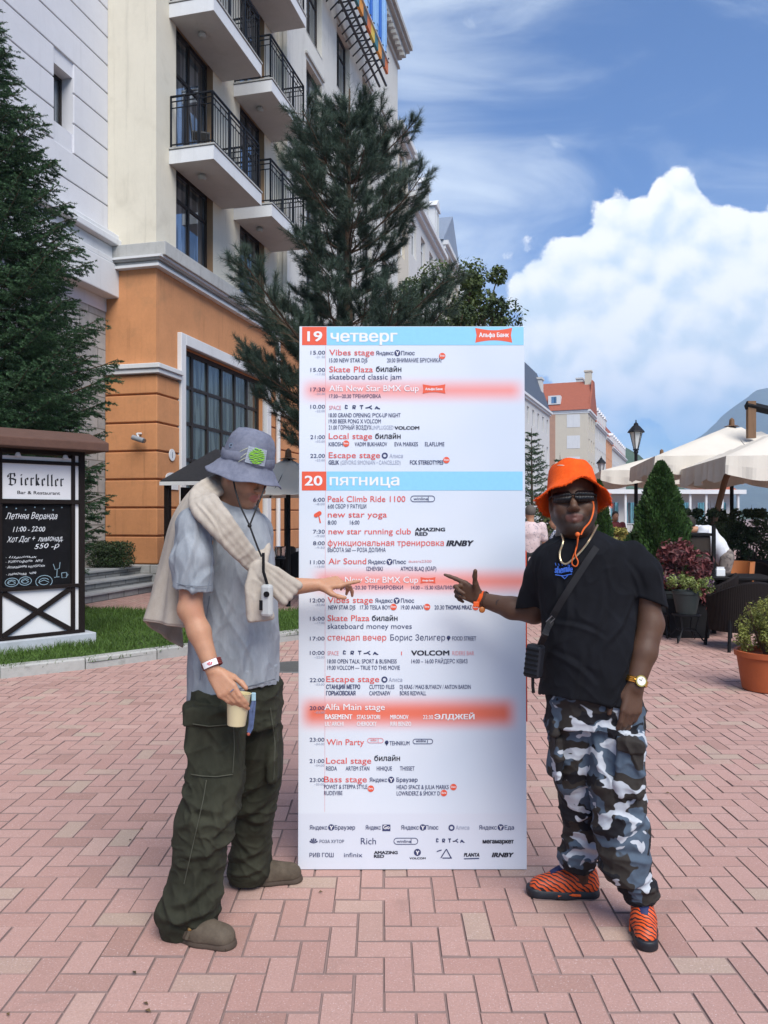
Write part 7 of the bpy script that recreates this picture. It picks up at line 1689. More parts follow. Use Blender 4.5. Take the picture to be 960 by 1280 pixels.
# lanyard hanging from the pocket
ly = thing('key_lanyard', 'blue lanyard hanging beside the cup at the hip of the man in grey', 'lanyard', tuple(pA(317, 872, 2.74)))
q = MB(); q.box(-.008, .008, -.004, .004, -.012, .018); q.build('clip', mat('pale_blue_clip', (.30, .46, .54), .45), ly, bevel=.003)
q = MB(); q.tube([(-.001, -.002, -.012), (-.010, -.008, -.045), (-.011, -.010, -.09), (-.017, -.008, -.122)], .0055, 6, flat=.25); q.tube([(.003, .002, -.012), (.0, -.003, -.055), (-.006, -.005, -.108), (-.016, -.007, -.126)], .0055, 6, flat=.25); q.build('strap', mat('blue_strap', (.07, .10, .20), .7, var=.5, scale=50), ly)
q = MB(); q.sphere((-.017, -.008, -.128), .006, 8, 6); q.build('key_tag', mat('red_tag', (.30, .07, .04), .5), ly)
# camera on a neck strap
ca = thing('compact_camera', 'small silver white compact camera hanging from a dark strap below the knotted sweater', 'camera', tuple(pA(334, 750, 2.70)), R(-20))
q = MB(); q.box(-.021, .021, -.014, .014, -.058, .055); q.build('body', mat('silver_plastic', (.42, .43, .42), .35, var=.05), ca, bevel=.010)
q = MB(); q.box(-.0225, -.010, -.0165, -.0145, -.035, .0); q.build('grip', M_black, ca); q = MB(); q.tube([(.006, -.013, .022), (.006, -.020, .022)], .010, 14); q.build('lens', M_black, ca, True)
q = MB(); q.tube([(0, 0, .055), (-.015, .0, .10), (-.022, .012, .165)], .006, 6, flat=.4); q.build('strap', M_black, ca, True)
# ================================================================== the man in black, right of the board
manB = thing('person', 'man in orange bucket hat, sunglasses, black T-shirt and grey camouflage trousers', 'person', ((745 - 480) * 2.95 / FPX, 2.95, 0))
OB = tuple(manB.location); pB = lambda x, y, Y=2.95: np.array(P(x, y, Y))
M_skinB = skin_mat('deep_brown_skin', (.088, .045, .027), (.062, .029, .019), .55, lipc=(.125, .055, .045)); 
f = Field((.18, 2.62, .02), (1.12, 3.36, 1.78), HL)
f.stack([row(672, 700, 752, 2.95, .8), row(690, 690, 784, 2.95, .62), row(720, 684, 788, 2.95, .66), row(780, 694, 780, 2.94, .7), row(840, 700, 776, 2.95, .6), row(890, 708, 782, 2.95, .55)], .03)
for a, b, c in ((pB(770, 890, 2.92), pB(774, 1005, 2.86), pB(801, 1118, 2.90)), (pB(716, 890, 2.98), pB(722, 990, 3.03), pB(724, 1078, 3.10))): f.cone(a, b, .085, .06, .03); f.cone(b, c, .056, .032, .03)
f.chain([pB(801, 1118, 2.90), np.array([.978, 2.915, .065]), np.array([.972, 2.89, .05])], [.034, .024, .018], .02); f.chain([pB(724, 1078, 3.10), np.array([.815, 3.125, .07]), np.array([.78, 3.13, .055])], [.032, .024, .018], .02)
MB_ = fr(R(-103), R(-7), R(3)); cB = pB(716, 627, 2.93)
WB = head(f, cB, MB_, 1.02, neck=([pB(722, 688, 2.97), pB(720, 668, 2.965), pB(718, 645, 2.95)], [.074, .068, .068]), full=1.03)
f.ell(WB(.03, 0, -.115), (.045, .042, .024), MB_.T, .03)     # soft under the chin
elR, wrR = pB(668, 764, 3.08), pB(600, 749, 3.19)
f.chain([pB(688, 704, 2.98), pB(676, 738, 3.04), elR], [.046, .046, .046], .02); f.chain([elR, pB(640, 760, 3.12), wrR], [.050, .044, .029], .02)
tipsR, frR = hand(f, wrR, pB(575, 735, 3.20) - wrR, (.15, 1, .25), 1.0, curl=(-4, 62, 68, 70), curl2=(10, 70, 74, 74), thumb=(.95, -10), spread=5, left=False)
elL, wrL = pB(813, 780, 2.89), pB(793, 858, 2.83)
f.chain([pB(796, 700, 2.92), pB(808, 740, 2.90), elL], [.046, .045, .046], .02); f.chain([elL, pB(805, 815, 2.86), wrL], [.050, .046, .034], .02)
tipsL, frL = hand(f, wrL, pB(789, 888, 2.815) - wrL, (.18, -1, .05), 1.06, curl=(16, 20, 22, 24), curl2=(16, 20, 24, 26), thumb=(.0, 26), spread=3, left=True, palm_r=1.12)
V, F = f.mesh(1); bo = mesh_np('body', V - np.array(OB), F, True); o = obj('body', bo, M_skinB, manB); face_tones(bo, V, WB, 1.02, .85)
eyes(WB, manB, OB, 1.02)
# short dark beard shadow and hair
# sunglasses: a dark wraparound shield with arms
M_lens = bpy.data.materials.new('dark_lens'); M_lens.use_nodes = True; b_ = M_lens.node_tree.nodes['Principled BSDF']; b_.inputs['Base Color'].default_value = (.004, .004, .005, 1); b_.inputs['Roughness'].default_value = .28; b_.inputs['Specular IOR Level'].default_value = .35
sg_ = MB()
for sgn in (-1, 1):
    n = 12; rows_ = []
    for k in range(n + 1):
        u = k / n; y = sgn * (.006 + .066 * u); x = .114 - 4.2 * y * y * 1.1 - .004 * u; hh = .0215 * (1 - .12 * u) * min(1, .55 + u * 3); rows_.append([WB(x - .002, y, .006 + hh * .85), WB(x + .003, y, .004), WB(x - .004, y, .002 - hh * (1.05 - .25 * u))])
    for a, b in zip(rows_, rows_[1:]):
        for j in (0, 1): sg_.quad(a[j], b[j], b[j + 1], a[j + 1])
gl = sg_.build('sunglasses', M_lens, manB, True, off=OB, recalc=False); md = gl.modifiers.new('thickness', 'SOLIDIFY'); md.thickness = .003
q = MB(); q.tube([WB(.112, -.008, .008), WB(.116, 0, .011), WB(.112, .008, .008)], .003, 6)
for sgn in (-1, 1): q.tube([WB(.088, sgn * .071, .012), WB(.05, sgn * .083, .014), WB(-.01, sgn * .086, .012)], .0035, 6)
q.build('frame', M_black, gl, True, off=OB)
# T-shirt
M_teeB = cloth_mat('black_cotton', (.0028, .0032, .005), (.0075, .0085, .0125), 6, (1, 1, .5), amount=.8, sheen=.0)
f = Field((.36, 2.62, .78), (1.16, 3.30, 1.60), .0042)
torsoB = [(664, 704, 748, .75), (672, 692, 764, .72), (681, 680, 782, .66), (692, 674, 792, .62), (708, 671, 797, .62), (740, 674, 796, .68), (780, 677, 795, .74), (820, 678, 794, .80), (850, 677, 793, .82), (872, 674, 790, .82), (892, 673, 788, .82)]
rowsB = [row(a, b, c, 2.95, d) for a, b, c, d in torsoB]; f.stack(rowsB, .012, n=2.35)
g_ = f.like(); g_.chain([pB(790, 698, 2.93), pB(803, 716, 2.91), pB(818, 790, 2.89)], [.066, .066, .066], .03); g_.plane(pB(812, 751, 2.90), (-.42, 0, -1)); f.merge(g_, .022)
g_ = f.like(); g_.chain([pB(686, 700, 2.98), pB(676, 722, 3.02), pB(654, 790, 3.10)], [.062, .064, .066], .03); g_.plane(pB(662, 757, 3.07), (.25, 0, -1)); f.merge(g_, .022)
f.chain([pB(808, 728, 2.905), pB(818, 785, 2.89)], [.046, .054], .004, 'sub'); f.chain([pB(672, 730, 3.03), pB(657, 782, 3.09)], [.046, .054], .004, 'sub')
hl, hr = pB(674, 868, 2.95), pB(778, 884, 2.95); hn = np.array([-(hr[2] - hl[2]), .06, hr[0] - hl[0]]); f.plane((hl + hr) / 2, -hn)
f.stack([r for r in rowsB if r[0] < .96], .004, 'sub', grow=-.008, n=2.35); f.chain([pB(721, 690, 2.97), pB(719, 650, 2.95)], [.066, .076], .006, 'sub')
V, F = f.mesh(1); fB = lambda x1, y1, x2, y2, am, wd: fold(x1, y1, x2, y2, am, wd, 2.95)
fl = [fB(688, 775, 742, 792, .006, 4), fB(684, 812, 730, 846, .007, 5), fB(715, 800, 700, 868, .006, 5), fB(782, 735, 740, 800, .008, 5), fB(784, 765, 752, 850, .008, 5), fB(740, 720, 725, 800, .006, 5), fB(765, 830, 745, 876, .007, 4), fB(805, 705, 815, 745, .006, 4), fB(690, 720, 682, 760, .008, 4), fB(700, 730, 690, 800, .008, 5), fB(770, 700, 790, 745, .006, 4)]
V = wrinkle(V, F, fl, 2.95, ((.004, 7, (1.2, 1, .6)), (.001, 30, (1, 1, .8))), 21, .006, (6, (1.2, 1, .8))); body_obj('t_shirt', V, F, M_teeB, manB, OB); VB = V
q = MB(); c0 = pB(720, 673, 2.965); q.tube([c0 + np.array([.079 * math.cos(a), .074 * math.sin(a), .016 * math.sin(a)]) for a in np.linspace(0, 6.2832, 30)], .009, 8); q.build('collar', M_teeB, manB, True, off=OB)
def front_y(x, z, V=VB, r=.010):
    k = (np.abs(V[:, 0] - x) < r) & (np.abs(V[:, 2] - z) < r); return V[k, 1].min() if k.any() else 2.78
def on_front(px_, py_, lift=.004):
    Y = 2.80
    for _ in range(4): p = P(px_, py_, Y); Y = front_y(p.x, p.z) - lift
    return P(px_, py_, Y)
# blue print on the chest
M_bprint = mat('blue_print', (.035, .12, .50), .7, var=.15, scale=60)
v, ff = text_fills([('shemile', 0.0, .15)])[0]; x0, x1 = v[:, 0].min(), v[:, 0].max(); VV, FF, o_ = [], [], 0
for ex, ez in ((-.4, 0), (.4, .25), (0, -.4)):
    pts = [on_front(693.5 + (a - x0) / (x1 - x0) * 22 + ex, 715.5 - b * 12.5 - ez + 1.0 * math.sin(a * 2), .0035 + .0002 * abs(ex)) for a, b in v]; VV += [tuple(p) for p in pts]; FF += (ff + o_).tolist(); o_ += len(pts)
me = bpy.data.meshes.new('chest_print'); me.from_pydata([(a - OB[0], b - OB[1], c - OB[2]) for a, b, c in VV], [], FF); obj('chest_print', me, M_bprint, manB)
q = MB(); q.tube([on_front(694, 718.5), on_front(704, 720), on_front(715, 717.5)], .0018, 4); q.tube([on_front(701, 719.5), on_front(706, 723.5), on_front(710, 719)], .0018, 4)
for k in range(6): q.tube([on_front(694 + k * 4, 703.5 + (k % 2)), on_front(695 + k * 4, 707)], .0013, 4)
q.build('print_flourish', M_bprint, manB, off=OB)
# necklace
M_gold = mat('pale_gold', (.70, .56, .36), .28, .85, var=.1, scale=200)
path = [pB(700, 661, 2.93), *[np.array(on_front(a, b, .006)) for a, b in ((704, 676), (700, 690), (701, 701), (707, 705), (715, 700), (728, 687), (738, 673))], pB(747, 656, 2.93)]
C = spline_grid([[p, p] for p in path], 70, 2)[:, 0]; C[:, 1] = np.minimum(C[:, 1], 2.95); q = MB()
for a, b in zip(C, C[1:]): q.tube([a, a + (b - a) * .85], .0038, 6)
q.build('necklace', M_gold, manB, True, off=OB)
# trousers in urban camouflage
def camo():
    m = bpy.data.materials.new('urban_camouflage'); m.use_nodes = True; t = m.node_tree; t.nodes.clear(); N = NT(t); co = N.n('ShaderNodeTexCoord').outputs['Object']
    wv = N.n('ShaderNodeTexNoise', None, Vector=co, Scale=11.0, Detail=2.0); w = N.n('ShaderNodeVectorMath', {'operation': 'MULTIPLY_ADD'}); N.set(w.inputs[0], wv.outputs[1]); N.set(w.inputs[1], (.15, .15, .13)); N.set(w.inputs[2], co)
    def layer(off, sc_, st, lo): v = N.n('ShaderNodeMapping', None, Vector=w.outputs[0], Location=off, Scale=st).outputs[0]; return N.step(N.noise(v, sc_, 1.2, .4), lo, lo + .018)
    c = N.mix(layer((0, 0, 0), 7.5, (1, 1, 1.25), .47), (.070, .098, .135), (.030, .026, .023)); c = N.mix(layer((3, 1, 7), 8.5, (.9, 1, 1.5), .565), c, (.010, .010, .013)); c = N.mix(layer((9, 4, 2), 10.5, (.8, 1, 1.9), .592), c, (.43, .46, .50))
    k = N.m('ADD', .8, N.m('MULTIPLY', N.noise(co, 40, 4, .6), .4)); c = N.mix(1.0, c, N.xyz(k, k, k), 'MULTIPLY'); b = N.n('ShaderNodeBsdfPrincipled', None, Base_Color=c, Roughness=.85); b.inputs['Specular IOR Level'].default_value = .25
    h = N.m('ADD', N.noise(co, 500, 2), N.m('MULTIPLY', N.noise(co, 26, 5, .6), 1.6)); bp = N.n('ShaderNodeBump', None, Strength=.5, Distance=.0016, Height=h); t.links.new(bp.outputs[0], b.inputs['Normal']); N.n('ShaderNodeOutputMaterial', None, Surface=b.outputs[0]); return m
M_camo = camo(); f = Field((.50, 2.60, .0), (1.12, 3.30, .98), .0044)
nearB = [row(864, 728, 796, 2.94, .95), row(890, 734, 803, 2.93, .95), row(940, 737, 804, 2.91, .95), row(980, 738, 804, 2.89, 1.0), row(1010, 741, 806, 2.88, 1.0), row(1045, 744, 810, 2.87, 1.0), row(1072, 749, 813, 2.87, .98), row(1092, 754, 814, 2.87, .95), row(1106, 770, 821, 2.88, .95), row(1118, 778, 822, 2.88, .95), row(1128, 782, 818, 2.88, .9)]
farB = [row(860, 684, 752, 2.97, .95), row(890, 685, 750, 2.98, .95), row(940, 690, 748, 3.0, .95), row(980, 696, 746, 3.02, 1.0), row(1010, 701, 746, 3.05, 1.0), row(1040, 704, 746, 3.07, 1.0), row(1058, 702, 746, 3.09, 1.0), row(1072, 697, 745, 3.10, .95), row(1084, 700, 742, 3.10, .9)]
f.stack([row(836, 692, 784, 2.95, .76), row(866, 688, 794, 2.95, .74), row(905, 688, 800, 2.95, .68)], .02, n=2.3); f.stack(nearB, .02, n=2.2); f.stack(farB, .025, n=2.2); f.ell(pB(787, 958, 2.825), (.050, .066, .100), fr(R(-20)).T, .008, box=.018); f.ell(pB(788, 927, 2.818), (.051, .070, .026), fr(R(-20)).T, .003, box=.010); f.ell(pB(689, 905, 2.95), (.014, .06, .03), None, .008, box=.010); f.ell(pB(694, 945, 2.98), (.014, .08, .09), None, .012, box=.010)
f.stack([r for r in nearB if r[0] < .16], .004, 'sub', grow=-.010, n=2.2); f.stack([r for r in farB if r[0] < .18], .004, 'sub', grow=-.010, n=2.2)
V, F = f.mesh(1); fN = lambda a, b, c, d, e, g: fold(a, b, c, d, e, g, 2.88); fF = lambda a, b, c, d, e, g: fold(a, b, c, d, e, g, 3.05)
fl = [fN(740, 905, 800, 925, .008, 6), fN(742, 1010, 800, 1022, .010, 6), fN(805, 1000, 750, 1035, .010, 6), fN(748, 1060, 810, 1070, .010, 6), fN(812, 1085, 756, 1094, .012, 6), fN(772, 1108, 820, 1104, .012, 5), fF(742, 950, 700, 975, .010, 6), fF(742, 1000, 702, 1020, .011, 6), fF(704, 1050, 744, 1060, .012, 5), fF(698, 1070, 742, 1074, .012, 5), fN(733, 895, 745, 980, .010, 5)]
V = wrinkle(V, F, fl, 2.95, ((.004, 8, (1, 1, .7)), (.0015, 30, (1, 1, .9))), 31, .009, (7.5, (1, 1, 1.1))); body_obj('trousers', V, F, M_camo, manB, OB)
# sneakers
def shoe_mat():
    m = bpy.data.materials.new('orange_black_upper'); m.use_nodes = True; t = m.node_tree; t.nodes.clear(); N = NT(t); co = N.n('ShaderNodeTexCoord').outputs['Object']
    v = N.n('ShaderNodeMapping', None, Vector=co, Rotation=(.5, .4, .6)).outputs[0]; w = N.n('ShaderNodeTexWave', {'wave_type': 'BANDS', 'bands_direction': 'DIAGONAL'}, Vector=v, Scale=27.0, Distortion=4.2, Detail=1.0); w.inputs['Detail Scale'].default_value = 1.2
    c = N.mix(N.step(w.outputs[1], .64, .74), (.66, .085, .012), (.012, .012, .016)); b = N.n('ShaderNodeBsdfPrincipled', None, Base_Color=c, Roughness=.5); bp = N.n('ShaderNodeBump', None, Strength=.4, Distance=.003, Height=w.outputs[1]); t.links.new(bp.outputs[0], b.inputs['Normal']); N.n('ShaderNodeOutputMaterial', None, Surface=b.outputs[0]); return m
M_shoe = shoe_mat(); M_rub = mat('black_rubber', (.012, .013, .018), .5, var=.2, scale=20); M_lace = mat('navy_lace', (.018, .025, .09), .6, var=.2, scale=60); M_orl = mat('orange_trim', (.70, .10, .015), .5, var=.1); M_yb = mat('yellow_badge', (.75, .48, .05), .4, var=.05)
def sneaker(heel, toe, parent, origin, ank):
    d = np.array([toe[0] - heel[0], toe[1] - heel[1], 0.0]); L = np.linalg.norm(d); d /= L; l = np.array([-d[1], d[0], 0]); W = lambda x, y, z: np.array([heel[0], heel[1], 0]) + d * x * L + l * y + np.array([0, 0, z])
    lo = np.minimum(W(-.1, 0, 0), W(1.1, 0, 0)) - [.09, .09, .01]; hi = np.maximum(W(-.1, 0, 0), W(1.1, 0, 0)) + [.09, .09, .17]
    f = Field(lo, hi, .0036); f.cone(W(.13, 0, .05), W(.5, 0, .045), .036, .040, .03); f.cone(W(.5, .002, .042), W(.86, .004, .036), .042, .034, .03); f.cone(W(.16, 0, .095), W(.50, 0, .078), .030, .030, .03); f.cone(W(.5, 0, .078), W(.78, .003, .046), .030, .028, .03); f.cone(W(.12, 0, .05), W(.13, 0, .11), .034, .026, .02); f.cone(W(.17, 0, .06), W(.19, 0, .118), .036, .034, .02); f.plane((0, 0, .028), (0, 0, -1)); f.ell(W(.22, 0, .135), (.075, .024, .035), np.stack([d, l, [0, 0, 1]]), .008, 'sub'); V, F = f.mesh(1); o = body_obj('shoe', V, F, M_shoe, parent, origin)
    f = Field(lo, hi, .0036); f.cone(W(.12, 0, .012), W(.5, 0, .010), .040, .041, .03); f.cone(W(.5, .003, .010), W(.87, .005, .010), .046, .042, .03); f.ell(W(.92, .004, .030), (.030, .036, .022), np.stack([d, l, [0, 0, 1]]), .015); f.plane((0, 0, .045), (0, 0, 1)) if False else None; f.plane(W(.5, 0, .038), np.array([0, 0, 1.]) - d * .0); f.plane((0, 0, .001), (0, 0, -1)); V, F = f.mesh(1); s_ = body_obj('sole', V, F, M_rub, o, origin)
    q = MB(); q.tube([W(.28, .044, .020), W(.45, .045, .022), W(.60, .047, .017)], .005, 5); q.build('sole_trim', M_orl, s_, True, off=origin); q = MB(); q.tube([W(.28, -.044, .020), W(.45, -.045, .022), W(.60, -.047, .017)], .005, 5); q.build('sole_trim', M_orl, s_, True, off=origin)
    q = MB(); q.tube([W(.30, 0, .124), W(.42, 0, .119), W(.56, 0, .109), (W(.68, .002, .092))], [.0065, .0072, .007, .005], 8, flat=2.9); q.build('tongue', M_lace, o, True, off=origin)
    for k in range(5): u = .38 + .07 * k; z = np.interp(u, [.38, .7], [.121, .090]); q = MB(); q.tube([W(u, -.024, z - .010), W(u, 0, z + .003), W(u, .024, z - .010)], .004, 6); q.build('lace', M_lace, o, True, off=origin)
    q = MB(); q.tube([W(.21, 0, .07), W(.20, 0, .12), tuple(ank)], [.034, .038, .046], 12); q.build('sock', M_black, parent, True, off=origin)
    q = MB(); c = W(.30, 0, .142); q.tube([W(.33, 0, .118), W(.27, 0, .150)], .020, 8, flat=.4); q.build('tongue_top', M_rub, o, True, off=origin); q = MB(); q.sphere(tuple(W(.325, 0, .139)), (.010, .010, .007), 10, 6); q.build('tongue_badge', M_yb, o, True, off=origin); q = MB(); q.tube([W(.36, -.028, .108), W(.36, 0, .130), W(.36, .028, .108)], .005, 6); q.build('ankle_loop', M_orl, o, True, off=origin)
sneaker((.995, 2.965), (.930, 2.735), manB, OB, pB(801, 1112, 2.90)); sneaker((.875, 3.135), (.590, 3.15), manB, OB, pB(724, 1072, 3.10))
# orange bucket hat with a frayed brim
M_hatB = cloth_mat('orange_towelling', (.62, .065, .006), (.78, .11, .012), 14, (1, 1, 1), weave=300, amount=.8, bump=.003)
MHB = fr(R(-101), R(-29), R(3)); cHB = np.array(WB(-.010, 0, .050)); WHB = lambda x, y, z: cHB + MHB @ np.array([x, y, z])
prof = [(0, .098), (.03, .0975), (.062, .094), (.080, .086), (.087, .076), (.0925, .045), (.098, .012), (.1005, -.006), (.104, -.014), (.118, -.030), (.133, -.045), (.148, -.057)]
wobB = lambda i, a, r, z: (r * (1 + .012 * math.sin(4 * a + i * .6)), z + (.003 * math.sin(6 * a + i) if i < 8 else (i - 7) * (.0034 * math.sin(3 * a + .6) + .0018 * math.sin(7 * a))))
V_, F_ = lathe_mesh(prof, WHB, 84, wobB); q = MB(); q.add(V_, F_); hatB = q.build('hat', M_hatB, manB, True, off=OB, recalc=False); md = hatB.modifiers.new('thickness', 'SOLIDIFY'); md.thickness = .005; md.offset = 0
rg = np.random.default_rng(8); q = MB(); rim = V_[-84:]; rim2 = V_[-168:-84]
for k in range(700):
    t = rg.uniform(0, 84); i = int(t); u = t - i; a = np.array(rim[i % 84]) * (1 - u) + np.array(rim[(i + 1) % 84]) * u; inn = np.array(rim2[i % 84]); d = a - inn; d /= np.linalg.norm(d); e = a + d * rg.uniform(.003, .011) + rg.normal(0, .0035, 3); sd = np.cross(d, rg.normal(0, 1, 3)); sd /= np.linalg.norm(sd); q.add([a - sd * .0016 - d * .002, a + sd * .0016 - d * .002, e], [(0, 1, 2)])
q.build('frayed_edge', M_hatB, hatB, off=OB, recalc=False)
q = MB(); pts = []
for k in range(7): a = R(18 + k * 3.2); r = np.interp(.052, [.012, .045, .076], [.098, .0925, .087]); pts.append(np.array(WHB(.0945 * math.cos(a), .0945 * math.sin(a) * -.93, .050 + .002 * k)))
q.tube(pts, [.0008, .0018, .0022, .002, .0018, .0012, .0006], 5); q.build('stitched_mark', mat('pale_stitch', (.75, .55, .42), .8), hatB, True, off=OB)
# orange chin cord
M_oc = mat('orange_cord', (.66, .12, .02), .7, var=.15, scale=80); q = MB()
C = spline_grid([[p, p] for p in (pB(740, 620, 2.87), pB(742, 636, 2.84), pB(738, 651, 2.82), pB(730, 661, 2.815), np.array(on_front(722, 668, .012)) * [1, 0, 1] + [0, 2.812, 0])], 24, 2)[:, 0]; q.tube(list(C), .0032, 6)
C = spline_grid([[p, p] for p in (pB(722, 668, 2.81), np.array(on_front(721, 684, .010)), np.array(on_front(716, 697, .010)), np.array(on_front(715, 705, .010)), np.array(on_front(720, 708, .010)), np.array(on_front(722.5, 702, .010)), np.array(on_front(719, 692, .012)), np.array(on_front(722, 678, .012)), pB(723, 668, 2.832))], 46, 2)[:, 0]; q.tube(list(C), .0046, 6, flat=.5)
q.sphere(tuple(pB(722, 668, 2.81)), .009, 8, 6); q.build('chin_cord', M_oc, manB, True, off=OB)
# gold watch
d = np.array(wrL) - np.array(elL); d /= np.linalg.norm(d); c = np.array(wrL) - d * .020; fw = np.array([.05, -1, .05]); fw -= d * (fw @ d); fw /= np.linalg.norm(fw); sd = np.cross(d, fw)
M_goldw = mat('gold_metal', (.78, .50, .12), .25, 1.0, var=.08, scale=80); q = MB()
for o_ in (-.007, 0, .007): q.tube([c + d * o_ + (fw * math.cos(w) * .037 + sd * math.sin(w) * .041) for w in np.linspace(0, 6.2832, 26)], .0042, 5)
wt = q.build('watch', M_goldw, manB, True, off=OB); cf = c + fw * .040; q = MB(); q.tube([cf - fw * .004, cf + fw * .007], .0205, 24); q.tube([cf + sd * .020, cf + sd * .027], .0035, 8); q.build('watch_case', M_goldw, wt, True, off=OB)
q = MB(); q.tube([cf + fw * .006, cf + fw * .0085], .0160, 24); q.build('watch_face', mat('watch_dial', (.72, .70, .62), .3, var=.03), wt, True, off=OB)
q = MB(); q.tube([cf + fw * .0092, cf + fw * .0092 + sd * .010 - d * .004], .0009, 4); q.tube([cf + fw * .0092, cf + fw * .0092 - d * .012], .0007, 4); q.build('watch_hand', M_black, wt, off=OB)
# festival bracelets and a tattoo ring on the pointing arm
d = np.array(wrR) - np.array(elR); d /= np.linalg.norm(d); a_ = np.cross(d, [0, 0, 1]); a_ /= np.linalg.norm(a_); b_ = np.cross(d, a_)
for off_, r_, m_, nm in ((-.012, .0335, M_orl, 'orange_bracelet'), (-.022, .0345, mat('dark_bracelet', (.06, .03, .02), .6), 'dark_bracelet'), (-.004, .0325, M_orl, 'orange_bracelet')):
    q = MB(); q.tube([np.array(wrR) + d * off_ + (a_ * math.cos(w) + b_ * math.sin(w)) * r_ + (.004 * math.sin(3 * w)) * d for w in np.linspace(0, 6.2832, 24)], .0042, 6); q.build(nm, m_, manB, True, off=OB)
q = MB(); c = np.array(wrR) + np.array([-.012, -.034, -.018]); q.box(c[0] - .020, c[0] + .004, c[1] - .004, c[1] + .004, c[2] - .010, c[2] + .012); q.build('bracelet_tag', M_orl, manB, off=OB, bevel=.003)
q = MB(); c = np.array(wrR) + np.array([.004, -.034, -.040]); q.sphere(tuple(c), (.013, .005, .013), 12, 8); q.build('bracelet_disc', mat('amber_disc', (.40, .13, .03), .4), manB, True, off=OB)
q = MB(); c = (np.array(wrR) * .66 + np.array(elR) * .34) + np.array([0, -.0395, .004]); M_tat = mat('tattoo_ink', (.022, .022, .026), .6)
for r_ in (.014, .009): q.tube([c + np.array([r_ * math.cos(w), .004 * (math.sin(w) ** 2), r_ * math.sin(w)]) for w in np.linspace(0, 6.2832, 18)], .0013, 4)
q.build('tattoo', M_tat, manB, off=OB)
# cross-body strap bag
bag = thing('crossbody_bag', 'small black hard shell bag on a strap across the man in black', 'bag', tuple(pB(668, 826, 2.86)))
obg = tuple(bag.location); q = MB(); Mx = Matrix.Translation(pB(668, 826, 2.86)) @ Matrix.Rotation(R(6), 4, 'Y') @ Matrix.Rotation(R(-35), 4, 'Z'); q.box(-.030, .030, -.026, .026, -.062, .062, M=Mx); q.build('case', M_rub, bag, off=obg, bevel=.010)
q = MB()
for k in range(6): q.box(-.026, .026, -.0295, -.0262, -.052 + k * .018, -.044 + k * .018, M=Mx)
q.build('ridge', M_black, bag, off=obg); q = MB(); q.tube([pB(666, 846, 2.84), pB(666, 858, 2.84), pB(667, 866, 2.845)], .006, 6, flat=.5); q.build('tail_strap', M_black, bag, True, off=obg)
q = MB(); C = spline_grid([[np.array(on_front(a, b, .006))] * 2 for a, b in ((746, 684), (735, 700), (722, 720), (708, 742), (696, 762), (688, 778), (682, 792))] + [[pB(676, 806, 2.83)] * 2], 40, 2)[:, 0]; T_ = np.gradient(C, axis=0); T_ /= np.linalg.norm(T_, axis=1, keepdims=True); n_ = np.cross(T_, [0, -1, 0]); n_ /= np.linalg.norm(n_, axis=1, keepdims=True)
for i in range(39): q.quad(C[i] - n_[i] * .0125, C[i] + n_[i] * .0125, C[i + 1] + n_[i + 1] * .0125, C[i + 1] - n_[i + 1] * .0125)
so = q.build('strap', mat('webbing', (.006, .0065, .009), .75, var=.2, scale=120), bag, off=obg, recalc=False); md = so.modifiers.new('thickness', 'SOLIDIFY'); md.thickness = .004
q = MB(); c = np.array(on_front(688, 776, .012)); q.tube([c + np.array(v_) for v_ in ((-.016, 0, -.004), (.006, 0, .018), (.016, 0, .008), (-.006, 0, -.014), (-.016, 0, -.004))], .0022, 5); q.build('buckle', mat('grey_buckle', (.14, .14, .15), .35, .6), bag, off=obg)

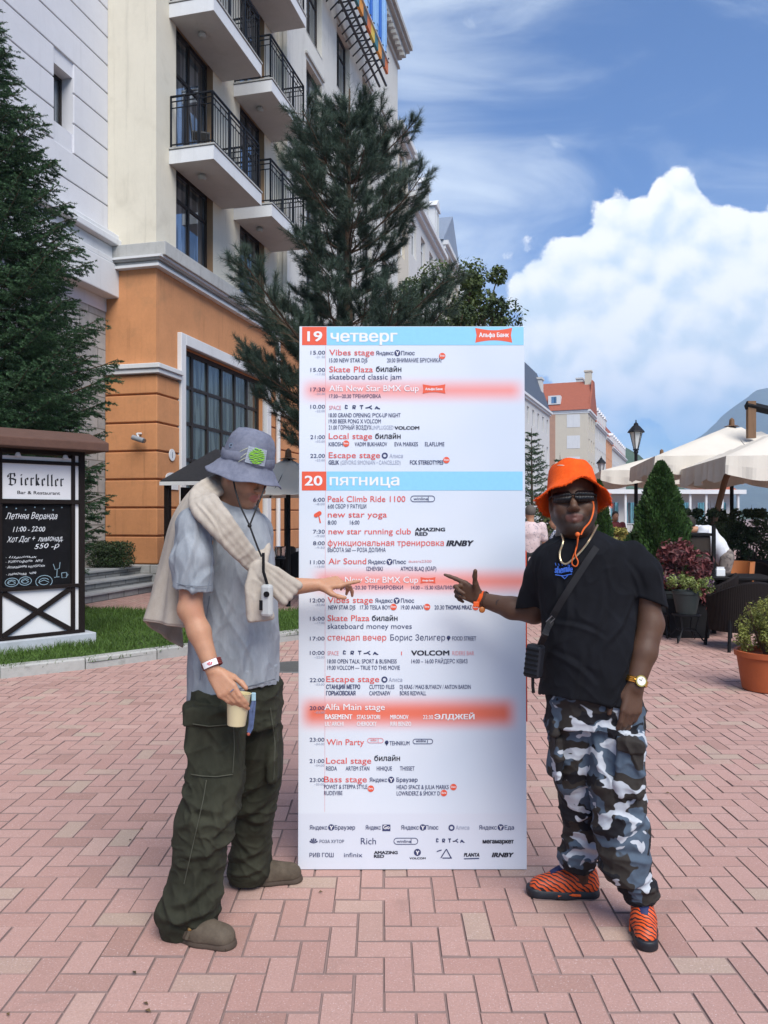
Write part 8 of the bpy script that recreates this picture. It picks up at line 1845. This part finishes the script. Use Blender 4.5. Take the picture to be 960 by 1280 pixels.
# ================================================================== people farther off
def figure(label, base, yaw, shirt, trouser, skin, hair, hgt=1.75, pose='stand', lean=0.0, h=.012, group=None):
    t = thing('person', label, 'person', base, yaw - math.pi / 2, group); s = hgt / 1.75      # local frame: faces +y
    if pose == 'stand':
        hip, kn, an = [(x * .095, 0, .90) for x in (-1, 1)], [(x * .10, .02, .48) for x in (-1, 1)], [(x * .105, -.02, .07) for x in (-1, 1)]; sh = [(x * .19, -.01, 1.40) for x in (-1, 1)]; el = [(x * .25, .0, 1.12) for x in (-1, 1)]; wr = [(x * .24, .10, .88) for x in (-1, 1)]; hc = np.array((0, .02, 1.63)); ch = np.array((0, 0, 1.32)); pe = np.array((0, 0, .93))
    elif pose == 'bend':
        hip, kn, an = [(x * .095, 0, .92) for x in (-1, 1)], [(x * .10, .06, .48) for x in (-1, 1)], [(x * .12, 0, .07) for x in (-1, 1)]; sh = [(x * .19, .36, 1.33) for x in (-1, 1)]; el = [(x * .23, .46, 1.06) for x in (-1, 1)]; wr = [(x * .14, .58, .88) for x in (-1, 1)]; hc = np.array((0, .54, 1.42)); ch = np.array((0, .24, 1.24)); pe = np.array((0, 0, .95))
    else:
        hip, kn, an = [(x * .10, 0, .52) for x in (-1, 1)], [(x * .16, .42, .52) for x in (-1, 1)], [(x * .15, .30, .07) for x in (-1, 1)]; sh = [(x * .19, .18 + lean, .98) for x in (-1, 1)]; el = [(x * .25, .32 + lean, .74) for x in (-1, 1)]; wr = [(x * .12, .50 + lean, .72) for x in (-1, 1)]; hc = np.array((0, .30 + lean, 1.16)); ch = np.array((0, .16 + lean * .8, .90)); pe = np.array((0, 0, .56))
    lo, hi = (-.45, -.35, -.02), (.45, .85, 1.85); f = Field(lo, hi, h); nk = (np.array(sh[0]) + sh[1]) / 2
    f.chain([pe, ch], [.13, .15], .04, squash=((0, 1, 0), .75)); f.cone(nk, hc + [0, -.02, -.08], .065, .055, .03); f.ell(hc, (.078, .10, .12), None, .02); f.ell(hc + [0, .05, -.06], (.055, .055, .06), None, .03); f.cone(hc + [0, .09, .0], hc + [0, .115, -.03], .012, .014, .01)
    for q_ in (0, 1):
        f.cone(hip[q_], kn[q_], .085, .06, .03); f.cone(kn[q_], an[q_], .055, .035, .03); f.cone(an[q_], np.array(an[q_]) + [0, .16, -.03], .04, .032, .02); f.chain([sh[q_], el[q_], wr[q_]], [.055, .045, .032], .02); f.ell(np.array(wr[q_]) + [0, .03, -.05], (.03, .03, .06), None, .015)
    V, F = f.mesh(1); body_obj('body', V * s, F, skin, t, (0, 0, 0))
    f = Field(lo, hi, h); f.chain([pe + [0, 0, -.04], pe * .5 + ch * .5, ch, nk], [.155, .15, .168, .085], .05, squash=((0, 1, 0), .78))
    for q_ in (0, 1): e = np.array(sh[q_]) * .3 + np.array(el[q_]) * .7; f.chain([sh[q_], e], [.075, .068], .03)
    V, F = f.mesh(1); V = wrinkle(V, F, [], 3, ((.010, 7, (1, 1, .5)),), 4); body_obj('shirt', V * s, F, shirt, t, (0, 0, 0))
    f = Field(lo, hi, h); f.ell(pe, (.15, .125, .12), None, .03)
    for q_ in (0, 1): f.cone(hip[q_], kn[q_], .10, .08, .03); f.cone(kn[q_], an[q_], .076, .062, .03)
    f.plane((0, 0, .075), (0, 0, -1)); V, F = f.mesh(1); V = wrinkle(V, F, [], 3, ((.010, 7, (1, 1, .6)),), 6); body_obj('trousers', V * s, F, trouser, t, (0, 0, 0))
    f = Field(lo, hi, h); f.ell(hc + [0, -.015, .03], (.088, .105, .108), None, .01); f.plane(hc + [0, .045, .02], (0, .8, -.6)); V, F = f.mesh(1); body_obj('hair', V * s, F, hair, t, (0, 0, 0)); return t
def pattern_mat(name, c1, c2, sc_, th=.5):
    m = bpy.data.materials.new(name); m.use_nodes = True; t = m.node_tree; t.nodes.clear(); N = NT(t); co = N.n('ShaderNodeTexCoord').outputs['Object']; c = N.mix(N.step(N.noise(co, sc_, 2, .5, 1.2), th, th + .03), c1, c2); b = N.n('ShaderNodeBsdfPrincipled', None, Base_Color=c, Roughness=.85); N.n('ShaderNodeOutputMaterial', None, Surface=b.outputs[0]); return m
M_hairg = mat('greying_hair', (.10, .085, .075), .8, var=.3, scale=60); M_haird = mat('dark_hair', (.018, .013, .010), .7, var=.3, scale=60)
figure('passer by in a pale pink patterned shirt and black trousers, seen from behind', spot(663, 12.6), R(98), pattern_mat('pink_pattern', (.58, .46, .46), (.36, .30, .32), 22, .58), mat('black_trousers', (.01, .01, .012), .8), M_skinA, M_hairg, 1.72)
figure('woman in a blue and white patterned top behind the shoulder of the man in black', spot(697, 11.6), R(170), pattern_mat('blue_pattern', (.55, .58, .64), (.03, .05, .17), 20, .5), mat('dark_blue_skirt', (.02, .03, .08), .8), M_skinA, M_haird, 1.58)
figure('man in a white shirt and grey trousers bending over between the terrace furniture', spot(906, 11.7), R(172), mat('white_shirt', (.60, .62, .66), .8, var=.08), pattern_mat('grey_trousers', (.20, .17, .15), (.10, .085, .08), 9, .5), M_skinA, M_haird, 1.75, 'bend')
figure('distant person in a dark red top among the flower planters', spot(769, 19), R(-90), mat('dark_red_top', (.22, .04, .04), .8), mat('dark_jeans', (.02, .025, .04), .8), M_skinA, M_haird, 1.66)
